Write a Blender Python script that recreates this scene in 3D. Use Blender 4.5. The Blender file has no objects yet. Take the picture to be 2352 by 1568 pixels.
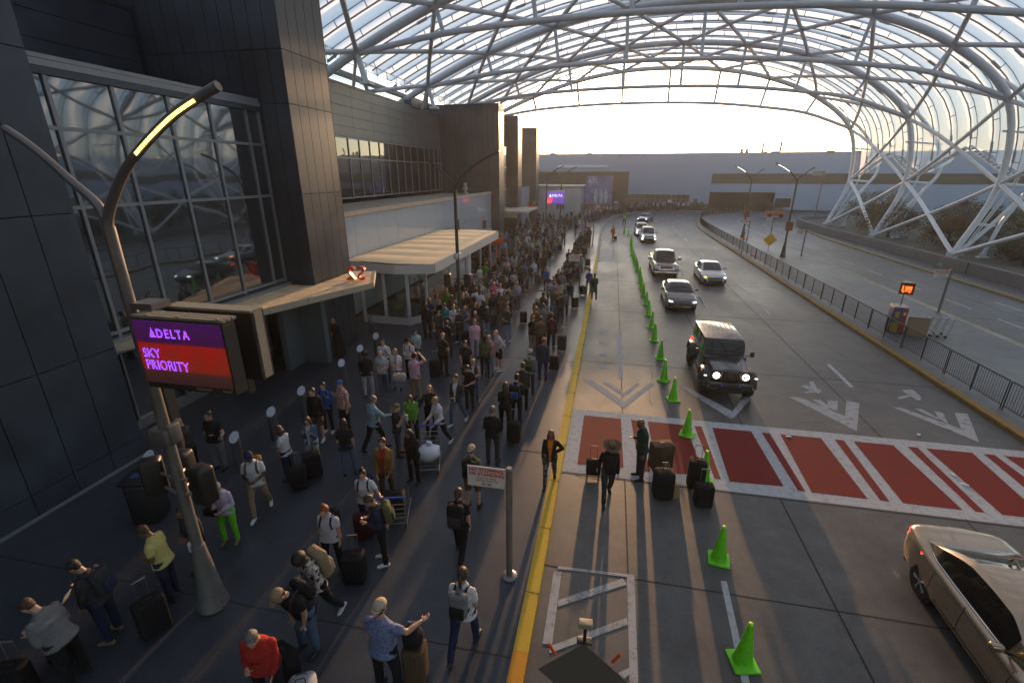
EXPO = 1.18
HAZE = 0.0004
import bpy, bmesh, math, random
from mathutils import Vector, Matrix, noise
from mathutils.bvhtree import BVHTree
random.seed(7)
S = bpy.context.scene
COL = S.collection
R = math.radians
PI = math.pi
# ---------------------------------------------------------------- camera numbers (also used to turn a photo point into a place on the ground)
CAMH, PITCH, YAW, FPX = 7.9, R(19.6), R(11.6), 1078.0
cp, sp, cy_, sy_ = math.cos(PITCH), math.sin(PITCH), math.cos(YAW), math.sin(YAW)
def ray(x, y):
    a = (x-1176)/FPX; b = -(y-784)/FPX
    f = cp+b*sp
    return (a*cy_-f*sy_, a*sy_+f*cy_, -sp+b*cp)
def at(x, y, z=0.0):
    d = ray(x, y); t = (z-CAMH)/d[2]
    return Vector((d[0]*t, d[1]*t, z))
# ---------------------------------------------------------------- materials
MC = {}
def nodes(m):
    m.use_nodes = True
    return m.node_tree.nodes, m.node_tree.links
def pbr(name, col, rough=.6, metal=0.0, spec=.5, emit=None, es=0, noise_amt=0, nscale=5, bump=0, bscale=40, alpha=1, coat=0, coords='Object', rvar=0):
    if name in MC: return MC[name]
    m = bpy.data.materials.new(name); N, L = nodes(m)
    b = N['Principled BSDF']
    b.inputs['Base Color'].default_value = (*col, 1)
    b.inputs['Roughness'].default_value = rough
    b.inputs['Metallic'].default_value = metal
    b.inputs['Specular IOR Level'].default_value = spec
    b.inputs['Coat Weight'].default_value = coat
    b.inputs['Coat Roughness'].default_value = .05
    if emit: b.inputs['Emission Color'].default_value = (*emit, 1); b.inputs['Emission Strength'].default_value = es
    if noise_amt or bump or rvar:
        tc = N.new('ShaderNodeTexCoord')
    if noise_amt:
        n = N.new('ShaderNodeTexNoise'); n.inputs['Scale'].default_value = nscale; n.inputs['Detail'].default_value = 6; n.inputs['Roughness'].default_value = .65
        L.new(tc.outputs[coords], n.inputs['Vector'])
        r = N.new('ShaderNodeMapRange'); r.inputs['From Min'].default_value = .3; r.inputs['From Max'].default_value = .7
        r.inputs['To Min'].default_value = 1-noise_amt; r.inputs['To Max'].default_value = 1+noise_amt
        L.new(n.outputs['Fac'], r.inputs['Value'])
        mx = N.new('ShaderNodeMix'); mx.data_type = 'RGBA'; mx.blend_type = 'MULTIPLY'; mx.inputs[0].default_value = 1
        mx.inputs[6].default_value = (*col, 1)
        L.new(r.outputs[0], mx.inputs[7]); L.new(mx.outputs[2], b.inputs['Base Color'])
        if rvar:
            r2 = N.new('ShaderNodeMapRange'); r2.inputs['From Min'].default_value = .3; r2.inputs['From Max'].default_value = .7
            r2.inputs['To Min'].default_value = rough-rvar; r2.inputs['To Max'].default_value = rough+rvar
            L.new(n.outputs['Fac'], r2.inputs['Value']); L.new(r2.outputs[0], b.inputs['Roughness'])
    if bump:
        n = N.new('ShaderNodeTexNoise'); n.inputs['Scale'].default_value = bscale; n.inputs['Detail'].default_value = 4
        L.new(tc.outputs[coords], n.inputs['Vector'])
        bp = N.new('ShaderNodeBump'); bp.inputs['Strength'].default_value = bump; bp.inputs['Distance'].default_value = .02
        L.new(n.outputs['Fac'], bp.inputs['Height']); L.new(bp.outputs[0], b.inputs['Normal'])
    MC[name] = m
    return m
def surface(name, cols, rough, rr, scales, bump=.15, spec=.5):
    """concrete / asphalt: three layers of noise between colours, rough varies"""
    m = bpy.data.materials.new(name); N, L = nodes(m); b = N['Principled BSDF']
    tc = N.new('ShaderNodeTexCoord')
    prev = None
    for i, sc in enumerate(scales):
        n = N.new('ShaderNodeTexNoise'); n.inputs['Scale'].default_value = sc; n.inputs['Detail'].default_value = 8; n.inputs['Roughness'].default_value = .7
        mp = N.new('ShaderNodeMapping'); mp.inputs['Scale'].default_value = (1, .45 if i == 0 else 1, 1); mp.inputs['Location'].default_value = (i*7, i*3, 0)
        L.new(tc.outputs['Object'], mp.inputs[0]); L.new(mp.outputs[0], n.inputs['Vector'])
        r = N.new('ShaderNodeValToRGB'); r.color_ramp.elements[0].position = .36; r.color_ramp.elements[1].position = .66
        r.color_ramp.elements[0].color = (*cols[2*i], 1); r.color_ramp.elements[1].color = (*cols[2*i+1], 1)
        L.new(n.outputs['Fac'], r.inputs[0])
        if prev is None: prev = r.outputs[0]
        else:
            mx = N.new('ShaderNodeMix'); mx.data_type = 'RGBA'; mx.blend_type = 'MULTIPLY'; mx.inputs[0].default_value = 1
            L.new(prev, mx.inputs[6]); L.new(r.outputs[0], mx.inputs[7]); prev = mx.outputs[2]
        if i == 0:
            rm = N.new('ShaderNodeMapRange'); rm.inputs['From Min'].default_value = .3; rm.inputs['From Max'].default_value = .7
            rm.inputs['To Min'].default_value = rough-rr; rm.inputs['To Max'].default_value = rough+rr
            L.new(n.outputs['Fac'], rm.inputs['Value']); L.new(rm.outputs[0], b.inputs['Roughness'])
        if i == len(scales)-1:
            bp = N.new('ShaderNodeBump'); bp.inputs['Strength'].default_value = bump; bp.inputs['Distance'].default_value = .01
            L.new(n.outputs['Fac'], bp.inputs['Height']); L.new(bp.outputs[0], b.inputs['Normal'])
    L.new(prev, b.inputs['Base Color']); b.inputs['Specular IOR Level'].default_value = spec
    MC[name] = m
    return m
def worn_paint(name, col, under, lo=.42, hi=.6, sc=9):
    m = bpy.data.materials.new(name); N, L = nodes(m); b = N['Principled BSDF']
    tc = N.new('ShaderNodeTexCoord'); n = N.new('ShaderNodeTexNoise'); n.inputs['Scale'].default_value = sc; n.inputs['Detail'].default_value = 10; n.inputs['Roughness'].default_value = .75
    L.new(tc.outputs['Object'], n.inputs['Vector'])
    r = N.new('ShaderNodeValToRGB'); r.color_ramp.elements[0].position = lo; r.color_ramp.elements[1].position = hi
    r.color_ramp.elements[0].color = (*under, 1); r.color_ramp.elements[1].color = (*col, 1)
    L.new(n.outputs['Fac'], r.inputs[0]); L.new(r.outputs[0], b.inputs['Base Color']); b.inputs['Roughness'].default_value = .75; b.inputs['Specular IOR Level'].default_value = .12 if 'red' in name or 'white_road' in name else .35
    MC[name] = m
    return m
def glassy(name, col, fac=.35, rough=.02, wav=0.0):
    """dark window glass: a deep tint under a mirror-like surface"""
    m = bpy.data.materials.new(name); N, L = nodes(m); out = N['Material Output']; b = N['Principled BSDF']
    b.inputs['Base Color'].default_value = (*col, 1); b.inputs['Roughness'].default_value = .25; b.inputs['Specular IOR Level'].default_value = .2
    g = N.new('ShaderNodeBsdfGlossy'); g.inputs['Roughness'].default_value = rough; g.inputs['Color'].default_value = (.85, .9, .95, 1)
    lw = N.new('ShaderNodeFresnel'); lw.inputs['IOR'].default_value = 1.5
    ad = N.new('ShaderNodeMath'); ad.operation = 'ADD'; ad.inputs[1].default_value = fac; ad.use_clamp = True
    L.new(lw.outputs[0], ad.inputs[0])
    mx = N.new('ShaderNodeMixShader'); L.new(ad.outputs[0], mx.inputs[0]); L.new(b.outputs[0], mx.inputs[1]); L.new(g.outputs[0], mx.inputs[2]); L.new(mx.outputs[0], out.inputs[0])
    if wav:
        tc = N.new('ShaderNodeTexCoord'); n = N.new('ShaderNodeTexNoise'); n.inputs['Scale'].default_value = .55; n.inputs['Detail'].default_value = 1
        L.new(tc.outputs['Object'], n.inputs['Vector'])
        bp = N.new('ShaderNodeBump'); bp.inputs['Strength'].default_value = wav; bp.inputs['Distance'].default_value = .1
        L.new(n.outputs['Fac'], bp.inputs['Height']); L.new(bp.outputs[0], g.inputs['Normal'])
    MC[name] = m
    return m
def clear_glass(name, tint=(.8, .87, .9), gl=.12):
    m = bpy.data.materials.new(name); N, L = nodes(m); out = N['Material Output']; N.remove(N['Principled BSDF'])
    t = N.new('ShaderNodeBsdfTransparent'); t.inputs[0].default_value = (*tint, 1)
    g = N.new('ShaderNodeBsdfGlossy'); g.inputs['Roughness'].default_value = .02
    lw = N.new('ShaderNodeFresnel'); lw.inputs['IOR'].default_value = 1.5
    ad = N.new('ShaderNodeMath'); ad.operation = 'ADD'; ad.inputs[1].default_value = gl; ad.use_clamp = True
    L.new(lw.outputs[0], ad.inputs[0])
    mx = N.new('ShaderNodeMixShader'); L.new(ad.outputs[0], mx.inputs[0]); L.new(t.outputs[0], mx.inputs[1]); L.new(g.outputs[0], mx.inputs[2]); L.new(mx.outputs[0], out.inputs[0])
    MC[name] = m
    return m
# ---------------------------------------------------------------- mesh builder
class MB:
    def __init__(s): s.v = []; s.f = []; s.m = []
    def add(s, vs, fs, mi=0):
        o = len(s.v); s.v += [Vector(p) for p in vs]; s.f += [tuple(i+o for i in f) for f in fs]; s.m += [mi]*len(fs); return s
    def box(s, c, d, mi=0, rz=0, M=None):
        x, y, z = d[0]/2, d[1]/2, d[2]/2
        vs = [Vector(p) for p in ((-x,-y,-z),(x,-y,-z),(x,y,-z),(-x,y,-z),(-x,-y,z),(x,-y,z),(x,y,z),(-x,y,z))]
        if rz: q = Matrix.Rotation(rz, 3, 'Z'); vs = [q@p for p in vs]
        if M: vs = [M@p for p in vs]
        c = Vector(c)
        return s.add([p+c for p in vs], [(0,3,2,1),(4,5,6,7),(0,1,5,4),(1,2,6,5),(2,3,7,6),(3,0,4,7)], mi)
    def bb(s, a, b, mi=0):
        return s.box([(a[i]+b[i])/2 for i in range(3)], [abs(b[i]-a[i]) for i in range(3)], mi)
    def rbox(s, c, d, r, mi=0, M=None, n=3):
        """box with rounded vertical and top edges: stacked rounded rects"""
        x, y, z = d[0]/2, d[1]/2, d[2]/2; r = min(r, x*.95, y*.95, z*.95)
        rings = []
        for k in range(n+1):
            a = PI/2*k/n; rings.append((r*(1-math.sin(a)), -z+r*(1-math.cos(a))))
        rings += [(i, -h) for i, h in reversed(rings)]
        V = []; F = []; K = 4*(n+1)
        for ins, h in rings:
            for q, (sx, sy) in enumerate(((1,1),(-1,1),(-1,-1),(1,-1))):
                for k in range(n+1):
                    a = PI/2*(q+k/n); rr = r
                    V.append(Vector((sx*(x-r)+math.cos(a)*(rr-ins), sy*(y-r)+math.sin(a)*(rr-ins), h)))
        for i in range(len(rings)-1):
            for k in range(K): F.append((i*K+k, i*K+(k+1)%K, (i+1)*K+(k+1)%K, (i+1)*K+k))
        F.append(tuple(reversed(range(K)))); F.append(tuple((len(rings)-1)*K+k for k in range(K)))
        if M: V = [M@p for p in V]
        c = Vector(c)
        return s.add([p+c for p in V], F, mi)
    def tube(s, pts, r, n=8, mi=0, cap=True, close=False, ry=None):
        pts = [Vector(p) for p in pts]; P = []
        for p in pts:
            if not P or (p-P[-1]).length > 1e-5: P.append(p)
        pts = P; k = len(pts)
        if k < 2: return s
        rs = r if isinstance(r, (list, tuple)) else [r]*k
        up = None; o = len(s.v)
        for i, p in enumerate(pts):
            if close: t = (pts[(i+1) % k]-pts[i-1]).normalized()
            else: t = (pts[min(i+1, k-1)]-pts[max(i-1, 0)]).normalized()
            if up is None:
                up = Vector((0,0,1)) if abs(t.z) < .9 else Vector((0,1,0))
            a = t.cross(up).normalized(); up = a.cross(t).normalized()
            rr = rs[min(i, len(rs)-1)]
            for j in range(n):
                an = 2*PI*j/n
                s.v.append(p+a*math.cos(an)*rr+up*math.sin(an)*rr*(ry if ry else 1))
        for i in range(k if close else k-1):
            b2 = ((i+1) % k)*n
            for j in range(n): s.f.append((o+i*n+j, o+i*n+(j+1)%n, o+b2+(j+1)%n, o+b2+j)); s.m.append(mi)
        if cap and not close:
            s.f.append(tuple(o+j for j in reversed(range(n)))); s.m.append(mi)
            s.f.append(tuple(o+(k-1)*n+j for j in range(n))); s.m.append(mi)
        return s
    def lathe(s, prof, n=16, c=(0,0,0), mi=0, M=None):
        V = []; F = []; c = Vector(c)
        for r, z in prof:
            for j in range(n): V.append(Vector((math.cos(2*PI*j/n)*r, math.sin(2*PI*j/n)*r, z)))
        for i in range(len(prof)-1):
            for j in range(n): F.append((i*n+j, i*n+(j+1)%n, (i+1)*n+(j+1)%n, (i+1)*n+j))
        F.append(tuple(reversed(range(n)))); F.append(tuple((len(prof)-1)*n+j for j in range(n)))
        if M: V = [M@p for p in V]
        return s.add([p+c for p in V], F, mi)
    def prism(s, poly, z0, z1, mi=0):
        n = len(poly); a = sum(poly[i][0]*poly[(i+1)%n][1]-poly[(i+1)%n][0]*poly[i][1] for i in range(n))
        if a < 0: poly = poly[::-1]
        V = [(p[0], p[1], z0) for p in poly]+[(p[0], p[1], z1) for p in poly]
        return s.add(V, [tuple(reversed(range(n))), tuple(range(n, 2*n))]+[(i, (i+1)%n, n+(i+1)%n, n+i) for i in range(n)], mi)
    def flat(s, poly, z, mi=0):
        n = len(poly); a = sum(poly[i][0]*poly[(i+1)%n][1]-poly[(i+1)%n][0]*poly[i][1] for i in range(n))
        if a < 0: poly = poly[::-1]
        return s.add([(p[0], p[1], z) for p in poly], [tuple(range(n))], mi)
    def grid(s, rows, mi=0, flip=False):
        o = len(s.v); w = len(rows[0])
        for r in rows: s.v += [Vector(p) for p in r]
        for i in range(len(rows)-1):
            for j in range(w-1):
                q = (o+i*w+j, o+i*w+j+1, o+(i+1)*w+j+1, o+(i+1)*w+j)
                s.f.append(q[::-1] if flip else q); s.m.append(mi)
        return s
    def text(s, txt, size, M, depth=.004, mi=0, align='CENTER', spacing=1.0, bold=0):
        cu = bpy.data.curves.new('t', 'FONT'); cu.body = txt; cu.size = size; cu.extrude = depth; cu.align_x = align; cu.space_character = spacing; cu.resolution_u = 3; cu.offset = bold
        ob = bpy.data.objects.new('t', cu); me = bpy.data.meshes.new_from_object(ob)
        s.add([M@v.co for v in me.vertices], [tuple(p.vertices) for p in me.polygons], mi)
        bpy.data.objects.remove(ob); bpy.data.curves.remove(cu); bpy.data.meshes.remove(me)
        return s
    def xf(s, M): s.v = [M@p for p in s.v]; return s
    def build(s, name, mats, parent=None, angle=35, loc=None, rot=None):
        me = bpy.data.meshes.new(name); me.from_pydata([tuple(p) for p in s.v], [], s.f)
        if not isinstance(mats, (list, tuple)): mats = [mats]
        for m in mats: me.materials.append(m)
        if len(mats) > 1: me.polygons.foreach_set('material_index', s.m)
        if angle:
            me.polygons.foreach_set('use_smooth', [True]*len(me.polygons)); me.set_sharp_from_angle(angle=R(angle))
        me.update()
        o = bpy.data.objects.new(name, me); COL.objects.link(o)
        if parent: o.parent = parent
        if loc: o.location = loc
        if rot: o.rotation_euler = rot
        return o
def tag(o, label=None, cat=None, group=None, kind=None):
    if label: o['label'] = label
    if cat: o['category'] = cat
    if group: o['group'] = group
    if kind: o['kind'] = kind
    return o
def thing(name, label, cat, loc=(0,0,0), rz=0, group=None):
    o = bpy.data.objects.new(name, None); COL.objects.link(o); o.location = loc; o.rotation_euler = (0,0,rz); o.empty_display_size = .2
    return tag(o, label, cat, group)
TREE = {}
def dup(src, loc, rz=None, label=None, group=None, scale=None):
    def cp_(o, par):
        c = o.copy(); COL.objects.link(c)
        if par: c.parent = par
        for k in CH.get(o.name, []): cp_(k, c)
        return c
    if src.name not in TREE:
        CH = {}
        for o in src.children_recursive: CH.setdefault(o.parent.name, []).append(o)
        TREE[src.name] = CH
    CH = TREE[src.name]
    r = cp_(src, None); r.location = loc
    if rz is not None: r.rotation_euler = (0, 0, rz)
    if label: r['label'] = label
    if group: r['group'] = group
    if scale: r.scale = scale if isinstance(scale, tuple) else (scale,)*3
    return r
TMP = bpy.data.scenes.new('tmp')
def evaluated_mesh(o):
    """mesh of o with its modifiers applied, evaluated in a scene of its own (fast)"""
    TMP.collection.objects.link(o); extra = [m.object for m in o.modifiers if m.type == 'BOOLEAN']
    for e in extra: TMP.collection.objects.link(e)
    vl = TMP.view_layers[0]; vl.update(); me = bpy.data.meshes.new_from_object(o.evaluated_get(vl.depsgraph))
    TMP.collection.objects.unlink(o)
    for e in extra: TMP.collection.objects.unlink(e)
    return me
def catmull(P, n=8):
    P = [Vector(p) for p in P]; out = []
    Q = [P[0]*2-P[1]]+P+[P[-1]*2-P[-2]]
    for i in range(1, len(Q)-2):
        for k in range(n):
            t = k/n; a, b, c, d = Q[i-1:i+3]
            out.append(.5*((2*b)+(c-a)*t+(2*a-5*b+4*c-d)*t*t+(3*b-a-3*c+d)*t**3))
    out.append(P[-1]); return out
# ================================================================ SETTING
concrete = surface('road_concrete', [(.068,.070,.072),(.135,.135,.133),(.72,.7,.68),(1.1,1.08,1.05),(.86,.86,.86),(1.08,1.08,1.08)], .50, .12, (.22, 1.3, 22), .25, .42)
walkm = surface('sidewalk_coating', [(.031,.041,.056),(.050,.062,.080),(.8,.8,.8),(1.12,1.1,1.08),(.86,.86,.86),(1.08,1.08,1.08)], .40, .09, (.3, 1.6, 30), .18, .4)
medm = surface('median_concrete', [(.10,.11,.12),(.15,.16,.17),(.75,.74,.72),(1.1,1.08,1.05),(.86,.86,.86),(1.06,1.06,1.06)], .5, .12, (.25, 1.4, 24), .25)
earth = pbr('earth', (.09,.08,.06), .95, noise_amt=.4, nscale=.6)
dark_joint = pbr('joint_sealant', (.018,.016,.014), .8)
yellow = worn_paint('yellow_kerb_paint', (.56,.37,.03), (.33,.23,.04), .30, .46, 7)
amber = worn_paint('amber_kerb_paint', (.62,.27,.02), (.30,.16,.03), .30, .46, 7)
whitep = worn_paint('white_road_paint', (.46,.47,.48), (.17,.17,.17), .26, .50, 6)
whitew = worn_paint('worn_white_paint', (.38,.385,.39), (.14,.14,.14), .34, .50, 5)
redp = worn_paint('red_crossing_paint', (.21,.026,.022), (.16,.033,.028), .33, .55, 3)
kerbm = surface('kerb_stone', [(.2,.19,.17),(.3,.28,.25),(.8,.8,.8),(1.1,1.1,1.1)], .7, .1, (.8, 12))
def struct(o): return tag(o, kind='structure')
g = MB(); g.flat([(-400,-60),(600,-60),(600,900),(-400,900)], -.03); struct(g.build('ground', earth))
# road: one big sheet under the kerbed walks
g = MB()
g.flat([(-1.4,-12),(29,-12),(29,60),(29.5,76),(33,88),(45,94),(120,96),(120,121.5),(40,121.5),(17,118),(10,116),(3,112),(-1,104),(-2.4,90),(-1.9,70),(-1.5,50)], 0)
struct(g.build('road', concrete))
# left kerb line
KL = [(-.9,-12),(-.9,10),(-.92,30),(-1.0,50),(-1.2,66),(-1.1,76),(-.6,86.2),(1.0,100.2),(3.0,104.8),(6.25,108.5),(12.4,113.2),(17.5,115.4),(26,117),(45,118),(120,118.5)]
KLs = [Vector((p[0],p[1],0)) for p in KL[:4]] + catmull([(p[0],p[1],0) for p in KL[4:]], 5)
def offset(path, d):
    out = []
    for i, p in enumerate(path):
        t = (path[min(i+1, len(path)-1)]-path[max(i-1, 0)]).normalized(); out.append(p+Vector((-t.y, t.x, 0))*d)
    return out
def strip(mb, path, d0, d1, z, mi=0):
    a = offset(path, d0); b = offset(path, d1)
    mb.grid([[(*p.xy, z) for p in b], [(*p.xy, z) for p in a]], mi, flip=True)
def kerb(name, path, w, h, m, side=1, face=None):
    """kerb as a real step: top and front face, with stones' joints"""
    mb = MB(); a = path; b = offset(path, w*side)
    rows = [[(*p.xy, -.02) for p in a], [(*p.xy, h-.02) for p in a], [(*(p.lerp(q, .12)).xy, h) for p, q in zip(a, b)], [(*p.xy, h) for p in b], [(*p.xy, -.02) for p in b]]
    mb.grid(rows, 0, flip=(side < 0)); return struct(mb.build(name, m, angle=20))
yk = [p for p in KLs if p.y <= 60]
yk = [Vector((-.9,5.75,0))]+[p for p in yk if p.y > 6]
kerb('kerb_yellow', yk, .26, .15, yellow)
kerb('kerb_orange', [Vector((-.9,-12,0)), Vector((-.9,5.745,0))], .26, .152, amber)
far = [p for p in KLs if p.y > 59]; far = [yk[-1]]+far
kerb('kerb_far', far, .26, .15, kerbm)
swl = offset(KLs, .255)
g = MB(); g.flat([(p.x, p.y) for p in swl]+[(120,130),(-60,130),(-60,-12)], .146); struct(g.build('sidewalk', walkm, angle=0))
# sidewalk joints
g = MB()
for k in range(36):
    Y = -4+k*1.83; g.bb((-1.155,Y,.10),(-.895,Y+.012,.1535))
for Y, x0 in ((5.6,-13),(11.9,-4),(19.2,-9),(27.5,-6),(36.2,-6),(46,-6),(58,-6)): g.bb((x0,Y,.14),(-1.17,Y+.018,.1495))
for X, y0, y1 in ((-6.2,-5,60),(-3.4,20,60)): g.bb((X,y0,.14),(X+.015,y1,.1492))
struct(g.build('pavement_joints', dark_joint, angle=0))
# median island
ML = [Vector((13.1,-12,0)), Vector((13.1,10,0)), Vector((13.12,40,0))]+catmull([(13.15,52,0),(13.1,66,0),(13.2,76,0),(13.7,83,0),(16.3,98.5,0),(20.2,106,0),(26,111.5,0),(36,114.2,0),(60,115,0),(118,115.2,0)], 5)
MR = [Vector((20.0,-12,0)), Vector((20.0,30,0)), Vector((20.1,52,0))]+catmull([(20.2,60,0),(20.4,72,0),(21.0,82,0),(22.6,93,0),(26.5,99,0),(35,102,0),(60,103,0),(118,103,0)], 5)
g = MB(); g.flat([(p.x,p.y) for p in offset(ML,-.25)]+[(p.x,p.y) for p in reversed(offset(MR,.25))], .146); struct(g.build('median_island', medm, angle=0))
kerb('median_kerb_yellow', ML[:], .26, .15, worn_paint('median_yellow', (.30,.17,.03), (.15,.12,.06), .36, .56, 5), -1)
kerb('median_kerb_far_side', MR[:], .45, .15, worn_paint('pale_kerb', (.4,.39,.36), (.25,.22,.12), .40, .60, 3), 1)
# right walk
RL = [Vector((26.8,-12,0)), Vector((26.8,50,0))]+catmull([(27.0,60,0),(27.2,70,0),(28.6,78,0),(31.2,85.3,0),(36,90,0),(50,93,0),(118,94,0)], 5)
g = MB(); g.flat([(p.x,p.y) for p in offset(RL,-.2)]+[(118,60),(60,-12)], .146); struct(g.build('far_walk', medm, angle=0))
kerb('right_kerb', RL, .22, .15, worn_paint('right_kerb_paint', (.40,.27,.06), (.2,.18,.15), .42, .6, 3), -1)
# road joints (sealed slab edges, dark) and cracks
g = MB()
for X, y0, y1 in ((.83,-10,62),(4.75,-10,13),(4.75,14,105),(8.9,-10,108),(23.9,-10,85)): g.bb((X,y0,-.01),(X+.035,y1,.0035))
for Y, x0, x1 in ((7.86,-.9,13.1),(11.24,-.9,13.1),(19.8,-.9,13.1),(28.4,-.9,13.1),(37.2,-.9,13.1),(46,-.9,13.1),(56,-.9,13.1),(68,-.9,13.1),(31,20.4,26.8),(44,20.4,26.8),(57,20.4,26.8)): g.bb((x0,Y,-.01),(x1,Y+.03,.003))
struct(g.build('road_joints', dark_joint, angle=0))
g = MB(); rk = random.Random(9)
for x, y, n_, dx, dy in ((9.5,8.5,10,-.2,.3),(6.6,15.6,8,.3,.15),(1.9,16.0,9,.05,.5),(11.2,21,9,-.1,.5),(22.5,34,9,.3,.3),(7.5,27,9,.2,.4),(-.5,11.22,8,.3,.01)):
    pts = []
    for k in range(n_): pts.append((x,y)); x += dx+rk.uniform(-.12,.12); y += dy+rk.uniform(-.12,.12)
    for a, c in zip(pts, pts[1:]):
        t = Vector((c[0]-a[0],c[1]-a[1])).normalized(); w__ = rk.uniform(.005,.012); n = Vector((-t.y,t.x))*w__
        g.flat([(a[0]+n.x,a[1]+n.y),(a[0]-n.x,a[1]-n.y),(c[0]-n.x,c[1]-n.y),(c[0]+n.x,c[1]+n.y)], .0022)
struct(g.build('road_cracks', dark_joint, angle=0))

# crossing: white frame with red fields, sheared stripes
g = MB()
y0, y1 = 11.32, 15.15
g.flat([(-.88,y0),(13.08,y0),(13.08,y1),(-.88,y1)], .004)
struct(g.build('crossing_white', whitep, angle=0))
g = MB()
for xa, xb in ((-.45,1.0),(1.45,1.72),(2.15,3.55),(3.85,4.12),(4.5,6.05),(6.52,6.8),(7.2,8.7),(9.05,9.35),(9.75,11.3),(11.7,12.0),(12.3,13.0)):
    pass
def xs(px, py): return at(px, py)
# red fields read off the photo as (left-top, right-top, right-bottom, left-bottom)
for q in (((1342,952),(1426,956),(1432,1074),(1326,1066)),((1449,961),(1464,962),(1494,1083),(1470,1082)),((1487,963),(1572,969),(1618,1092),(1510,1085)),
          ((1594,975),(1610,976),(1656,1101),(1641,1099)),((1635,980),(1724,988),(1800,1117),(1676,1106)),((1748,991),(1766,992),(1851,1130),(1834,1128)),
          ((1790,994),(1884,1004),(1998,1152),(1865,1132)),((1914,1006),(1935,1008),(2047,1156),(2025,1153)),((1957,1010),(2048,1019),(2213,1173),(2080,1162)),
          ((2080,1022),(2103,1024),(2270,1184),(2246,1180)),((2126,1029),(2228,1036),(2406,1195),(2310,1189)),((2256,1040),(2282,1043),(2500,1205),(2450,1200)),((2305,1046),(2400,1055),(2600,1210),(2540,1207))):
    P = [at(*p) for p in q]
    P = [(min(max(p.x, -.6), 12.9), min(max(p.y, y0+.38), y1-.42)) for p in P]
    if max(p[0] for p in P)-min(p[0] for p in P) > .1: g.flat(P, .008)
struct(g.build('crossing_red', redp, angle=0))
# other paint
g = MB()
ZI = [0.004]
def zn(): ZI[0] += .00012; return ZI[0]
def dash(x, ya, yb, w=.15, z=.004): g.flat([(x-w/2,ya),(x+w/2,ya),(x+w/2,yb),(x-w/2,yb)], z)
for c in ((1705,1762,1712,1798)): pass
for a in (((1655,1334),(1669,1334),(1722,1568),(1704,1568)),): g.flat([(p.x,p.y) for p in [at(*q) for q in a]], .004)
for ya, yb in ((21.5,24.6),(31.5,34.2),(42.5,44.5),(52,54)): dash(6.18, ya, yb)
def c2(x, y): return ((2200+x*.3401)/1.6327, (700+y*.3401)/1.6327)
for l in (((1230,1222),(1255,1222),(1343,1343),(1315,1343)),((1655,1080),(1675,1080),(1775,1175),(1755,1175)),((1870,1277),(1895,1277),(2036,1408),(2012,1410)),
          ((1015,918),(1035,918),(1078,982),(1055,982)),((1250,728),(1262,728),(1303,768),(1290,768)),((1075,573),(1088,573),(1114,600),(1098,600)),((1015,522),(1026,522),(1048,543),(1036,543)),
          ((968,475),(978,475),(998,494),(986,494)),((942,436),(955,436),(960,450),(948,450)),((948,412),(960,402),(966,406),(952,417)),((985,387),(1005,376),(1012,379),(990,390)),((1045,366),(1068,360),(1072,363),(1048,369)),
          ((748,380),(770,369),(776,372),(754,382)),((815,357),(845,350),(848,353),(818,361)),((890,340),(925,335),(928,338),(893,343)),((466,398),(482,387),(488,390),(470,402)),((437,430),(450,419),(455,423),(441,434)),((435,457),(446,455),(450,470),(440,472)),((520,367),(540,357),(545,360),(525,370)),((1110,352),(1175,345),(1175,348),(1112,355)),((1000,326),(1060,320),(1060,323),(1002,329))):
    g.flat([(p.x,p.y) for p in [at(*c2(*q)) for q in l]], .004)
for q in (((1898,836),(1906,836),(1961,888),(1952,889)),): g.flat([(p.x,p.y) for p in [at(*t) for t in q]], .004)
for x, y0_, y1_ in ((22.3,43.9,46.2),(22.3,38.5,41.4),(22.35,33.4,35.9),(22.35,29.4,31.3),(22.3,24,26.5),(25.05,33.4,35.7),(25.05,27.5,30),(22.3,48.8,51.2),(22.35,53.6,56),(22.4,58.4,61),(22.5,63.4,66),(22.7,68.6,71),(23.0,73.6,76),(23.6,79,81.4),(24.6,84,86.2)): dash(x, y0_, y1_, .13)
struct(g.build('lane_markings', whitep, angle=0))
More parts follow.
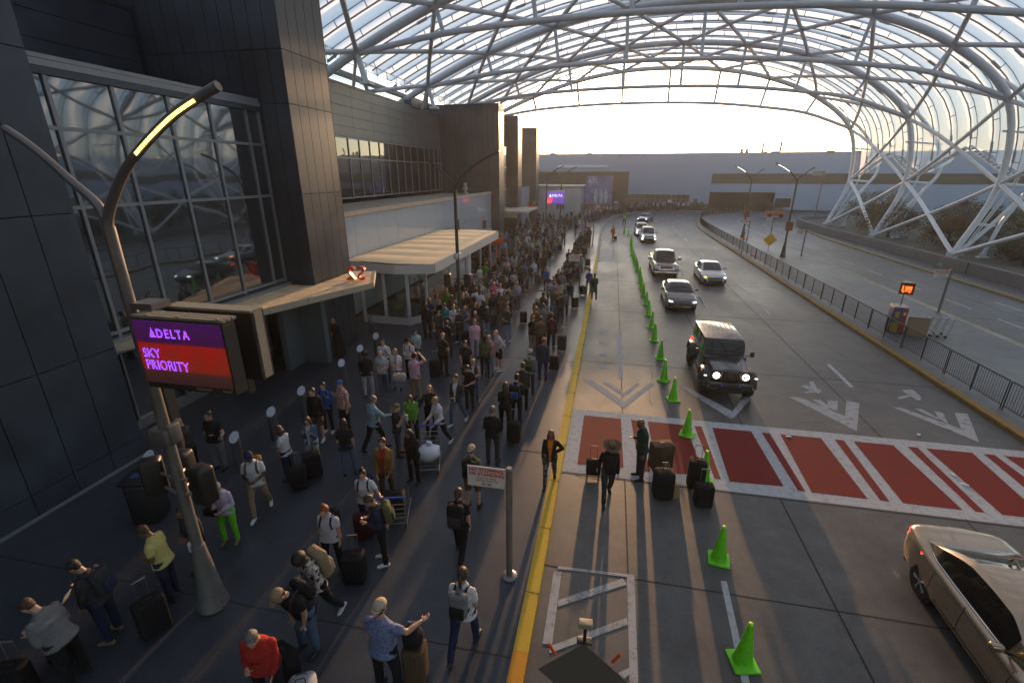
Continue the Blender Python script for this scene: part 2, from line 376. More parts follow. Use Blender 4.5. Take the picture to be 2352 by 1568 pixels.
# worn marks: letters box, chevrons, hatch bay
g = MB()
hb = lambda *q, z=0: g.flat([(p.x,p.y) for p in [at(*t) for t in q]], zn())
hb((1418,760),(1427,760),(1431,868),(1419,868)); hb((1376,760),(1394,757),(1394,764),(1376,767))
for k in range(6):
    yy = 573+k*4.6; hb((1378,yy),(1408,yy-.5),(1408,yy+.8),(1378,yy+1.3))
hb((1406,571),(1413,571),(1414,598),(1406,598)); hb((1377,570),(1380,570),(1379,600),(1375,600))
for k in range(4): hb((1376,757+k*28),(1396,756+k*28),(1397,761+k*28),(1376,762+k*28))
for ch in (((1340,872),(1360,872),(1433,922),(1433,937)),((1433,922),(1492,880),(1503,882),(1434,937)),((1384,878),(1398,878),(1434,902),(1434,911)),((1434,902),(1460,880),(1470,881),(1435,911)),
           ((1560,888),(1578,889),(1685,946),(1680,962)),((1680,948),(1712,905),(1728,912),(1683,962)),
           ((1812,912),(1838,912),(1950,960),(1968,990)),((1944,920),(1974,926),(1968,990),(1940,962)),((1866,918),(1884,918),(1908,936),(1898,938)),((1901,919),(1924,921),(1924,944),(1900,936)),
           ((2050,935),(2072,937),(2205,984),(2249,1016)),((2192,948),(2222,950),(2249,1016),(2210,990)),((2100,938),(2118,940),(2160,962),(2150,962)),((2145,944),(2166,948),(2178,974),(2158,962)),
           ((1838,886),(1852,884),(1888,898),(1880,904)),((1858,876),(1868,876),(1878,894),(1862,892)),((1845,900),(1885,893),(1882,899),(1850,903)),
           ((2070,896),(2085,895),(2118,917),(2108,920)),((2085,894),(2098,896),(2116,912),(2104,914)),((2062,912),(2085,907),(2092,910),(2064,917))):
    hb(*ch)
# hatched bay near the kerb
hb((1440,1322),(1457,1325),(1466,1568),(1446,1568)); hb((1282,1300),(1456,1320),(1456,1327),(1282,1306)); hb((1272,1312),(1290,1314),(1268,1480),(1246,1478))
hb((1282,1378),(1430,1328),(1440,1342),(1282,1393), z=.006); hb((1262,1484),(1440,1418),(1442,1434),(1262,1500), z=.006); hb((1420,1545),(1445,1533),(1448,1546),(1432,1560), z=.006)
struct(g.build('worn_road_marks', whitew, angle=0))
# stains and litter on the slabs
stain = pbr('oil_stain', (.055,.05,.045), .45, noise_amt=.3, nscale=4)
g = MB(); rs = random.Random(3)
for k in range(14):
    x = rs.choice((1.7, 4.6, 5.2, 7.9, 10.8))+rs.uniform(-.5,.5); y = rs.uniform(4, 55); a = rs.uniform(.04,.08); n = 11
    g.flat([(x+math.cos(2*PI*j/n)*a*rs.uniform(.5,1.2), y+math.sin(2*PI*j/n)*a*1.7*rs.uniform(.5,1.2)) for j in range(n)], .0025)
struct(g.build('road_stains', stain, angle=0))
for i, (px, py) in enumerate(((1811,1003),(2110,999),(2190,1092),(2216,1114))):
    p = at(px, py); b = MB(); b.rbox((0,0,.02), (.16,.09,.025), .012, 0); b.tube([(-.02,0,.03),(.03,.01,.034),(.06,-.02,.03)], .006, 5)
    tag(b.build('litter_scrap', pbr('paper', (.7,.7,.7), .7), loc=(p.x,p.y,0), rot=(0,0,i*.9)), ['flat white paper scrap on the red field left of the others','white scrap on the far border of the red crossing','white scrap on the pale stripe at the right of the crossing','white scrap lying nearest the grey car on the crossing'][i], 'litter', 'paper scraps on the crossing')
# ================================================================ ROOF CANOPY over the road
steel = pbr('steel_paint', (.60,.62,.65), .42, .0, noise_amt=.06, nscale=3, bump=.03, bscale=12)
steelw = pbr('white_steel_paint', (.74,.75,.76), .4, noise_amt=.05, nscale=2)
raild = pbr('rail_steel', (.36,.37,.38), .5, noise_amt=.1, nscale=4)
mem = bpy.data.materials.new('roof_membrane'); N, L = nodes(mem); out = N['Material Output']; N.remove(N['Principled BSDF'])
tl = N.new('ShaderNodeBsdfTranslucent'); tl.inputs[0].default_value = (.96,.97,.98,1)
df = N.new('ShaderNodeBsdfDiffuse'); df.inputs[0].default_value = (.7,.72,.74,1)
tr = N.new('ShaderNodeBsdfTransparent'); tr.inputs[0].default_value = (.96,.97,.98,1)
m1 = N.new('ShaderNodeMixShader'); m1.inputs[0].default_value = .12; L.new(tl.outputs[0], m1.inputs[1]); L.new(df.outputs[0], m1.inputs[2])
m2 = N.new('ShaderNodeMixShader'); m2.inputs[0].default_value = .16; L.new(m1.outputs[0], m2.inputs[1]); L.new(tr.outputs[0], m2.inputs[2]); L.new(m2.outputs[0], out.inputs[0])
canopy = thing('roof_canopy', 'huge arched steel and translucent membrane canopy spanning the road from terminal roof to white legs', 'canopy', (31,50,0))
ox, oy = 31, 50
TOP = [(30.8,1.0),(32.6,7.1),(31.3,13.65),(26.3,17.8),(20.0,20.3),(13.5,21.55),(6.8,22.0),(.2,21.8),(-6.3,20.75),(-12.8,18.85),(-19.0,16.3),(-25,13.2)]
BOT = [(31.2,13.8),(25.3,15.85),(19.3,16.75),(13.2,17.35),(6.9,17.6),(.4,17.65),(-5.8,17.5),(-12.3,17.1),(-18.7,16.2)]
RY = [78.2,64.5,50.3,36.2,22.0,8.0,-6.0,-20.0,-34.0]
def V2(p, Y, o=(ox,oy)): return Vector((p[0]-o[0], Y-o[1], p[1]))
tops = catmull([(x,0,z) for x, z in TOP], 6)      # from foot to terminal
bots = catmull([(x,0,z) for x, z in BOT], 4)
L_ = Vector((ox,oy,0))
for Y in RY:
    b = MB(); b.tube([Vector((p.x,Y,p.z))-L_ for p in tops[12:]], .31, 12); b.build('arch_chord', steel, canopy)
    b = MB(); b.tube([Vector((p.x,Y,p.z))-L_ for p in tops[:13]], .25, 12)
    b.box(Vector((30.75,Y,.95))-L_, (.9,.12,.5)); b.box(Vector((30.9,Y-.2,1.15))-L_, (.5,.06,.7), M=Matrix.Rotation(.2,3,'Y')); b.box(Vector((30.9,Y+.2,1.15))-L_, (.5,.06,.7), M=Matrix.Rotation(.2,3,'Y'))
    b.lathe([(.1,-.24),(.1,.24)], 10, Vector((30.95,Y,1.15))-L_, M=Matrix.Rotation(PI/2,3,'X'))
    b.build('arch_leg', steelw, canopy)
    b = MB(); b.tube([Vector((p.x,Y,p.z))-L_ for p in bots], .20, 10); b.build('lower_chord', steel, canopy)
    # outer curved leg, its cross struts and rear foot
    oc = catmull([(29.6,0,15.6),(32.3,0,13.9),(34.4,0,11.6),(35.6,0,9.3),(35.7,0,7.9),(34.9,0,6.5)], 6)
    b = MB(); b.tube([Vector((p.x,Y,p.z))-L_ for p in oc]+[Vector((33.0,Y,3.6))-L_, Vector((31.4,Y,1.4))-L_], .17, 10)
    b.tube([Vector((34.7,Y,6.3))-L_, Vector((33.7,Y,3.8))-L_, Vector((33.2,Y+.1,.9))-L_], [.15,.16,.14], 10)
    b.tube([Vector((32.5,Y,7.1))-L_, Vector((35.3,Y,6.9))-L_], .15, 10)
    b.tube([Vector((31.6,Y,3.7))-L_, Vector((33.3,Y,3.6))-L_], .13, 10)
    b.tube([Vector((31.6,Y,11.3))-L_, Vector((35.2,Y,11.0))-L_], .09, 8)
    b.box(Vector((33.2,Y+.1,.8))-L_, (.8,.5,.12)); b.box(Vector((33.2,Y+.1,1.0))-L_, (.55,.08,.4))
    for k in (-.14, .14): b.tube([Vector((34.3,Y+k,10.5))-L_, Vector((33.7,Y+k,7))-L_, Vector((32.1,Y+k,3))-L_, Vector((31.4,Y+k,.9))-L_], .05, 6)
    b.build('outer_leg', steelw, canopy)
    for i in range(1, 8):
        b = MB(); t = TOP[i+2] if i+2 < len(TOP) else TOP[-1]; b.tube([V2(BOT[i], Y), V2(t, Y)], .15, 8); b.build('strut', steel, canopy)
    # legs from the terminal roof
    if Y > 20:
        b = MB(); b.tube([V2((-19,16.3),Y), V2((-18.4,14.2),Y)], .2, 10); b.tube([V2((-19,16.3),Y), V2((-20.4,14.2),Y+1.6)], .13, 8); b.box(Vector((-18.4,Y,14.25))-L_, (.8,.8,.2)); b.build('roof_post', steelw, canopy)
nodesT = [Vector((x,0,z)) for x, z in TOP]
for r in range(len(RY)-1):
    Y0, Y1 = RY[r], RY[r+1]
    for k in range(0, 11):
        a, c = nodesT[k], nodesT[k+1]
        pa = tops[k*6:(k+1)*6+1]
        m_ = steelw if k < 2 else steel
        for s_ in (0, 1):
            ya, yb = (Y0, Y1) if s_ == 0 else (Y1, Y0)
            b = MB(); b.tube([Vector((pa[j].x, ya+(yb-ya)*j/6, pa[j].z))-L_ for j in range(7)], .175 if k > 0 else .19, 8); b.build('brace', m_, canopy)
# membrane and the ladder rails that carry it
dense = catmull([(x,0,z) for x, z in TOP], 16)
offs = []
for i, p in enumerate(dense):
    t = (dense[min(i+1,len(dense)-1)]-dense[max(i-1,0)]).normalized(); n = Vector((t.z,0,-t.x)); n = -n if n.z < 0 and i > 40 else n
    if n.x < 0 and i < 40: n = -n
    offs.append((p, n))
def rib_off(d):
    o = []
    for i, p in enumerate(dense):
        t = (dense[min(i+1,len(dense)-1)]-dense[max(i-1,0)]).normalized(); n = Vector((t.z,0,-t.x)); o.append(p+n*d)
    return o
memb = rib_off(1.25); railo = rib_off(.75); memtop = rib_off(1.7)
def s_end(Y):
    """index on the right where the membrane stops: notch between ribs"""
    y = (RY[0]-Y) % 14.15; f = abs(y/14.15-.5)*2; z = 10.3-(10.3-7.3)*f
    for i in range(len(memb)):
        if memb[i].z > z and i > 10: return i
    return 20
LAST = 166
NR = 41; Ys = [79.0-k*2.83 for k in range(NR+1)]
for k, Y in enumerate(Ys):
    e = s_end(Y)
    b = MB()
    b.tube([Vector((railo[i].x,Y,railo[i].z))-L_ for i in range(e, LAST, 3)], .06, 6)
    b.tube([Vector((memb[i].x,Y,memb[i].z))-L_ for i in range(e, LAST, 3)], .032, 5)
    for j, i in enumerate(range(e+2, LAST, 6)):
        b.tube([Vector((railo[i].x,Y,railo[i].z))-L_, Vector((memb[i].x,Y,memb[i].z))-L_], .04, 5)
        if j % 3 == 0: b.tube([Vector((railo[i].x,Y,railo[i].z))-L_, Vector((railo[min(i+2,LAST)].x,Y,railo[min(i+2,LAST)].z))-L_], .11, 6)
    b.build('membrane_rail', raild, canopy)
for k in range(NR):
    Ya, Yb = Ys[k], Ys[k+1]; rows = []
    for j in range(9):
        f = j/8; Y = Ya+(Yb-Ya)*f; e = s_end(Ya)*(1-f)+s_end(Yb)*f; row = []
        bulge = .55*math.sin(PI*f)
        for q in range(61):
            s_ = e+(LAST-e)*q/60; i = min(int(s_), len(memb)-2); fr = s_-i
            p = memb[i].lerp(memb[i+1], fr); pt = memtop[i].lerp(memtop[i+1], fr); n = (pt-p).normalized()
            p = p+n*bulge; row.append(Vector((p.x,Y,p.z))-L_)
        rows.append(row)
    b = MB(); b.grid(rows); b.build('membrane_panel', mem, canopy, angle=60)
# bottom gutter ladders on the zigzag
for r in range(len(RY)-1):
    for s_ in (0, 1):
        Yk = RY[r] if s_ == 0 else RY[r+1]; Ym = (RY[r]+RY[r+1])/2
        P = Vector((33.7,Yk,7.6))-L_; Q = Vector((33.9,Ym,10.5))-L_
        b = MB(); b.tube([P,Q], .07, 6); b.tube([P-Vector((.5,0,.1)),Q-Vector((.5,0,.1))], .07, 6)
        for j in range(1, 12): a = P.lerp(Q, j/12); b.tube([a, a-Vector((.5,0,.1))], .1, 4)
        b.build('gutter', steelw, canopy)
# gutter walkway over the terminal roof
b = MB(); b.bb((-22.9-ox,-36-oy,15.55),(-22.2-ox,80-oy,15.85))
for k in range(2): b.tube([Vector((-21.3,-36,16.2+k*.55))-L_, Vector((-21.3,80,16.2+k*.55))-L_], .035, 5)
for k in range(45): b.tube([Vector((-21.3,-8+k*2,15.6))-L_, Vector((-21.3,-8+k*2,16.8))-L_], .035, 5)
for k in range(8): b.tube([Vector((-21.5,-36,14.9+k*.1))-L_, Vector((-21.5,80,14.9+k*.1))-L_], .025, 4)
b.build('roof_gutter', raild, canopy)
# ================================================================ TERMINAL
def PX(px, py, X):
    d = ray(px, py); t = X/d[0]; return d[1]*t, CAMH+d[2]*t
def PYp(px, py, Y):
    d = ray(px, py); t = Y/d[1]; return d[0]*t, CAMH+d[2]*t
panel = pbr('dark_panel', (.050,.066,.088), .40, .3, noise_amt=.30, nscale=.55, rvar=.1)
seam = pbr('panel_seam', (.01,.01,.01), .9)
panel_lt = pbr('grey_panel', (.17,.18,.19), .42, .3, noise_amt=.08, nscale=.8)
frame = pbr('window_frame', (.24,.26,.28), .4, .3)
frame_d = pbr('window_frame_dark', (.12,.12,.12), .4, .3)
glass_big = glassy('curtain_glass', (.02,.028,.035), .20, .03, .10)
glass_b = glassy('bronze_glass', (.035,.018,.012), .07, .015, .06)
milk = pbr('backpainted_glass', (.44,.50,.56), .16, 0, .6, noise_amt=.05, nscale=.5, coat=.5)
roofing = pbr('gravel_roof', (.30,.27,.22), .95, noise_amt=.25, nscale=3, bump=.5, bscale=30)
canopy_top = pbr('peeling_canopy_top', (.74,.55,.33), .9, noise_amt=.28, nscale=2.2, bump=.9, bscale=7)
canopy_edge = pbr('canopy_fascia', (.42,.36,.28), .6, noise_amt=.1, nscale=2)
redletter = pbr('red_letter', (.62,.045,.02), .4)
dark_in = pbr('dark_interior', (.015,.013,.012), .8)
metal_door = pbr('brushed_metal', (.42,.42,.42), .35, .8)
term = thing('terminal_building', 'dark panelled terminal building with glass walls and square towers along the left pavement', 'building', (-20,30,0))
tx, ty = 20, -30
def tb(b, name, m, **k): b.xf(Matrix.Translation((tx,ty,0))); return b.build(name, m, term, angle=k.get('angle', 0), )
def cladX(X, ys, zs, gap=.022, th=.05, b=None, mi=0):
    b = b or MB()
    for i in range(len(ys)-1):
        for j in range(len(zs)-1): b.bb((X-th,ys[i]+gap/2,zs[j]+gap/2),(X,ys[i+1]-gap/2,zs[j+1]-gap/2), mi)
    return b
def cladY(Y, xs_, zs, gap=.022, th=.05, b=None, mi=0):
    b = b or MB()
    for i in range(len(xs_)-1):
        for j in range(len(zs)-1): b.bb((xs_[i]+gap/2,Y,zs[j]+gap/2),(xs_[i+1]-gap/2,Y+th,zs[j+1]-gap/2), mi)
    return b
def lin(a, b, n): return [a+(b-a)*i/n for i in range(n+1)]
def tower(X0, X1, Y0, Y1, zs, nx, ny, z0=.15):
    b = MB(); b.bb((X0,Y0+.06,z0),(X1-.06,Y1-.06,zs[-1]-.02), 1)
    cladX(X1, lin(Y0,Y1,ny), zs, b=b); cladY(Y0, lin(X0,X1,nx), zs, b=b)
    b.bb((X0,Y1-.05,z0),(X1,Y1,zs[-1]), 0); b.bb((X0,Y0,zs[-1]+.002),(X1,Y1,zs[-1]+.08), 0)
    return tb(b, 'tower', [panel, seam])
# near tower (its far edge shows at the left of the picture)
ys = [9.5-.93*k for k in range(15)][::-1]
b = MB(); b.bb((-20,-3.5,.15),(-12.96,9.44,15.4), 1); cladX(-12.9, ys, [.16,.78,3.49,7.0,10.5,14.0,15.5], b=b); cladY(9.45, [-20+.95*k for k in range(8)]+[-12.9], [.16,.78,3.49,7,10.5,14,15.5], b=b)
b.bb((-12.93,-3.5,.15),(-12.86,9.5,.22), 2)
tb(b, 'near_tower', [panel, seam, frame])
# the rest of the facade, unseen, added to block light from behind left
b = MB(); b.bb((-20,-48,.15),(-12.96,-3.6,15.4), 1); cladX(-12.9, lin(-48,-3.56,30), [.16,3.49,7.0,10.5,15.5], b=b); tb(b, 'near_tower', [panel, seam])
# unseen bridge added to block sky light from behind: slab, glazed sides, roof
fb = thing('sky_block_footbridge', 'unseen enclosed pedestrian bridge across both roads, added to block sky light behind the camera', 'bridge', (10,-4,0))
b = MB(); b.bb((-22.9,-3.2,5.55),(40,2.6,6.1)); b.bb((-22.9,-3.3,9.6),(40,2.7,10.1)); b.build('slab', frame_d, fb, angle=0)
b = MB(); b.bb((-22.9,2.45,6.1),(40,2.5,9.6)); b.bb((-22.9,-3.2,6.1),(40,-3.15,9.6)); b.build('glazing', glassy('bridge_glass', (.02,.024,.028), .05, .05), fb, angle=0)
b = MB()
for k in range(32): b.bb((-22.9+k*2,2.5,6.1),(-22.82+k*2,2.56,9.6))
b.build('mullions', frame_d, fb, angle=0)
for x in (10.5,20.5):
    b = MB(); b.bb((x-10.5,-1.2,.0),(x-9.7,.6,5.55)); b.build('pier', wallm, fb, angle=0) if 0 else None
# glass curtain wall
XG = -13.3; zr = [3.75, 7.1, 8.95, 10.25]
mull = [PX(px, py, XG)[0] for px, py in ((132,292),(281,308),(402,319),(495,327),(575,331))]
mull = [mull[0]-2.3]+mull+[17.2]
for i in range(len(mull)-1):
    for j in range(3):
        b = MB(); b.bb((XG-.04,mull[i]+.02,zr[j]+.02),(XG-.005,mull[i+1]-.02,zr[j+1]-.02)); tb(b, 'window', glass_big)
b = MB()
for y in mull: b.bb((XG-.15,y-.045,3.5),(XG+.05,y+.045,10.3))
for z in zr: b.bb((XG-.14,mull[0],z-.045),(XG+.047,17.2,z+.045))
b.bb((XG-.2,mull[0],10.27),(XG+.12,17.24,10.42)); b.bb((XG-.2,mull[0],10.44),(XG+.07,17.24,10.54)); b.bb((XG-.2,mull[0],3.3),(XG+.25,17.24,3.62))
tb(b, 'window_frame', frame)
# ledge and set-back wall over it
b = MB(); b.bb((-18,9.4,10.1),(XG+.1,17.25,10.3)); tb(b, 'ledge', panel)
b = MB(); b.bb((-18.5,9.6,10.2),(-18.06,17.25,13.5), 1); cladX(-18, [9.6,12.9,17.25], [10.3,11.1,11.9,12.7,13.6], b=b); b.bb((-18.6,9.6,13.61),(-17.96,17.25,13.72), 0); tb(b, 'setback_wall', [panel, seam])
b = MB()
for k in range(9): b.bb((-24,9.6,13.9+k*.25),(-20.2,17.2,13.98+k*.25))
tb(b, 'louvre', frame_d)
# interior dim volume behind the glass (a back wall and floor so it isn't see-through)
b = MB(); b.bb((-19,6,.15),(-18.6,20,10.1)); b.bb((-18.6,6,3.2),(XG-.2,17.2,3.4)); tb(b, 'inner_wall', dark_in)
# tower one
tower(-22, -12, 17.3, 20.2, [.16,3.6,7.15,10.37,12.15,15.5], 17, 5)
# entrance level below the near canopy: doors, dark wall
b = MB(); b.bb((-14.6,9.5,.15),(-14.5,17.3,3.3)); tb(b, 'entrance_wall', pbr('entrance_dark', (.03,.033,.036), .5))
for k in range(4):
    Y = 9.8+k*1.85
    b = MB(); b.bb((-14.46,Y+.1,.3),(-14.44,Y+1.6,2.75)); d = tb(b, 'door', glass_big)
    b = MB(); b.bb((-14.44,Y,.16),(-14.34,Y+.1,2.9)); b.bb((-14.44,Y+1.6,.16),(-14.34,Y+1.7,2.9)); b.bb((-14.44,Y+.1,.16),(-14.34,Y+1.6,.5)); b.bb((-14.44,Y+.1,2.75),(-14.34,Y+1.6,2.9)); b.bb((-14.44,Y+.83,.5),(-14.34,Y+.89,2.75))
    b.xf(Matrix.Translation((tx,ty,0))); b.build('door_frame', metal_door, d, angle=0)
b = MB(); b.bb((-12.95,15.9,.15),(-12.7,17.25,3.2)); b.bb((-12.7,16.9,.15),(-11.6,17.2,3.2)); tb(b, 'wing_wall', pbr('blue_grey_wall', (.09,.12,.14), .5, noise_amt=.1))
for y in (10.4,13.6): b = MB(); b.bb((-13.05,y,.15),(-12.78,y+.3,3.29)); tb(b, 'pier', pbr('warm_pier', (.10,.07,.045), .6))
# near entrance canopy: peeling top, fascia, tip
cpoly = [(-13.2,9.3),(-13.2,17.25),(-12,17.25),(-12,20.5),(-11.0,20.6),(-9.86,18.2)]
b = MB(); b.prism([(x,y) for x, y in cpoly], 3.30, 3.5)
co = tb(b, 'entrance_canopy', canopy_top, angle=0)
def edge_band(poly, z0, z1, out_, name, m, par, skip=()):
    b = MB()
    for i in range(len(poly)):
        if i in skip: continue
        p = Vector((*poly[i],0)); q = Vector((*poly[(i+1)%len(poly)],0)); t = (q-p).normalized(); n = Vector((t.y,-t.x,0))*out_
        b.prism([(p+t*.001).xy, (q).xy, (q+n).xy, (p+n).xy], z0, z1)
    b.xf(Matrix.Translation((tx,ty,0))); return b.build(name, m, par, angle=0)
b = MB()
p, q = Vector((-13.2,9.3,0)), Vector((-9.86,18.2,0)); t = (q-p).normalized(); n = Vector((t.y,-t.x,0)); Lc = (q-p).length
for k in range(6):
    a = p+t*(Lc*k/6+.01); c = p+t*(Lc*(k+1)/6-.01); b.prism([a.xy, c.xy, (c+n*.07).xy, (a+n*.07).xy], 3.30, 3.53)
b.prism([q.xy, (-11.0,20.6), (-10.93,20.63), (q+Vector((.07,.0,0))).xy], 3.30, 3.53)
b.xf(Matrix.Translation((tx,ty,0))); b.build('fascia', canopy_edge, co, angle=0)
# extruded red letters seen from behind ("S2", facing the far end)
def ribbon_letters(txt, size, loc, par, rz=PI, sp=1.0):
    b = MB(); M = Matrix.Translation(Vector(loc)+Vector((tx,ty,0))) @ Matrix.Rotation(rz,4,'Z') @ Matrix.Rotation(PI/2,4,'X')
    b.text(txt, size, M, .16, 0, 'CENTER', sp); b.build('letters', redletter, par, angle=30)
ribbon_letters('S2', .82, (-10.75,18.55,3.56), co, PI+.25, 1.15)
# second volume: window band and panels
yb = [PX(704+x*.3125, 1172*.3125, -20)[0] for x in (215,320,400,475,545,608,665,720,770,820,870,905,940,970)]
ybb = [20.3, 25, 29.5]+[y for y in yb if y < 56]+[56]
ybb = sorted(set(round(y, 2) for y in ybb))
zw = [6.15, 9.05, 10.5]
for i in range(len(ybb)-1):
    for j in range(2):
        b = MB(); b.bb((-20.1,ybb[i]+.03,zw[j]+.03),(-20.05,ybb[i+1]-.03,zw[j+1]-.03)); tb(b, 'window', glass_b)
b = MB()
for y in ybb: b.bb((-20.15,y-.05,6.05),(-19.99,y+.05,10.56))
for z in zw: b.bb((-20.14,20.3,z-.05),(-19.993,56,z+.05))
tb(b, 'window_frame', frame)
b = MB(); b.bb((-32,20.2,.15),(-20.2,56,5.9), 1); b.bb((-32,20.2,10.5),(-20.06,56,14.0), 1); b.bb((-32,20.2,5.95),(-24,56,10.5), 1); cladX(-20, lin(20.25,56,11), [10.58,11.28,11.98,12.68,13.38,14.07], b=b); b.bb((-20.3,20.2,14.08),(-19.95,56,14.22), 0); b.bb((-32,20.2,14.0),(-20.3,56,14.1), 2)
tb(b, 'upper_storey', [panel_lt, seam, roofing])
b = MB(); b.bb((-20.6,48,14.1),(-19.9,50.4,14.75)); b.bb((-21,28,14.1),(-20.2,31,14.8)); tb(b, 'roof_box', panel)
# low front volume with pale glazed wall
b = MB(); b.bb((-20,20.2,.15),(-14.08,56,5.75), 1); b.bb((-19.95,20.25,5.751),(-14.3,56,5.80), 2)
tb(b, 'low_roof', [panel_lt, seam, roofing])
b = MB(); cladX(-14.0, [20.25,24.5,27.2,30.0,34.8,39.6,44.4,50.2,56.35], [.3,3.4,5.72], .02, .06, b=b); tb(b, 'glazed_wall', milk)
b = MB(); b.bb((-14.32,20.2,5.74),(-13.93,56.3,5.98)); tb(b, 'parapet', canopy_edge)
b = MB(); b.lathe([(.3,5.98),(.3,6.1),(.12,6.12),(.12,6.35)], 10, (-15.0,49,0)); b.rbox((-15,49,6.5),(.4,.4,.34),.06); b.rbox((-15,49,6.9),(.3,.3,.36),.1); tb(b, 'roof_vent', metal_door)
# towers two, three, four
tower(-27, -13, 56, 58.6, [.16,3.5,6.5,10.2,15.2], 22, 4)
tower(-27, -12.9, 66.9, 69.8, [.16,6.2,9.2,12.2,15.1], 22, 4)
tower(-24, -12.9, 83, 86, [.16]+[6+k*1.5 for k in range(7)], 3, 2)
b = MB(); b.bb((-24,58.6,.15),(-15.5,66.9,10.5)); tb(b, 'recess_wall', pbr('recess', (.09,.075,.06), .6))
b = MB(); b.bb((-13.8,58.62,3.6),(-13.0,59.6,10.9)); tb(b, 'window', glass_b)
b = MB()
for z in (3.6,6.1,8.6,10.9): b.bb((-13.85,58.61,z),(-12.95,59.65,z+.08))
tb(b, 'window_frame', frame)
b = MB(); cladX(-14.0, [69.8,74,78,83], [.2,3.1,6.0], b=b); b.bb((-24,69.8,.15),(-14.1,83,5.9)); tb(b, 'glazed_wall', milk)
b = MB(); b.bb((-24,87.1,.15),(-5.6,97,5.7), 1); cladY(87, lin(-14,-5.5,5), [.2,5.8], b=b); cladX(-5.5, lin(87,97,3), [.2,5.8], b=b); b.bb((-24,86.8,5.82),(-5.2,97.2,5.98), 2)
tb(b, 'glazed_block', [milk, seam, canopy_edge])
# second entrance canopy with letters
b = MB(); b.prism([(-15.4,60.1),(-13.5,60),(-10.4,59.9),(-10.3,68.6),(-15.3,67.7)], 3.3, 3.5); c2o = tb(b, 'entrance_canopy', pbr('pale_canopy_top', (.5,.45,.36), .85, noise_amt=.12), angle=0)
b = MB(); b.prism([(-15.4,60.05),(-13.5,59.95),(-11.6,59.88),(-11.6,60.0),(-15.4,60.2)], 2.7, 3.29); b.xf(Matrix.Translation((tx,ty,0))); b.build('fascia', canopy_edge, c2o, angle=0)
ribbon_letters('S1', 1.15, (-11.2,67.6,3.52), c2o, PI, 1.2)
# ---- brown block and big welcome board beyond it
brown = pbr('brown_wall', (.085,.07,.06), .7, noise_amt=.1, nscale=.5)
b = MB(); b.bb((-26,105.2,0),(3,112,8.2), 0); b.bb((-26,105,8.2),(3,112,8.4), 1)
for x in (-14.5,-11,-8): b.bb((x,105.12,0),(x+.03,105.2,8.2), 1)
tag(b.build('brown_building', [brown, frame_d], angle=0), 'low brown flat roofed block standing behind the welcome board', 'building')
bd = thing('welcome_board', 'tall purple welcome board with large ATL lettering standing before the brown block', 'billboard', (-2.9,104,0))
bb_ = MB(); bb_.bb((-2.9,.5,.15),(-2.75,.7,7.7)); bb_.bb((2.75,.5,.15),(2.9,.7,7.7)); bb_.bb((-2.9,.5,7.55),(2.9,.7,7.7)); bb_.bb((-2.9,.52,.15),(2.9,.9,1.9)); bb_.build('board_frame', pbr('board_frame_brown', (.1,.06,.03), .5), bd, angle=0)
bb_ = MB(); bb_.bb((-2.75,.56,1.9),(2.75,.66,7.55)); bb_.build('poster', pbr('poster_purple', (.20,.20,.38), .5, noise_amt=.5, nscale=.7), bd, angle=0)
bb_ = MB(); bb_.text('ATL', 1.25, Matrix.Translation((-1.3,.55,6.15)) @ Matrix.Rotation(PI/2,4,'X'), .01, 0, 'CENTER'); bb_.text('WELCOME TO', .28, Matrix.Translation((-1.5,.55,7.15)) @ Matrix.Rotation(PI/2,4,'X'), .01, 0, 'CENTER'); bb_.build('lettering', pbr('poster_white', (.75,.75,.78), .5), bd)
bb_ = MB()
for x, h in ((-.6,3.0),(.5,3.2),(1.5,2.9)):
    bb_.lathe([(.05,2.1),(.28,2.2),(.34,3.2),(.42,4.0),(.16,4.5),(.2,4.7),(.18,4.95),(.04,5.02)], 8, (x,.53,0), M=Matrix.Diagonal((1,.12,1)).to_3x3())
bb_.build('printed_figures', pbr('poster_grey', (.5,.5,.52), .5, noise_amt=.4, nscale=2), bd)
# ---- long hall across the end of the road
hall = thing('long_hall', 'long pale blue grey ribbed metal hall closing the far end of the road', 'building', (30,122,0))
hb_m = bpy.data.materials.new('ribbed_metal'); N, L = nodes(hb_m); bs = N['Principled BSDF']
tc = N.new('ShaderNodeTexCoord'); wv = N.new('ShaderNodeTexWave'); wv.inputs['Scale'].default_value = 1.6; wv.inputs['Distortion'].default_value = 0; L.new(tc.outputs['Object'], wv.inputs['Vector'])
cr = N.new('ShaderNodeValToRGB'); cr.color_ramp.elements[0].color = (.25,.29,.36,1); cr.color_ramp.elements[1].color = (.34,.38,.46,1); L.new(wv.outputs[0], cr.inputs[0]); L.new(cr.outputs[0], bs.inputs['Base Color']); bs.inputs['Roughness'].default_value = .55; bs.inputs['Metallic'].default_value = .2
b = MB()
def hx(a, c, z0, z1, y=0, t=.4, mi=0): b.bb((a-30,y,z0),(c-30,y+t,z1), mi)
hx(-70,22.2,8.0,12.3); hx(22.2,150,8.0,12.3); hx(-70,.5,0,8); hx(.5,17.8,3.3,8); hx(17.8,22.2,0,8); hx(22.2,36.3,3.95,5.8); hx(36.3,150,0,5.8)
b.bb((-100,30,0),(120,30.5,12.2), 0); b.bb((-100,0,12.3),(120,30,12.5), 1)
b.build('wall', [hb_m, frame_d], hall, angle=0)
b = MB(); b.bb((-7.8,.6,5.8),(120,.7,8.0)); b.build('dark_band', glassy('band_glass', (.03,.02,.015), 0, .3), hall, angle=0)
b = MB(); b.bb((-7.8,2,0),(6.3,2.2,3.95)); b.build('loading_recess', pbr('recess_brown', (.035,.025,.02), .7), hall, angle=0)
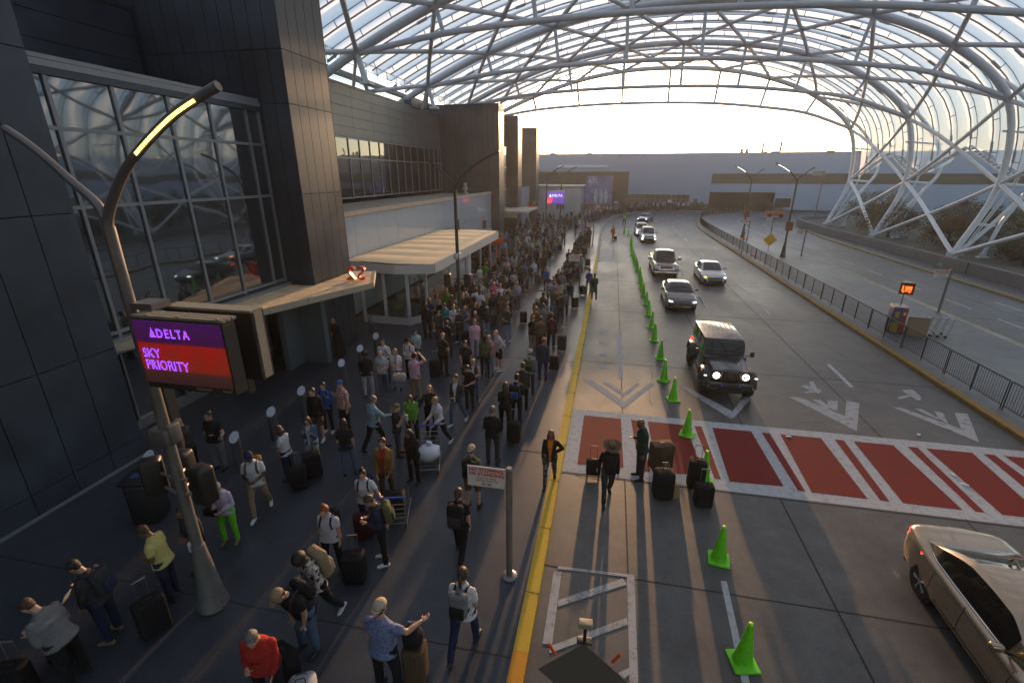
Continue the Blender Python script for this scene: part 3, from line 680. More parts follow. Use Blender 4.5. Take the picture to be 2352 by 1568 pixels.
b = MB(); b.bb((-29.5,1.2,0),(-12.2,1.3,3.3)); b.build('shopfront', glassy('front_glass', (.07,.06,.055), .08, .1), hall, angle=0)
b = MB()
for k in range(15): b.bb((-29.5+k*1.2,1.0,0),(-29.44+k*1.2,1.19,3.3))
b.bb((-29.5,1.0,2.2),(-12.2,1.18,2.26)); b.build('shopfront_frame', frame, hall, angle=0)
b = MB(); b.bb((-11.3,-.06,0),(-10.3,0,2.4)); b.build('door', frame_d, hall, angle=0)
b = MB()
for x, z, w in ((28.5,.9,.5),(29.6,.9,.5)): b.bb((x-30,4,12.5),(x-30+w,4.6,12.5+z))
b.tube([(3.4,5,12.4),(3.4,5,14.7)], .2, 8); b.tube([(7.2,5,14.9),(7.2,5,12.9),(6.9,5,12.7),(5.4,5,12.7)], .22, 8); b.tube([(3.4,5,12.9),(4.4,5,12.7)], .12, 6)
for x, h in ((16.5,.4),(22,.3),(-52,.5),(-46,.35),(-37,.3)): b.bb((x,3,12.5),(x+1.4,4,12.5+h))
b.build('roof_vent', pbr('rusty_vent', (.16,.1,.06), .7), hall, angle=30)
b = MB(); b.bb((-43.5,-.35,9.4),(-31.5,-.02,9.95)); b.build('sign_strip', pbr('pale_strip', (.6,.6,.62), .5), hall, angle=0)
# ---- kiosk (glazed booth with cream roof)
kio = thing('ticket_kiosk', 'white framed glass kiosk with wide cream fabric roof on the pavement', 'kiosk', (-12,30,.15))
kx, ky = 12, -30
whitef = pbr('white_aluminium', (.60,.60,.60), .4, .1, noise_amt=.05)
def kb(b, name, m, angle=0, par=None): b.xf(Matrix.Translation((kx,ky,-.15))); return b.build(name, m, par or kio, angle=angle)
rp = [(-13.95,23.05),(-10.75,22.35),(-8.86,22.99),(-8.86,37.5),(-13.95,38.0)]
cream = pbr('cream_roof', (.74,.60,.38), .75, noise_amt=.06, nscale=1.5)
rows = []
for j in range(49):
    f = j/48; row = []
    for i in range(13):
        u = i/12; x = -13.95+u*5.09
        ya = 23.05+(x+13.95)/3.2*(-.7) if x < -10.75 else 22.35+(x+10.75)/1.89*.64
        yb_ = 38.0-.5*u; y = ya+(yb_-ya)*f
        z = 3.5+.10*math.sin(PI*u)*(.6+.4*abs(math.sin(f*PI*7)))+.045*abs(math.sin(f*PI*7))*(1-u*.7)+.10*u*f
        row.append((x,y,z))
    rows.append(row)
b = MB(); b.grid(rows); kb(b, 'fabric_roof', cream, 60)
b = MB(); b.prism([(x,y) for x, y in rp], 3.30, 3.44)
for i in range(4):
    p, q = Vector((*rp[i],0)), Vector((*rp[(i+1)%5],0))
    if i in (3,): continue
    t = (q-p).normalized(); n = Vector((t.y,-t.x,0))*.06
    zz = 3.5 if i < 2 else 3.56
    b.prism([(p+n*.1).xy, (q+n*.1).xy, (q+n).xy, (p+n).xy], 3.02, zz)
kb(b, 'fascia', whitef)
gp = [(-13.0,22.9),(-11.7,22.85),(-10.35,22.8),(-9.75,23.9)]
cg = clear_glass('clear_glass')
for x, y in gp+[(-9.55,27.2),(-9.5,30.6),(-9.45,34.2),(-9.45,37.2),(-13.8,37.6)]:
    b = MB(); b.bb((x-.07,y-.07,.15),(x+.07,y+.07,3.3)); kb(b, 'post', whitef)
b = MB(); b.bb((-9.62,30.7,.15),(-9.38,31.5,3.3)); kb(b, 'post', whitef)
b = MB()
for i in range(3):
    p, q = Vector((*gp[i],0)), Vector((*gp[i+1],0)); t = (q-p).normalized(); n = Vector((-t.y,t.x,0))*.05
    for z0, z1 in ((.15,.55),(3.1,3.3)): b = MB(); b.prism([(p-n+t*.07).xy,(q-n-t*.07).xy,(q+n-t*.07).xy,(p+n+t*.07).xy], z0, z1); kb(b, 'frame_rail', whitef)
for i in range(3):
    p, q = Vector((*gp[i],0)), Vector((*gp[i+1],0)); t = (q-p).normalized(); n = Vector((-t.y,t.x,0))*.012; p = p+t*.08; q = q-t*.08
    b = MB(); b.prism([(p-n).xy,(q-n).xy,(q+n).xy,(p+n).xy], .56, 3.09); kb(b, 'pane', cg)
for y0_, y1_ in ((31.5,34.1),(34.3,37.1)):
    b = MB(); b.bb((-9.47,y0_,.2),(-9.445,y1_,3.1)); kb(b, 'pane', cg)
b = MB(); b.bb((-13.85,23,.151),(-9.6,37.4,.17)); kb(b, 'floor', pbr('kiosk_floor', (.16,.14,.11), .5, noise_amt=.15))
ct = thing('check_in_counter', 'wooden check in counter with brown top standing under the kiosk roof', 'counter', (-10.2,26.2,.15))
b = MB(); b.rbox((0,0,.5),(.75,3.4,1.0),.03); b.bb((-.9,-1.85,0),(.35,-1.6,1.1)); b.build('cabinet', pbr('counter_wood', (.26,.16,.07), .5, noise_amt=.2), ct)
b = MB(); b.bb((-.5,-1.9,1.02),(.5,1.8,1.08)); b.build('counter_top', pbr('counter_top_brown', (.32,.17,.11), .3), ct)
b = MB(); b.bb((-.45,-1.87,.3),(-.1,-1.855,.75)); b.build('notice', pbr('notice_white', (.7,.7,.68), .5), ct)
for i, y in enumerate((25.0,26.3,27.4)):
    m_ = thing('monitor', ['flat monitor on the near end of the kiosk counter','flat monitor in the middle of the kiosk counter','flat monitor on the far end of the kiosk counter'][i], 'monitor', (-10.2,y,1.23), .3, 'monitors on the counter')
    b = MB(); b.box((0,0,.32),(.5,.03,.32), M=Matrix.Rotation(-.35,3,'X')); b.build('screen', pbr('monitor_back', (.5,.5,.5), .25, .3), m_)
    b = MB(); b.tube([(0,.03,.01),(0,.03,.28)], .02, 6); b.rbox((0,.03,.01),(.22,.16,.02),.008); b.build('stand', frame_d, m_)
# board leaning in the kiosk
b = MB(); b.bb((-.35,-.02,0),(.35,.02,1.0)); tag(b.build('notice_board', pbr('board_white', (.6,.62,.66), .5), loc=(-10.6,23.6,.18), rot=(0,0,.15), angle=0), 'blank white notice board standing inside the kiosk front pane', 'board')
# ---- right side: retaining wall, planter, beige building, trees
wallm = surface('retaining_concrete', [(.13,.13,.13),(.19,.185,.18),(.75,.75,.75),(1.1,1.1,1.1)], .7, .1, (.5, 5))
WL = [Vector((28.9,-12,0)), Vector((28.9,45,0)), Vector((28.8,60,0))]+catmull([(28.6,70,0),(28.75,78,0),(29.3,84,0),(30.6,89,0),(33.2,91.5,0),(38,92.5,0)], 6)
b = MB(); a_ = WL; c_ = offset(WL, -.4)
b.grid([[(*p.xy, -.02) for p in a_], [(*p.xy, 1.1) for p in a_], [(*p.xy, 1.1) for p in c_], [(*p.xy, .0) for p in c_]], 0, flip=True)
for k in range(9): b.bb((28.86,5+k*8,.05),(28.9,5.04+k*8,1.12), 1)
tag(b.build('retaining_wall', [wallm, dark_joint], angle=20), 'long low grey concrete wall under the white canopy legs', 'wall')
g = MB(); g.flat([(29.2,-12),(29.2,80),(31,89),(34,91.2),(120,92),(120,-12)], .7); struct(g.build('planting_bed', pbr('planting_earth', (.10,.095,.07), .95, noise_amt=.4, nscale=.5), angle=0))
b = MB(); b.bb((54,10,.7),(54.5,62,4.6), 0); b.bb((54.5,10,.7),(75,62,4.5), 0); b.bb((53.8,10,4.6),(75,62,4.8), 1)
for y in (20,30,40,50): b.bb((53.94,y,.7),(53.99,y+.05,4.6), 1)
tag(b.build('beige_building', [pbr('beige_wall', (.33,.28,.22), .8, noise_amt=.08, nscale=.5), frame], angle=0), 'plain beige low building behind the trees at the right edge', 'building')
b = MB(); b.bb((40,30,.7),(40.4,47,1.9)); b.bb((40,47,.7),(54,47.4,1.9)); tag(b.build('beige_garden_wall', pbr('beige_wall', (.33,.28,.22), .8), angle=0), 'low beige garden wall in front of the beige building', 'wall')
# ================================================================ STREET FURNITURE
RX = Matrix.Rotation(PI/2,4,'X')
polem = pbr('weathered_pole', (.20,.19,.18), .42, .4, noise_amt=.15, nscale=4)
poled = pbr('dark_pole', (.06,.058,.056), .45, .3, noise_amt=.12, nscale=4)
blackp = pbr('black_plastic', (.018,.017,.016), .45)
led = pbr('led_strip', (.9,.8,.4), .4, emit=(1.0,.76,.10), es=4)
led_w = pbr('led_strip_dim', (.9,.9,.8), .4, emit=(1.0,.92,.7), es=3)
def street_lamp(label, x, y, lit='right', big=1, side=1, group='forked street lamps', m=None, extra=True, z0=.15, s=1.0):
    t = thing('street_lamp', label, 'street lamp', (x,y,z0), 0, group); m = m or polem
    b = MB(); b.lathe([(.25,0),(.27,.03),(.26,.08),(.215,.3),(.165,.8),(.112,1.38),(.112,1.42),(.09,1.43)], 20); b.build('base', m, t)
    b = MB(); b.tube([(0,0,1.4),(0,0,4),(0,0,6.6),(0,0,7.05)], [.092,.086,.08,.083], 16); b.build('pole', m, t)
    L_a = [(0,0,6.95),(-.01,0,7.12),(-.08,0,7.36),(-.40,0,7.65),(-.76,0,7.98),(-1.05,0,8.2),(-1.28,0,8.34)]
    R_a = [(0,0,6.95),(.03,0,7.15),(.24,0,7.46),(.55,0,7.8),(.92,0,8.09),(1.41,0,8.40),(1.78,0,8.58),(2.22,0,8.75)]
    for nm, P in (('left', L_a), ('right', R_a)):
        P = [Vector((p[0]*side,p[1],p[2])) for p in P]; C_ = catmull(P, 4); k = len(C_)
        b = MB(); b.tube(C_, [.08-.026*min(1,i/(k*.55)) for i in range(k)], 10)
        arm = b.build('arm', m, t)
        if nm == 'right':
            i0, i1 = int(k*.52), int(k*.93); seg = C_[i0:i1]; b = MB()
            b.tube([p+Vector((.0,0,-.0)) for p in C_[i0-1:]], .060, 10); b.build('lamp_head', m, arm)
            b = MB()
            for i in range(len(seg)-1):
                for q in range(3):
                    p = seg[i].lerp(seg[i+1], q/3+.1); w_ = seg[i].lerp(seg[i+1], q/3+.32)
                    o1, o2 = Vector((side*.015,-.050,-.046)), Vector((side*-.0,-.066,-.016))
                    b.add([p+o1, w_+o1, w_+o2, p+o2], [(0,1,2,3)])
            b.build('led_strip', led if lit == 'right' else (led_w if lit else m), arm, angle=0)
    return t
def speakers(x, y, z, label, grp, dirs=((-.45,.15,.5),(.42,.0,-.2))):
    t = thing('signal_cluster', label, 'traffic signal', (x,y,z), 0, grp)
    for dx, dy, rz in dirs:
        b = MB(); b.rbox((dx,dy,0),(.34,.3,.72),.07, M=Matrix.Rotation(rz,3,'Z')); b.build('signal_head', blackp, t)
        for zz in (.1,-.2): MB().tube([(0,0,zz),(dx*.7,dy,zz)], .03, 6).build('bracket', polem, t)
l1 = street_lamp('tall grey forked street lamp with glowing yellow strip, carrying the large red screen', -6.95, 5.5, 'right')
b = MB(); b.rbox((.0,-.02,3.72),(.34,.3,.28),.03); b.rbox((.16,.0,3.75),(.1,.2,.34),.02); b.build('junction_box', polem, l1)
l2 = street_lamp('dark forked street lamp standing in the crowd beside the kiosk roof', -7.5, 22.8, None, m=poled)
b = MB(); b.rbox((0,0,3.95),(.3,.3,.1),.03); b.lathe([(.02,-.16),(.1,-.12),(.13,0),(.13,.06)], 12, (-.02,-.22,3.85)); b.build('camera_dome', pbr('camera_white', (.6,.6,.6), .3), l2)
b = MB(); b.box((.12,0,5.4),(.14,.2,.5)); b.build('control_box', polem, l2)
street_lamp('forked lamp holding the far purple screen beyond the kiosk', -8.64, 64.9, None, m=poled)
street_lamp('forked lamp just beyond the far purple screen', -7.7, 74.4, None, m=poled)
r1 = street_lamp('forked lamp on the median behind the yellow diamond sign', 17.0, 51.4, 'dim', m=poled, side=-1)
r2 = street_lamp('forked lamp on the median, the farther one beside the orange mat', 16.9, 66.9, 'dim', m=poled, side=-1)
for r_ in (r1, r2):
    b = MB(); b.box((0,-.2,3.0),(.62,.25,.85)); b.build('orange_box', pbr('dull_red_box', (.16,.04,.02), .5), r_)
rr = thing('light_mast', 'slim reddish mast with small sign at its top by the far right kerb', 'mast', (35.5,95.2,.15))
b = MB(); b.tube([(0,0,0),(0,0,8.3)], .11, 8); b.build('pole', pbr('rust_pole', (.2,.09,.06), .5), rr); b = MB(); b.bb((-1.9,-.03,7.5),(0,.03,8.25)); b.build('sign_panel', polem, rr, angle=0)
speakers(-6.95, 5.45, 2.9, 'black signal heads clamped on the lamp pole under the large screen', 'signal heads on lamp poles', ((-.62,.12,.7),(-.3,.42,.2),(.42,.1,-.15)))
speakers(-7.5, 22.8, 2.75, 'black signal heads clamped on the lamp pole beside the kiosk', 'signal heads on lamp poles', ((-.55,-.1,.2),(.5,0,-.1)))
speakers(-7.7, 74.4, 3.2, 'black signal heads on the lamp beyond the far purple screen', 'signal heads on lamp poles')
# ---- LED screens
def led_mat(name, bands, zs, dot=34, es=1.0):
    """emissive dot matrix with colour bands by height (object z)"""
    m = bpy.data.materials.new(name); N, L = nodes(m); bs = N['Principled BSDF']; bs.inputs['Base Color'].default_value = (.02,.015,.02,1); bs.inputs['Roughness'].default_value = .7
    tc = N.new('ShaderNodeTexCoord'); sx = N.new('ShaderNodeSeparateXYZ'); L.new(tc.outputs['Object'], sx.inputs[0])
    mr = N.new('ShaderNodeMapRange'); mr.inputs['From Min'].default_value = zs[0]; mr.inputs['From Max'].default_value = zs[1]; L.new(sx.outputs['Z'], mr.inputs['Value'])
    cr = N.new('ShaderNodeValToRGB'); cr.color_ramp.interpolation = 'LINEAR'
    while len(cr.color_ramp.elements) < len(bands): cr.color_ramp.elements.new(.5)
    for e, (p, c) in zip(cr.color_ramp.elements, bands): e.position = p; e.color = (*c, 1)
    L.new(mr.outputs[0], cr.inputs[0])
    if dot:
        def wave(o):
            a = N.new('ShaderNodeMath'); a.operation = 'MULTIPLY'; a.inputs[1].default_value = dot*2*PI/2; L.new(o, a.inputs[0])
            s_ = N.new('ShaderNodeMath'); s_.operation = 'SINE'; L.new(a.outputs[0], s_.inputs[0]); q = N.new('ShaderNodeMath'); q.operation = 'ABSOLUTE'; L.new(s_.outputs[0], q.inputs[0]); return q
        a = wave(sx.outputs['X']); c = wave(sx.outputs['Z']); mu = N.new('ShaderNodeMath'); mu.operation = 'MULTIPLY'; L.new(a.outputs[0], mu.inputs[0]); L.new(c.outputs[0], mu.inputs[1])
        ml = N.new('ShaderNodeMath'); ml.operation = 'MULTIPLY'; ml.inputs[1].default_value = es*2; L.new(mu.outputs[0], ml.inputs[0]); L.new(ml.outputs[0], bs.inputs['Emission Strength'])
    else: bs.inputs['Emission Strength'].default_value = es
    L.new(cr.outputs[0], bs.inputs['Emission Color']); return m
sc = thing('led_screen', 'large screen reading SKY PRIORITY in purple on red, mounted on the nearest lamp', 'display screen', (-5.80,5.25,4.93), .0); sc.scale = (.75,1,.93)
cab = pbr('screen_cabinet', (.36,.31,.22), .55, noise_amt=.12, nscale=5); cabd = pbr('screen_cabinet_dark', (.05,.042,.034), .5)
b = MB(); b.bb((-1.0,-.12,0),(1.0,.1,1.14), 1)
for k in range(3): b.bb((-1.0,-.10+k*.09,1.15),(1.0,-.035+k*.09,1.19), 0)
for x in (-.7, .0, .85): b.bb((x,-.1,1.19),(x+.06,.12,1.205), 0)
b.bb((-1.03,.08,.02),(-1.0,.12,1.15), 0)
b.build('front_cabinet', [cab, cabd], sc, angle=0)
b = MB(); b.bb((-1.0,.42,0),(1.0,.68,1.14), 1); b.bb((-1.0,.42,1.145),(1.0,.68,1.18), 0); b.bb((1.0,.46,0.02),(1.03,.62,1.14), 0); b.build('rear_cabinet', [cab, cabd], sc, angle=0)
b = MB(); b.bb((-1.3,.1,1.2),(-.8,.42,1.3)); b.build('mounting_bracket', polem, sc, angle=0)
b = MB(); b.bb((-.97,-.135,.1),(.97,-.121,1.12))
b.build('screen', led_mat('led_bands', [(0,(.06,.02,.02)),(.2,(.11,.035,.03)),(.24,(.42,.03,.008)),(.62,(.58,.02,.01)),(.655,(.5,.02,.01)),(.67,(.09,.01,.09)),(1,(.10,.012,.16))], (.1,1.12), 30, .21), sc, angle=0)
tm = led_mat('led_text', [(0,(.30,.08,1.0)),(1,(.34,.07,1.0))], (0,1), 30, .8)
b = MB(); b.text('DELTA', .2, Matrix.Translation((-.10,-.145,.87)) @ RX, .003, 0, 'CENTER', 1.3, .004)
b.add([(-.62,-.148,.87),(-.47,-.148,.87),(-.545,-.148,1.03)], [(0,1,2)])
b.build('lettering', tm, sc, angle=0)
b = MB(); b.text('SKY', .215, Matrix.Translation((-.88,-.145,.53)) @ RX, .003, 0, 'LEFT', 1.08, .004); b.build('lettering', tm, sc, angle=0)
b = MB(); b.text('PRIORITY', .215, Matrix.Translation((-.88,-.145,.34)) @ RX, .003, 0, 'LEFT', 1.08, .004); b.build('lettering', tm, sc, angle=0)
b = MB(); b.text('DAKTRONICS', .052, Matrix.Translation((.3,-.128,.035)) @ RX, .003, 0, 'CENTER', 1.1); b.build('maker_lettering', pbr('letter_cream', (.5,.42,.3), .5), sc, angle=0); b = MB(); b.text('GALAXY', .052, Matrix.Translation((.82,-.128,.035)) @ RX, .003, 0, 'CENTER', 1.1); b.build('maker_lettering', pbr('letter_cream', (.5,.42,.3), .5), sc, angle=0)
s2 = thing('led_screen', 'purple screen with white lettering and a red corner on a lamp pole beyond the kiosk', 'display screen', (-7.35,64.7,4.2))
b = MB(); b.bb((-1.2,0,-.02),(1.2,.3,1.66)); b.build('cabinet', cab, s2, angle=0)
b = MB(); b.bb((-1.13,-.02,.04),(1.13,-.002,1.6)); b.build('screen', led_mat('led_far', [(0,(.07,.03,.24)),(1,(.10,.05,.34))], (0,1.6), 0, .7), s2, angle=0)
b = MB(); b.add([(-1.1,-.03,.05),(-.6,-.03,.05),(-.42,-.03,.75),(-1.1,-.03,.75)], [(0,1,2,3)]); b.build('red_corner', pbr('led_red', (.5,.02,.03), .5, emit=(.8,.03,.06), es=1), s2, angle=0)
b = MB(); b.text('DELTA', .42, Matrix.Translation((.18,-.035,.9)) @ RX, .003, 0, 'CENTER', 1.1); b.add([(-.92,-.037,.9),(-.58,-.037,.9),(-.75,-.037,1.22)], [(0,1,2)]); b.build('lettering', pbr('led_white', (.9,.9,.9), .5, emit=(.9,.9,1), es=.8), s2, angle=0)
# ---- no stopping signs
signw = pbr('sign_white', (.66,.62,.60), .4, noise_amt=.04); signr = pbr('sign_red', (.50,.02,.01), .5); signk = pbr('sign_grey_ink', (.10,.09,.09), .5)
def ns_sign(x, y, label, full=True, z0=.15, w_=.74, left=-1):
    t = thing('kerb_sign', label, 'sign', (x,y,z0), 0, 'no stopping signs')
    b = MB(); b.tube([(0,0,0),(0,0,2.56)], .065, 12); b.lathe([(.068,2.56),(.07,2.57),(.05,2.6)], 12); b.lathe([(.16,0),(.16,.02),(.09,.05),(.08,.05)], 14); b.build('post', polem, t)
    if full:
        b = MB(); b.tube([(-.05,-.08,2.3),(-.08,-.09,2.0),(-.1,-.09,1.72)], .012, 5); b.build('tag_strip', cab, t)
    b = MB(); b.bb((-.07-w_,-.02,2.12),(-.065,.0,2.56)); p = b.build('sign_panel', signw, t, angle=0)
    b = MB(); c = -.07-w_/2
    M_ = lambda z: Matrix.Translation((c,-.022,z)) @ RX
    b.text('NO STOPPING', .102, M_(2.455), .002, 0, bold=.003); b.build('lettering', signr, p, angle=0); b = MB(); b.text('OR STANDING', .102, M_(2.362), .002, 0, bold=.003); b.build('lettering', signr, p, angle=0)
    b = MB(); b.text('Except for Active', .055, M_(2.3), .002, 0); b.text('Loading / Unloading', .055, M_(2.25), .002, 0)
    b.bb((c-.1,-.024,2.15),(c+.1,-.021,2.155)); b.bb((c-.1,-.024,2.22),(c+.1,-.021,2.225)); b.bb((c-.1,-.024,2.15),(c-.095,-.021,2.225)); b.bb((c+.095,-.024,2.15),(c+.1,-.021,2.225)); b.bb((c-.08,-.024,2.17),(c-.02,-.021,2.195)); b.bb((c+.02,-.024,2.17),(c+.08,-.021,2.195)); b.build('small_print', signk, p, angle=0)
ns_sign(-1.55, 7.29, 'white NO STOPPING OR STANDING sign on the post nearest the camera')
ns_sign(-1.85, 32.39, 'white kerb sign on a post beside the person in the green coat', False)
ns_sign(-1.88, 55.1, 'small white kerb sign farthest along the straight kerb', False)
ns_sign(19.38, 31.35, 'red lettered sign on the slanting grey post across the median fence', False)
p = at(1840,588,.15); ns_sign(p.x, p.y, 'pale sign on a short post at the turn of the second road', False)
for px, py, lb in ((1715,555,'pale sign on a thin post beside the orange mat'),(1769,545,'pale sign on a thin post behind the yellow diamond')):
    p = at(px, py, .15); ns_sign(p.x, p.y, lb, False)
for i, (px, py) in enumerate(((1377,505),(1418,492),(1540,488))):
    p = at(px, py, .15); ns_sign(p.x, p.y, ['small white sign over the crowd at the start of the kerb bend','small white sign over the crowd below the welcome board','small white sign over the crowd at the hall shopfront'][i], False)
# ---- cones
coneg = pbr('lime_cone', (.15,.62,.008), .5, noise_amt=.22, nscale=7)
conet = pbr('cone_tip_lime', (.42,.85,.01), .45); coneb = pbr('cone_base_pale', (.42,.62,.25), .6, noise_amt=.15)
cone0 = None
CP = [(1705,1520,'the one nearest the camera'),(1650,1285,'second from the camera'),(1577,998,'standing on the red crossing'),(1545,918,'just past the crossing beside the black off-roader'),(1524,873,'second past the crossing'),(1516,823,'third past the crossing'),(1502,782,'fourth past the crossing'),(1496,752,'fifth past the crossing')]
CQ = [(678,1415),(655,1300),(622,1200),(602,1125),(590,1060),(583,997),(555,935),(545,880),(527,845),(515,800),(498,752),(492,705),(492,668),(490,632),(492,596),(458,545),(413,520)]
ordn = ['sixth','seventh','eighth','ninth','tenth','eleventh','twelfth','thirteenth','fourteenth','fifteenth','sixteenth','seventeenth','eighteenth','nineteenth','twentieth','last but one','farthest']
for i, q in enumerate(CP+[(c2(*v)[0], c2(*v)[1], '%s past the crossing' % o if i < 15 else o+' of the row') for i, (v, o) in enumerate(zip(CQ, ordn))]):
    p = at(q[0], q[1]); lb = 'lime green traffic cone, '+q[2]
    if cone0 is None:
        cone0 = thing('traffic_cone', lb, 'traffic cone', (p.x,p.y,.0), .2, 'lime cones in a row along the lane')
        b = MB(); b.lathe([(.185,.035),(.165,.06),(.15,.12),(.04,.86)], 20); b.build('cone_body', coneg, cone0, angle=50)
        b = MB(); b.lathe([(.04,.861),(.036,.9),(.03,.905)], 16); b.build('tip', conet, cone0, angle=50)
        b = MB(); b.rbox((0,0,.02),(.44,.44,.045),.015, n=2); b.build('base', coneg, cone0)
        cone_far = None
    else: dup(cone0, (p.x,p.y,0), random.uniform(-.5,.6), lb)
p = at(1615,1100); dup(cone0, (p.x,p.y,0), .1, 'yellow green traffic cone half hidden behind the upright black suitcase')
# ---- bollards with slanted pale caps
bs_m = pbr('bollard_steel', (.22,.23,.24), .3, .8); bc_m = pbr('bollard_cap', (.52,.57,.62), .35, .2)
def bollard(x, y, label, h=.95, grp='slant topped bollards', r=.125):
    t = thing('bollard', label, 'bollard', (x,y,.15), .25, grp); n = 20
    V = []; F = []
    for j in range(n): a = 2*PI*j/n; V.append((math.cos(a)*r, math.sin(a)*r, 0))
    for j in range(n): a = 2*PI*j/n; V.append((math.cos(a)*r, math.sin(a)*r, h+math.sin(a)*r*.9))
    for j in range(n): F.append((j,(j+1)%n,n+(j+1)%n,n+j))
    MB().add(V, F).build('post', bs_m, t); q = [(x_*1.03, y_*1.03, z_+.004) for x_, y_, z_ in V[n:]]
    MB().add(q+[(a,b_,c-.02) for a,b_,c in q], [tuple(range(n))]+[(j,n+j,n+(j+1)%n,(j+1)%n) for j in range(n)]).build('cap', bc_m, t)
    return t
for i, (x, y, lb) in enumerate(((-11.2,8.25,'beside the dark bin'),(-9.75,9.5,'by the man in khaki trousers'),(-9.75,11.0,'next to the woman with curly hair'),(-9.75,12.5,'behind the young man in a long black top'),(-9.75,15.0,'near the man in black tee, third from the kiosk'),(-9.85,16.6,'second from the kiosk'),(-9.95,18.2,'nearest the kiosk'))):
    bollard(x, y, 'steel bollard with pale slanted cap, '+lb)
for k in range(7):
    p = at(1210+k*4.2, 537-k*3.1, 1.0); bollard(p.x, p.y, 'thin steel bollard in the far row, number %s from the near end' % ['one','two','three','four','five','six','seven'][k], .95, 'far row of bollards', .1)
# glass blades beneath the kiosk front
for i, (x, y) in enumerate(((-12.6,20.6),(-11.3,20.3))):
    b = MB(); b.bb((-.03,-.3,0),(.03,.3,1.15)); tag(b.build('glass_screen', cg, loc=(x,y,.15), angle=0, rot=(0,0,.3)), ['upright glass fin on the pavement before the kiosk, left one','upright glass fin on the pavement before the kiosk, right one'][i], 'glass panel', 'glass fins before the kiosk')
# ---- bins
binm = pbr('bin_black', (.012,.013,.016), .5)
def bin_(x, y, label, s=1):
    t = thing('litter_bin', label, 'bin', (x,y,.15), .3, 'litter bins'); b = MB(); b.rbox((0,0,.55*s),(.62*s,.62*s,1.1*s),.12); b.build('bin_body', binm, t)
    b = MB(); b.rbox((0,-.02,1.14*s),(.66*s,.66*s,.1),.04); l = b.build('lid', binm, t); b = MB(); b.rbox((0,-.05,1.2*s),(.34*s,.2*s,.02),.008); b.build('slot', pbr('bin_blue', (.03,.06,.2), .5), l)
bin_(-10.3, 7.3, 'black litter bin with blue slot by the dark panelled wall')
p = at(1220,566,.15); bin_(p.x, p.y, 'black litter bin by the second entrance next to the thin bollards', .9)
# ---- stanchions and belts
st0 = None
belt = pbr('red_belt', (.62,.09,.04), .6); stm = pbr('stanchion_steel', (.35,.35,.34), .3, .8)
SP = [((1205.6,676.7),'left front'),((1215,661),'left rear'),((1252,686.5),'right'),((1244.6,703),'front right')]
SPp = []
for (q, lb) in SP:
    p = at(q[0], q[1], .15); SPp.append(p)
    t = thing('stanchion', 'steel queue stanchion, the %s one by the empty aisle' % lb, 'stanchion', (p.x,p.y,.15), 0, 'queue stanchions')
    b = MB(); b.tube([(0,0,.02),(0,0,.98)], .033, 10); b.build('post', stm, t); b = MB(); b.lathe([(.19,0),(.19,.015),(.04,.05)], 16); b.build('foot', stm, t); b = MB(); b.lathe([(.05,.93),(.055,1.0),(.03,1.03)], 12); b.build('head', blackp, t)
def beltm(a, c, lb):
    b = MB(); n = 8; V = []; F = []
    for i in range(n+1):
        f = i/n; p = a.lerp(c, f); sag = -.06*math.sin(PI*f); V += [(p.x,p.y,1.10+sag),(p.x,p.y,1.16+sag)]
    for i in range(n): F.append((2*i,2*i+2,2*i+3,2*i+1))
    V += [(x+.004,y+.003,z) for x,y,z in V]; F += [tuple(j+2*(n+1) for j in reversed(f)) for f in F]
    tag(b.add(V, F).build('queue_belt', belt, angle=0), lb, 'queue belt', 'red queue belts')
beltm(SPp[0], SPp[1], 'red queue belt between the two left stanchions')
beltm(SPp[3], SPp[2], 'red queue belt between the two right stanchions')
beltm(SPp[0]+Vector((.05,-2.6,0)), SPp[0], 'red queue belt running from the left front stanchion into the crowd')
beltm(SPp[3]+Vector((-1.5,.1,0)), SPp[3], 'red queue belt crossing behind the woman with the dark jacket')
# ---- median fence
fm = pbr('railing_black', (.022,.021,.02), .45, .3)
fence = thing('median_fence', 'long black steel railing following the median kerb', 'fence', (13.85,30,.15))
FLn = [Vector((13.85,5.4,0)), Vector((13.85,40,0)), Vector((13.85,66,0))]+catmull([(13.86,70,0),(13.95,76,0),(14.4,83,0),(15.4,90.5,0),(17.1,98.2,0),(19.1,102.6,0),(20.9,105.6,0),(24,109,0),(27,111.2,0)], 5)
acc = [0]
for i in range(1, len(FLn)): acc.append(acc[-1]+(FLn[i]-FLn[i-1]).length)
def fpt(s_):
    for i in range(1, len(acc)):
        if s_ <= acc[i]: return FLn[i-1].lerp(FLn[i], (s_-acc[i-1])/(acc[i]-acc[i-1]))
    return FLn[-1]
FO = Vector((13.85,30,0)); s_ = 0; PL = 3.12; k = 0
while s_+PL < acc[-1]:
    b = MB(); near = s_ < 60
    a = fpt(s_+.05)-FO; c = fpt(s_+PL-.05)-FO; mid = (a+c)/2
    r_ = .024
    for q in (a, mid, c): b.tube([q+Vector((0,0,0)), q+Vector((0,0,1.05))], r_, 4)
    b.tube([a+Vector((0,0,1.06)), c+Vector((0,0,1.06))], .026, 5); b.tube([a+Vector((0,0,.14)), c+Vector((0,0,.14))], .018, 4)
    nb = 25
    for j in range(1, nb):
        q = a.lerp(c, j/nb); b.tube([q+Vector((0,0,.14)), q+Vector((0,0,1.05))], .0085, 4, cap=False)
    b.build('railing_panel', fm, fence, angle=0); s_ += PL; k += 1
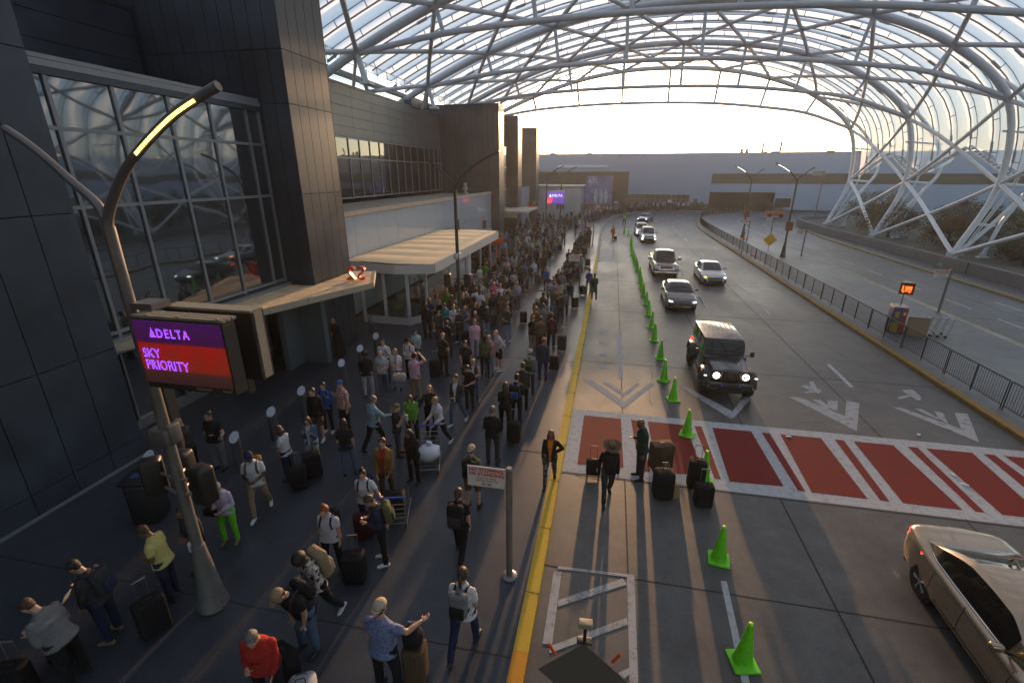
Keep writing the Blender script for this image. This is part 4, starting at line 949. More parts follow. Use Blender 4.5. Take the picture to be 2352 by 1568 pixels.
# ---- cart rental stand behind the fence
kt = thing('cart_stand', 'purple and red cart rental cabinet with a lit orange cart sign behind the median fence', 'cart stand', (14.85,26.9,.15), -.25)
b = MB(); b.rbox((0,0,.68),(.62,.85,1.36),.02); b.build('cabinet', pbr('cabinet_purple', (.07,.06,.16), .5), kt)
b = MB(); b.bb((-.31,-.43,1.362),(.31,.43,1.40)); b.build('cabinet_top', pbr('cabinet_top_pale', (.32,.3,.28), .5), kt, angle=0)
b = MB(); b.bb((.1,-.45,.1),(.30,-.426,1.3), 0); b.bb((-.28,-.447,.05),(.06,-.43,.6), 1); b.bb((-.2,-.447,.85),(-.02,-.43,1.15), 1); b.bb((.13,-.455,1.0),(.22,-.451,1.15), 2); b.build('cabinet_panels', [pbr('cabinet_red', (.32,.05,.03), .5), pbr('cabinet_yellow', (.35,.24,.03), .5), signw], kt, angle=0)
b = MB(); b.tube([(0,-.1,1.36),(0,-.1,2.05)], .025, 8); b.build('pole', bs_m, kt)
b = MB(); b.prism([(-.30,-.36),(.30,-.36),(0,.16)], 2.05, 2.62); b.prism([(-.31,-.37),(.31,-.37),(0,.17)], 2.622, 2.66, 1); sgn = b.build('sign_box', [pbr('sign_maroon', (.09,.02,.015), .5), cab], kt, angle=0)
og = pbr('lit_orange', (.8,.12,.02), .5, emit=(1,.14,.02), es=.9)
b = MB(); b.bb((-.08,-.372,2.28),(.2,-.362,2.47)); b.bb((-.2,-.372,2.2),(-.14,-.362,2.5)); b.bb((-.2,-.372,2.2),(.2,-.362,2.24)); b.bb((-.16,-.372,2.14),(-.1,-.362,2.2)); b.bb((.1,-.372,2.14),(.16,-.362,2.2)); b.build('cart_symbol', og, sgn, angle=0)
def cart(x, y, rz, label, z0=.15, grp='luggage carts'):
    t = thing('luggage_cart', label, 'luggage cart', (x,y,z0), rz, grp); cm = pbr('cart_steel', (.3,.31,.32), .3, .7); bl = pbr('cart_blue', (.03,.08,.4), .4)
    b = MB()
    for s_ in (-.28, .28): b.tube([(s_,.55,.14),(s_,-.4,.14),(s_,-.5,.95)], .016, 6); b.tube([(s_*.8,.55,.14),(s_*.8,.6,.4)], .014, 5)
    for k in range(6): b.tube([(-.28,-.35+k*.17,.15),(.28,-.35+k*.17,.15)], .01, 5)
    for k in range(4): b.tube([(-.28,-.42-.02*k,.35+k*.14),(.28,-.42-.02*k,.35+k*.14)], .01, 5)
    b.build('frame', cm, t)
    b = MB(); b.tube([(-.32,-.5,.97),(.32,-.5,.97)], .026, 8); b.build('handle', bl, t)
    for q in ((-.26,.5,.07),(.26,.5,.07),(-.26,-.35,.07),(.26,-.35,.07)):
        b = MB(); b.lathe([(.03,-.018),(.07,-.018),(.07,.018),(.03,.018)], 12, q, M=Matrix.Rotation(PI/2,3,'Y')); b.build('wheel', blackp, t)
    return t
for k in range(4): cart(15.65+k*.28, 26.75-k*.1, PI/2-.2, 'nested luggage cart in the rack %s from the cabinet' % ['first','second','third','fourth'][k])
b = MB(); b.bb((-.45,-.03,0),(.45,.03,1.0)); tag(b.build('rack_screen', pbr('rack_panel', (.27,.2,.14), .6), loc=(15.5,26.2,.15), rot=(0,0,-.2), angle=0), 'pale tan panel in front of the nested luggage carts', 'panel')
# ---- temporary diamond signs
def diamond(x, y, rz, label, face, half=.66, zc=1.55, top=2.75, z0=.15, back=False):
    t = thing('roadwork_sign', label, 'road sign', (x,y,z0), rz, 'folding diamond signs')
    b = MB(); b.tube([(0,0,.35),(0,0,top)], .022, 8); b.tube([(-half*.7,.0,zc),(half*.7,.0,zc)], .012, 5); b.build('mast', blackp, t)
    b = MB(); yy = .03 if back else -.03
    b.add([(0,yy,zc-half),(half,yy,zc),(0,yy,zc+half),(-half,yy,zc),(0,yy+.008,zc-half),(half,yy+.008,zc),(0,yy+.008,zc+half),(-half,yy+.008,zc)], [(0,1,2,3),(7,6,5,4),(0,4,5,1),(1,5,6,2),(2,6,7,3),(3,7,4,0)]); b.build('diamond_panel', face, t, angle=0)
    b = MB()
    for a in (.6,2.5,3.8,5.6): b.tube([(0,0,.4),(math.cos(a)*.75,math.sin(a)*.75,.02)], .018, 6)
    b.build('leg_frame', bs_m, t)
    return t
d1 = diamond(15.75, 52.0, .1, 'yellow orange diamond sign standing on the median before the lamp', pbr('diamond_yellow', (.75,.36,.01), .45))
d2 = diamond(.03, 4.6, PI+.05, 'grey back of a diamond sign with orange flags at the bottom edge of the picture', pbr('diamond_back', (.13,.11,.09), .6), .60, 1.52, 2.45, 0, True)
b = MB(); b.rbox((0,0,2.42),(.18,.1,.08),.01); b.build('lamp_unit', cab, d2); b = MB(); b.rbox((0,0,2.12),(.2,.1,.03),.01); b.build('clamp', blackp, d2)
for s_ in (-1, 1): MB().box((0,0,0),(.035,.02,.2)).build('flag', pbr('flag_orange', (.75,.08,.01), .5), d2, loc=(s_*.42,.05,1.95), rot=(0,s_*.5,0))
for i, (px, py, lb) in enumerate(((1729,588,'by the yellow diamond sign'),(1706,549,'by the farther median lamp'))):
    p = at(px, py, .15); b = MB(); b.prism([(-.7,0),(0,-.35),(.7,0),(0,.35)], 0, .03); b.prism([(-.3,-.05),(.3,-.05),(.0,.2)], .031, .12); tag(b.build('fallen_sign', pbr('mat_orange', (.6,.14,.06), .6), loc=(p.x,p.y,.152), angle=0), 'orange fallen roadwork sign lying flat '+lb, 'fallen sign', 'orange mats')
p = at(1722,588,.15); b = MB(); b.tube([(0,0,0),(0,0,2.4)], .03, 6); b.rbox((0,0,2.2),(.12,.1,.2),.02); b.rbox((.0,0,1.5),(.1,.1,.15),.02)
tag(b.build('sensor_pole', blackp, loc=(p.x-.7,p.y+.5,.15)), 'thin black pole left of the yellow diamond sign', 'pole')
p = at(1777,500,.15)
tr_ = thing('trailer_sign', 'orange trailer with a dark message board in front of the far hall', 'trailer', (p.x,p.y,.15))
b = MB(); b.rbox((0,0,.75),(3.2,1.4,.8),.2); b.build('chassis', pbr('trailer_orange', (.55,.09,.02), .5), tr_); b = MB(); b.bb((-.2,-.1,1.9),(2.4,.1,3.5)); b.tube([(1,0,1.1),(1,0,2)], .08, 6); b.build('message_board', blackp, tr_)
for sx in (-1, 1):
    b = MB(); b.lathe([(.1,-.1),(.38,-.1),(.38,.1),(.1,.1)], 14, (sx,-.7,.38), M=Matrix.Rotation(PI/2,3,'X')); b.build('wheel', blackp, tr_)
# orange airline-style floor sign by the kiosk end and yellow stand
b = MB(); b.bb((-.55,-.05,0),(.55,.05,.5)); b.bb((-.03,-.03,-2.4),(.03,.03,0)); o_ = tag(b.build('orange_sign', pbr('orange_sign', (.72,.10,.02), .5), loc=(-9.1,38.0,2.5), angle=0), 'orange sign board at the far end of the kiosk roof', 'sign')
b = MB(); b.text('SKY', .17, RX, .003, 0, 'LEFT'); b.build('lettering', signw, o_, angle=0, loc=(-.48,-.056,.25))
b = MB(); b.bb((-.3,-.04,0),(.3,.04,.9)); tag(b.build('wall_notice', pbr('notice_brown', (.25,.07,.03), .5), loc=(-13.9,52.0,2.2), angle=0), 'small dark red notice on the pale glazed wall past the kiosk', 'notice')
p = at(1262,500,.15); t = thing('yellow_cabinet', 'yellow cabinet standing behind the crowd under the far purple screen', 'cabinet', (p.x,p.y,.15)); b = MB(); b.rbox((0,0,1.0),(3.2,.8,2.0),.05); b.build('cabinet_body', pbr('cabinet_bright_yellow', (.65,.45,.03), .5), t); b = MB(); b.bb((-.5,-.42,.3),(.5,-.405,1.7)); b.build('panel', pbr('cabinet_red', (.32,.05,.03), .5), t, angle=0)
# hydrant
p = at(2145,622,.15); t = thing('fire_hydrant', 'small grey fire hydrant against the long grey wall', 'hydrant', (p.x+.3,p.y,.15)); hm_ = pbr('hydrant_grey', (.25,.25,.24), .5)
b = MB(); b.lathe([(.15,0),(.15,.05),(.1,.06),(.1,.5),(.14,.52),(.12,.62),(.03,.72)], 12); b.build('barrel', hm_, t); b = MB(); b.tube([(-.2,0,.42),(.2,0,.42)], .06, 8); b.build('outlets', hm_, t)
# ---- trees and shrubs
bark = pbr('bark', (.06,.045,.035), .9)
lf = [pbr('leaf_olive', (.075,.075,.02), .7), pbr('leaf_russet', (.095,.05,.022), .7), pbr('leaf_green', (.04,.055,.02), .7), pbr('leaf_dark', (.03,.03,.015), .7)]
def tree(x, y, h, r, label, mix, n=2600, grp='trees behind the white legs', z0=.7, seed=1, nm='broadleaf_tree', low=.15):
    rd = random.Random(seed); t = thing(nm, label, 'tree', (x,y,z0), 0, grp)
    b = MB(); b.tube([(0,0,0),(.05,.02,h*.25),(-.04,.05,h*.5),(.0,0,h*.8)], [.16,.12,.09,.04], 8)
    for k in range(7):
        a = k*2.4; z = h*(.2+.07*k); b.tube([(0,0,z),(math.cos(a)*r*.4,math.sin(a)*r*.4,z+h*.12),(math.cos(a)*r*.75,math.sin(a)*r*.75,z+h*.2)], [.07,.045,.02], 5)
    b.build('trunk', bark, t)
    b = MB(); cl = []
    for k in range(34):
        a = rd.uniform(0,2*PI); rr_ = r*math.sqrt(rd.random())*.85; zf = rd.uniform(low,1); zz = h*(low+.05)+(h*(.95-low))*zf*math.sqrt(max(0,1-(rr_/r)**2*.8)); cl.append((math.cos(a)*rr_, math.sin(a)*rr_, zz, rd.uniform(.35,.8)*r*.42, rd.choice(mix)))
    for k in range(n):
        c = rd.choice(cl); d = Vector((rd.gauss(0,1),rd.gauss(0,1),rd.gauss(0,.8))).normalized()*c[3]*rd.uniform(.5,1.05)
        p = Vector(c[:3])+d; u = Vector((rd.gauss(0,1),rd.gauss(0,1),rd.gauss(0,1))).normalized(); v = u.orthogonal().normalized(); s_ = rd.uniform(.07,.16)
        b.add([p-u*s_, p+v*s_*.6, p+u*s_, p-v*s_*.6], [(0,1,2,3)], c[4])
    b.build('crown', lf, t, angle=0)
TL = [(33,66,4.6,3.4,'russet low tree between the first and second white legs',(1,1,0)),(35,75,4.8,3.4,'olive tree showing beyond the farthest white leg',(0,2,0)),(37,60,4.8,3.6,'dark russet tree behind the middle white leg',(1,3,0)),(38,52,4.6,3.8,'broad olive green tree behind the near white legs',(0,0,2)),(43,60,4.4,3.6,'brown tree standing before the beige building',(1,3,0)),(33.5,56,3.2,2.6,'small russet bush tree low behind the grey wall',(1,3,1)),(46,74,4.5,4,'green tree farthest right beyond the legs',(2,2,0)),(41,84,4.6,3.6,'olive tree before the long hall dark band',(0,2,1)),(34.5,47.5,2.4,2.0,'low dark shrub behind the nearest white foot',(3,1,2))]
for i, a in enumerate(TL): tree(a[0], a[1], a[2], a[3], a[4], a[5], 3000, seed=i+1, low=.08)
for i, (x, y, r_, lb) in enumerate(((19.5,118,2.2,'low dark shrub by the hall door'),(24,117.8,3,'low hedge clump before the left part of the loading recess'),(29,117.8,3,'low hedge clump before the middle of the loading recess'),(34.5,117.6,3,'low hedge clump before the right part of the loading recess'))):
    tree(x, y, 1.7, r_, lb, (2,0,3), 1200, 'shrubs before the long hall', .1, 30+i, 'shrub')
struct(MB().flat([(18,116.5),(120,118.4),(120,121.9),(18,121.9)], .18).build('planting_strip', pbr('planting_earth', (.10,.095,.07), .95), angle=0))
b = MB()
for k in range(30): b.tube([(45+k*2.2,118,0),(45+k*2.2,118,1.3)], .03, 4)
b.tube([(45,118,1.3),(110,118,1.3)], .03, 4); b.tube([(45,118,.2),(110,118,.2)], .03, 4); b.bb((45,118.2,0),(110,118.5,.5))
tag(b.build('far_fence', polem, angle=0), 'thin wire fence on a low wall before the hall on the right', 'fence')
# ================================================================ VEHICLES (front towards -Y)
def interp(P, y):
    if y <= P[0][0]: return P[0][1]
    for i in range(1, len(P)):
        if y <= P[i][0]:
            f = (y-P[i-1][0])/(P[i][0]-P[i-1][0]); f = f*f*(3-2*f)*.5+f*.5; return P[i-1][1]+(P[i][1]-P[i-1][1])*f
    return P[-1][1]
cglass = glassy('car_glass', (.008,.009,.010), .0, .02)
tyre = pbr('tyre', (.015,.015,.015), .8); rimm = pbr('alloy_rim', (.45,.45,.46), .25, .9); rimd = pbr('dark_rim', (.05,.05,.05), .35, .7)
trim = pbr('black_trim', (.015,.015,.016), .4); chrome = pbr('chrome', (.7,.7,.7), .12, 1.0); grl = pbr('grille_black', (.008,.008,.008), .35)
hl = pbr('headlight_on', (.9,.9,.9), .2, emit=(1,.97,.9), es=3.2); hlo = pbr('headlight_lens', (.5,.52,.55), .1, .3, coat=1); amb = pbr('indicator_on', (1,.4,.05), .3, emit=(1,.38,.04), es=3); tl_ = pbr('taillight_on', (.5,.01,.01), .2, emit=(1,.03,.02), es=2.2)
def paint(name, c, metal=.5, rough=.28): return pbr(name, c, rough, metal, coat=.9)
def wheel_into(par, x, y, r, w_, rim, side):
    t = MB(); M = Matrix.Rotation(PI/2,3,'Y')
    t.lathe([(r*.62,-w_*.5),(r*.93,-w_*.5),(r,-w_*.32),(r,w_*.32),(r*.93,w_*.5),(r*.62,w_*.5)], 28, (0,0,0), M=M)
    o = t.build('wheel', tyre, par, loc=(x,y,r))
    b = MB(); s = side
    b.lathe([(r*.64,-w_*.3),(r*.64,w_*.3)], 28, (0,0,0), mi=1, M=M)
    b.lathe([(r*.66,w_*.28),(r*.66,w_*.49),(r*.60,w_*.50),(r*.58,w_*.3)] if s > 0 else [(r*.58,-w_*.3),(r*.60,-w_*.50),(r*.66,-w_*.49),(r*.66,-w_*.28)], 28, M=M)
    for k in range(5):
        a = k*2*PI/5
        for da in (-.12,.12): b.tube([(s*w_*.46, math.cos(a)*r*.12, math.sin(a)*r*.12),(s*w_*.48, math.cos(a+da)*r*.61, math.sin(a+da)*r*.61)], r*.05, 5)
    b.lathe([(r*.14,w_*.36),(r*.14,w_*.5),(r*.05,w_*.52)] if s > 0 else [(r*.05,-w_*.52),(r*.14,-w_*.5),(r*.14,-w_*.36)], 12, M=M)
    b.build('rim', [rim, grl], o)
def boolean_cut(o, cyls):
    cb = MB()
    for (x, y, z, r, w_) in cyls: cb.lathe([(r,-w_/2),(r,w_/2)], 28, (x,y,z), M=Matrix.Rotation(PI/2,3,'Y'))
    c = cb.build('cut', grl, angle=0)
    md = o.modifiers.new('b', 'BOOLEAN'); md.object = c; md.operation = 'DIFFERENCE'; md.solver = 'EXACT'
    me = evaluated_mesh(o)
    o.modifiers.clear(); o.data = me; bpy.data.objects.remove(c)
    me.polygons.foreach_set('use_smooth', [True]*len(me.polygons)); me.set_sharp_from_angle(angle=R(32))
def decal(bvh, quads, d, m, name, par, nx=8, ny=3, off=.006):
    """small pieces laid on the body: each quad (4 corners seen along direction d) is thrown on the surface"""
    b = MB(); d = Vector(d).normalized()
    for q in quads:
        q = [Vector(p) for p in q]; rows = []; ok = True
        for j in range(ny+1):
            row = []
            for i in range(nx+1):
                p = (q[0].lerp(q[1], i/nx)).lerp(q[3].lerp(q[2], i/nx), j/ny)
                h = bvh.ray_cast(p-d*3, d)
                if h[0] is None: ok = False; break
                row.append(h[0]-d*off)
            if not ok: break
            rows.append(row)
        if ok: b.grid(rows)
    if b.v: return b.build(name, m, par, angle=60)
def car(name, label, cat, loc, rz, L, W, H, pm, sp, rim=None, cover=1.0):
    t = thing(name, label, cat, loc, rz, None); hw = W/2; NS = 64
    rows = []
    for i in range(NS+1):
        y = -L/2+L*i/NS; e = 1
        w_ = hw*interp(sp['plan'], y/L); zt = interp(sp['top'], y/L); zb = interp(sp['bot'], y/L); zs = interp(sp['shoulder'], y/L) if 'shoulder' in sp else zt-.12
        dz = zs-zb
        half = [(0,zb),(.6*w_,zb),(.88*w_,zb+.02),(.965*w_,zb+dz*.12),(.99*w_,zb+dz*.3),(1.0*w_,zb+dz*.52),(.985*w_,zb+dz*.74),(.965*w_,zb+dz*.86),(.985*w_,zb+dz*.92),(.95*w_,zs),(.88*w_,zs+(zt-zs)*.55),(.70*w_,zs+(zt-zs)*.85),(.4*w_,zt-.004),(0,zt)]
        rows.append([(x,y,z) for x, z in half]+[(-x,y,z) for x, z in half[::-1][1:]])
    b = MB(); b.grid(rows)
    n0 = len(rows[0]); b.f.append(tuple(reversed(range(n0)))); b.m.append(0); b.f.append(tuple(NS*n0+k for k in range(n0))); b.m.append(0)
    body = b.build('body', pm, t, 40)
    bm = bmesh.new(); bm.from_mesh(body.data); bmesh.ops.remove_doubles(bm, verts=bm.verts, dist=.0005); bmesh.ops.recalc_face_normals(bm, faces=bm.faces); bm.to_mesh(body.data); bm.free()
    r = sp['r']; yf, yr = sp['yf'], sp['yr']; ww = sp.get('tw', .22)
    boolean_cut(body, [(s*(hw-.02), y, r+.01, r*1.14, .62) for y in (yf, yr) for s in (-1,1)])
    b = MB()
    for y in (yf, yr):
        for s in (-1, 1): b.lathe([(r*1.135,-.14),(r*1.135,.14)], 20, (s*(hw-.19),y,r+.01), M=Matrix.Rotation(PI/2,3,'Y'))
    b.build('wheel_well', grl, t)
    for y in (yf, yr):
        for s in (-1, 1): wheel_into(t, s*(hw-ww/2-.025), y, r, ww, rim or rimm, s)
    # greenhouse
    y0, y1, y2, y3 = [v*L for v in sp['gh']]; zr = H; belt = sp['belt']; wb = sp.get('gw', .90)*hw; wt = sp.get('gt', .70)*hw
    NG = 44; rows = []; rr = []
    for i in range(NG+1):
        y = y0+(y3-y0)*i/NG
        bz = interp([(a*L, c) for a, c in belt], y)
        if y < y1: f = (y-y0)/(y1-y0); z = bz+(zr-.02-bz)*(1-(1-f)**1.25)
        elif y > y2: f = (y3-y)/(y3-y2); z = bz+(zr-.03-bz)*(1-(1-f)**1.35)
        else: f = (y-y1)/(y2-y1); z = zr-.02+.02*math.sin(PI*f)
        z = max(z, bz+.004); h = z-bz; g_ = h/(zr-bz) if zr > bz else 0
        we = wb*interp([(y0,.93),(y0+.5,1),(y3-.6,1),(y3,.86)], y); xt = we+(wt-we)*g_
        half = [(we,bz-.05),(we,bz),(we+(xt-we)*.3,bz+h*.3),(we+(xt-we)*.62,bz+h*.62),(we+(xt-we)*.88,bz+h*.86),(xt*.955,bz+h*.96),(xt*.84,z-.002),(xt*.5,z+.018*g_),(0,z+.025*g_)]
        rows.append([(x,y,z_) for x, z_ in half]+[(-x,y,z_) for x, z_ in half[::-1][1:]]); rr.append(y)
    cab = MB(); gl = {k: MB() for k in ('windscreen','rear_window','side_window_l','side_window_r')}
    nj = len(rows[0]); pill = sp.get('pillars', [])
    for i in range(NG):
        ym = (rr[i]+rr[i+1])/2
        for j in range(nj-1):
            q = [rows[i][j], rows[i][j+1], rows[i+1][j+1], rows[i+1][j]]; jj = j if j < nj//2 else nj-2-j
            dst = cab
            if jj in (1,2,3):
                ok = y0+.30*(y1-y0)+.25 < ym < y3-sp.get('cp', .35) and not any(abs(ym-p*L) < .045 for p in pill)
                if ok: dst = gl['side_window_r' if j < nj//2 else 'side_window_l']
            elif jj >= 6 or jj == 5:
                if y0+.02 < ym < y1-.06 and jj >= 6: dst = gl['windscreen']
                elif y2+.08 < ym < y3-.06 and jj >= 6: dst = gl['rear_window']
            dst.add(q, [(0,1,2,3)])
    def weld(mb, nm, m):
        if not mb.v: return
        o = mb.build(nm, m, t, 0); bm = bmesh.new(); bm.from_mesh(o.data); bmesh.ops.remove_doubles(bm, verts=bm.verts, dist=.001); bmesh.ops.recalc_face_normals(bm, faces=bm.faces); bm.to_mesh(o.data); bm.free()
        o.data.polygons.foreach_set('use_smooth', [True]*len(o.data.polygons)); o.data.set_sharp_from_angle(angle=R(40)); return o
    roof = weld(cab, 'roof', sp.get('roofm', pm))
    for k, mb in gl.items(): weld(mb, 'side_window' if k.startswith('side') else k, cglass)
    bvh = BVHTree.FromPolygons([v.co for v in body.data.vertices], [tuple(p.vertices) for p in body.data.polygons])
    F = (0,1,0); Bk = (0,-1,0); c_ = lambda x0, z0, x1, z1, sk=0, y=0: [(x0,y,z0),(x1,y,z0+sk),(x1,y,z1+sk*.5),(x0,y,z1)]
    if 'grille' in sp:
        for g in sp['grille']: decal(bvh, [c_(-g[0],g[1],g[0],g[2])], F, g[3] if len(g) > 3 else grl, 'grille', t, 14, 4, .008)
    for s in (-1, 1):
        x0, z0, x1, z1, sk = sp['head']; a = c_(s*x0,z0,s*x1,z1,sk)
        h = decal(bvh, [a], F, hlo, 'headlight', t, 8, 3, .012)
        if h and sp.get('lit', True):
            xm = x0+(x1-x0)*.28; decal(bvh, [c_(s*(xm),z0+.03+sk*.3,s*(xm+(x1-x0)*.45),z1-.03+sk*.3)], F, amb if (sp.get('amber') and s < 0) else hl, 'headlight_beam', h, 3, 2, .018)
        if 'fog' in sp:
            x0, z0, x1, z1 = sp['fog']; decal(bvh, [c_(s*x0,z0,s*x1,z1)], F, sp.get('fogm', grl), 'air_intake', t, 4, 3, .010)
        if 'tail' in sp:
            x0, z0, x1, z1 = sp['tail']; decal(bvh, [c_(s*x0,z0,s*x1,z1)], Bk, tl_, 'taillight', t, 6, 3, .012)
        # door seams, handle, sill, mirror
        X = lambda y, z: (0, y, z); D = (-s,0,0)
        seams = []
        for yy in sp.get('doors', []):
            y = yy*L; seams.append([(0,y,.36),(0,y+.012,.36),(0,y+.012,belt[0][1]-.03),(0,y,belt[0][1]-.03)])
        if seams: decal(bvh, seams, D, seam, 'door_seam', t, 1, 12, .004)
        hs = [];
        for yy in sp.get('handles', []):
            y = yy*L; hs.append([(0,y-.11,.80),(0,y+.11,.80),(0,y+.11,.835),(0,y-.11,.835)])
        if hs: decal(bvh, hs, D, sp.get('handlem', pm), 'door_handle', t, 3, 1, .03)
        decal(bvh, [[(0,yf+r*1.25,.27),(0,yr-r*1.25,.27),(0,yr-r*1.25,.36),(0,yf+r*1.25,.36)]], D, trim, 'sill', t, 16, 1, .006)
        b = MB(); my = y0+.42*(y1-y0)+.1; bz = belt[0][1]
        b.rbox((s*(hw+.11),my,bz+.13),(.2,.11,.14),.045); mo = b.build('mirror', sp.get('mirm', pm), t)
        b = MB(); b.tube([(s*(wb-.02),my+.02,bz+.02),(s*(hw+.04),my,bz+.09)], .025, 6); b.build('mirror_arm', trim, mo)
        if sp.get('beltline'):
            decal_y = [(y0+.45, y3-.35)]
            b = MB(); pts = []
            for q in range(19):
                y = decal_y[0][0]+(decal_y[0][1]-decal_y[0][0])*q/18; we = wb*interp([(y0,.93),(y0+.5,1),(y3-.6,1),(y3,.86)], y)
                pts.append((s*(we+.012),y,interp([(a_*L,c__) for a_,c__ in belt], y)+.005))
            b.tube(pts, .012, 5); b.build('window_trim', chrome, t)
    if 'plate' in sp: decal(bvh, [c_(-.16,sp['plate'],.16,sp['plate']+.1)], Bk, signw, 'licence_plate', t, 2, 1, .01)
    # wipers, floor shadow pan
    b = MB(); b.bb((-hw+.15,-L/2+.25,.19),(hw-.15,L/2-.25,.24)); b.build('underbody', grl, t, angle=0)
    b = MB(); 
    for s in (-.35,.25): b.tube([(s*hw*2*.5,y0+.05,belt[0][1]+.05),(s*hw*2*.5+.45,y0+.30*(y1-y0)*.5+.05,belt[0][1]+.11)], .008, 4)
    b.build('wiper', trim, t)
    return t, bvh
PLS = [(-.5,.62),(-.485,.78),(-.45,.90),(-.38,.965),(-.2,1),(.2,1),(.38,.965),(.46,.90),(.49,.80),(.5,.72)]
def sedan(**k):
    d = dict(plan=PLS, top=[(-.5,.50),(-.49,.62),(-.46,.74),(-.38,.84),(-.25,.94),(-.15,.98),(.28,1.0),(.36,1.03),(.45,1.035),(.485,1.01),(.5,.94)], shoulder=[(-.5,.46),(-.47,.62),(-.38,.76),(-.2,.88),(.3,.93),(.46,.965),(.5,.88)],
             bot=[(-.5,.26),(-.45,.20),(.42,.20),(.5,.32)], r=.335, yf=-1.42, yr=1.40, gh=(-.20,-.015,.18,.36), belt=[(-.25,.93),(.1,.95),(.4,1.0)], pillars=[.055,.20], doors=[-.17,.06,.235], handles=[.03,.20],
             grille=[(.55,.46,.62),(.42,.24,.38)], head=(.50,.60,.88,.72,.04), fog=(.60,.30,.82,.44), tail=(.42,.74,.86,.87), mirm=None)
    d.update(k); d['mirm'] = d['mirm'] or None
    if d['mirm'] is None: d.pop('mirm')
    return d
p_ds = paint('dark_sedan_paint', (.030,.034,.04), .3, .22)
car('parked_sedan', 'dark charcoal sedan with lit slim headlights, driving behind the black off-roader', 'car', (4.55,31.1,0), 0, 4.75, 1.85, 1.42, p_ds, sedan(grille=[(.62,.44,.60),(.5,.26,.36)], fogm=grl))
p_ss = paint('silver_sedan_paint', (.40,.41,.43), .7, .28)
car('parked_sedan', 'silver sedan with an amber light, alone in the lane beside the pickup', 'car', (7.88,39.1,0), 0, 4.85, 1.86, 1.44, p_ss, sedan(amber=True, grille=[(.50,.28,.66)], fog=(.62,.28,.84,.48)))
p_bk = paint('black_car_paint', (.02,.022,.026), .3, .2)
car('parked_sedan', 'black car with lit lamps, farthest of the oncoming line', 'car', (5.9,88.0,0), -.32, 4.8, 1.9, 1.45, p_bk, sedan(grille=[(.4,.5,.6)]))
# near sedan
p_gs = paint('champagne_paint', (.36,.29,.205), .8, .24)
ng, _ = car('parked_sedan', 'large champagne grey sedan cut by the right edge, red tail lamp glowing', 'car', (7.32,7.18,0), -.035, 4.9, 1.90, 1.46, p_gs, sedan(beltline=True, plate=.62, lit=False, gh=(-.22,-.04,.16,.375), handlem=chrome, tail=(.36,.74,.90,.90), cp=.45, handles=[.0,.19], pillars=[]))
b = MB(); b.tube([(0,.78,1.44),(0,.95,1.53),(0,1.02,1.44)], [.03,.022,.03], 6); b.build('roof_antenna', p_gs, ng)
b = MB(); b.tube([(-.9,1.05,1.455),(-.68,-1.0,1.46)], .001, 4)
# SUVs
def suv(**k):
    d = dict(plan=[(-.5,.70),(-.48,.84),(-.44,.94),(-.36,.985),(-.2,1),(.3,1),(.44,.97),(.49,.88),(.5,.84)], top=[(-.5,.60),(-.485,.82),(-.45,.93),(-.36,1.0),(-.22,1.06),(.3,1.08),(.47,1.10),(.5,.95)], shoulder=[(-.5,.55),(-.46,.80),(-.36,.90),(-.2,.97),(.45,1.02),(.5,.85)],
             bot=[(-.5,.34),(-.45,.24),(.42,.24),(.5,.36)], r=.36, yf=-1.36, yr=1.32, gh=(-.22,-.06,.36,.46), belt=[(-.25,1.02),(.4,1.06)], gw=.93, gt=.74, pillars=[.04,.20,.36], doors=[-.17,.05,.22], handles=[.02,.19],
             grille=[(.50,.70,.84),(.60,.34,.58)], head=(.50,.74,.86,.90,.03), fog=(.66,.46,.84,.58), fogm=hl, tail=(.5,.8,.84,1.0), cp=.15)
    d.update(k); return d
p_sv = paint('silver_suv_paint', (.42,.44,.46), .6, .3)
car('parked_suv', 'silver compact SUV with four lit lamps beside the tops of the far cones', 'car', (4.62,62.1,0), 0, 4.6, 1.85, 1.70, p_sv, suv())
p_wh = paint('white_car_paint', (.55,.57,.58), .3, .3)
car('parked_suv', 'pale hatchback tucked behind the silver compact SUV', 'car', (4.15,68.2,0), .04, 4.2, 1.78, 1.62, p_wh, suv(grille=[(.4,.7,.8)]))
# pickup
p_pu = paint('brown_pickup_paint', (.17,.13,.10), .5, .3)
sp_ = suv(top=[(-.5,.75),(-.487,.98),(-.46,1.10),(-.36,1.16),(-.22,1.18),(.12,1.2),(.14,1.22),(.48,1.24),(.5,1.20)], shoulder=[(-.5,.7),(-.46,.98),(-.36,1.05),(.45,1.12),(.5,1.05)], bot=[(-.5,.42),(-.45,.36),(.45,.38),(.5,.45)], r=.41, yf=-1.78, yr=1.85, tw=.27,
          gh=(-.235,-.13,.07,.115), belt=[(-.25,1.15),(.4,1.17)], gw=.90, gt=.74, plan=[(-.5,.86),(-.485,.93),(-.44,.98),(-.3,1),(.45,1),(.5,.97)], pillars=[-.03], doors=[-.17,-.03,.10], handles=[-.05,.08], grille=[(.60,.70,1.02,chrome),(.46,.75,.97),(.62,.42,.54)], head=(.64,.78,.93,1.02,.0), fog=(.66,.44,.86,.54), tail=(.8,.8,.97,1.1), cp=.06, lit=False)
pk, pbv = car('pickup_truck', 'brown pickup truck with chrome grille behind the dark charcoal sedan', 'pickup truck', (4.6,41.9,0), .0, 5.9, 2.02, 1.93, p_pu, sp_)
b = MB(); b.bb((-.85,.85,1.235),(.85,2.75,1.25)); b.build('cargo_bed', grl, pk, angle=0)
b = MB()
for z in (.79,.86,.93): b.bb((-.44,-2.99,z),(.44,-2.96,z+.022))
for x in (-.45,.43): b.bb((x,-2.99,.76),(x+.02,-2.96,.97))
b.rbox((0,-2.96,.48),(1.86,.14,.2),.05); b.build('bumper', chrome, pk)
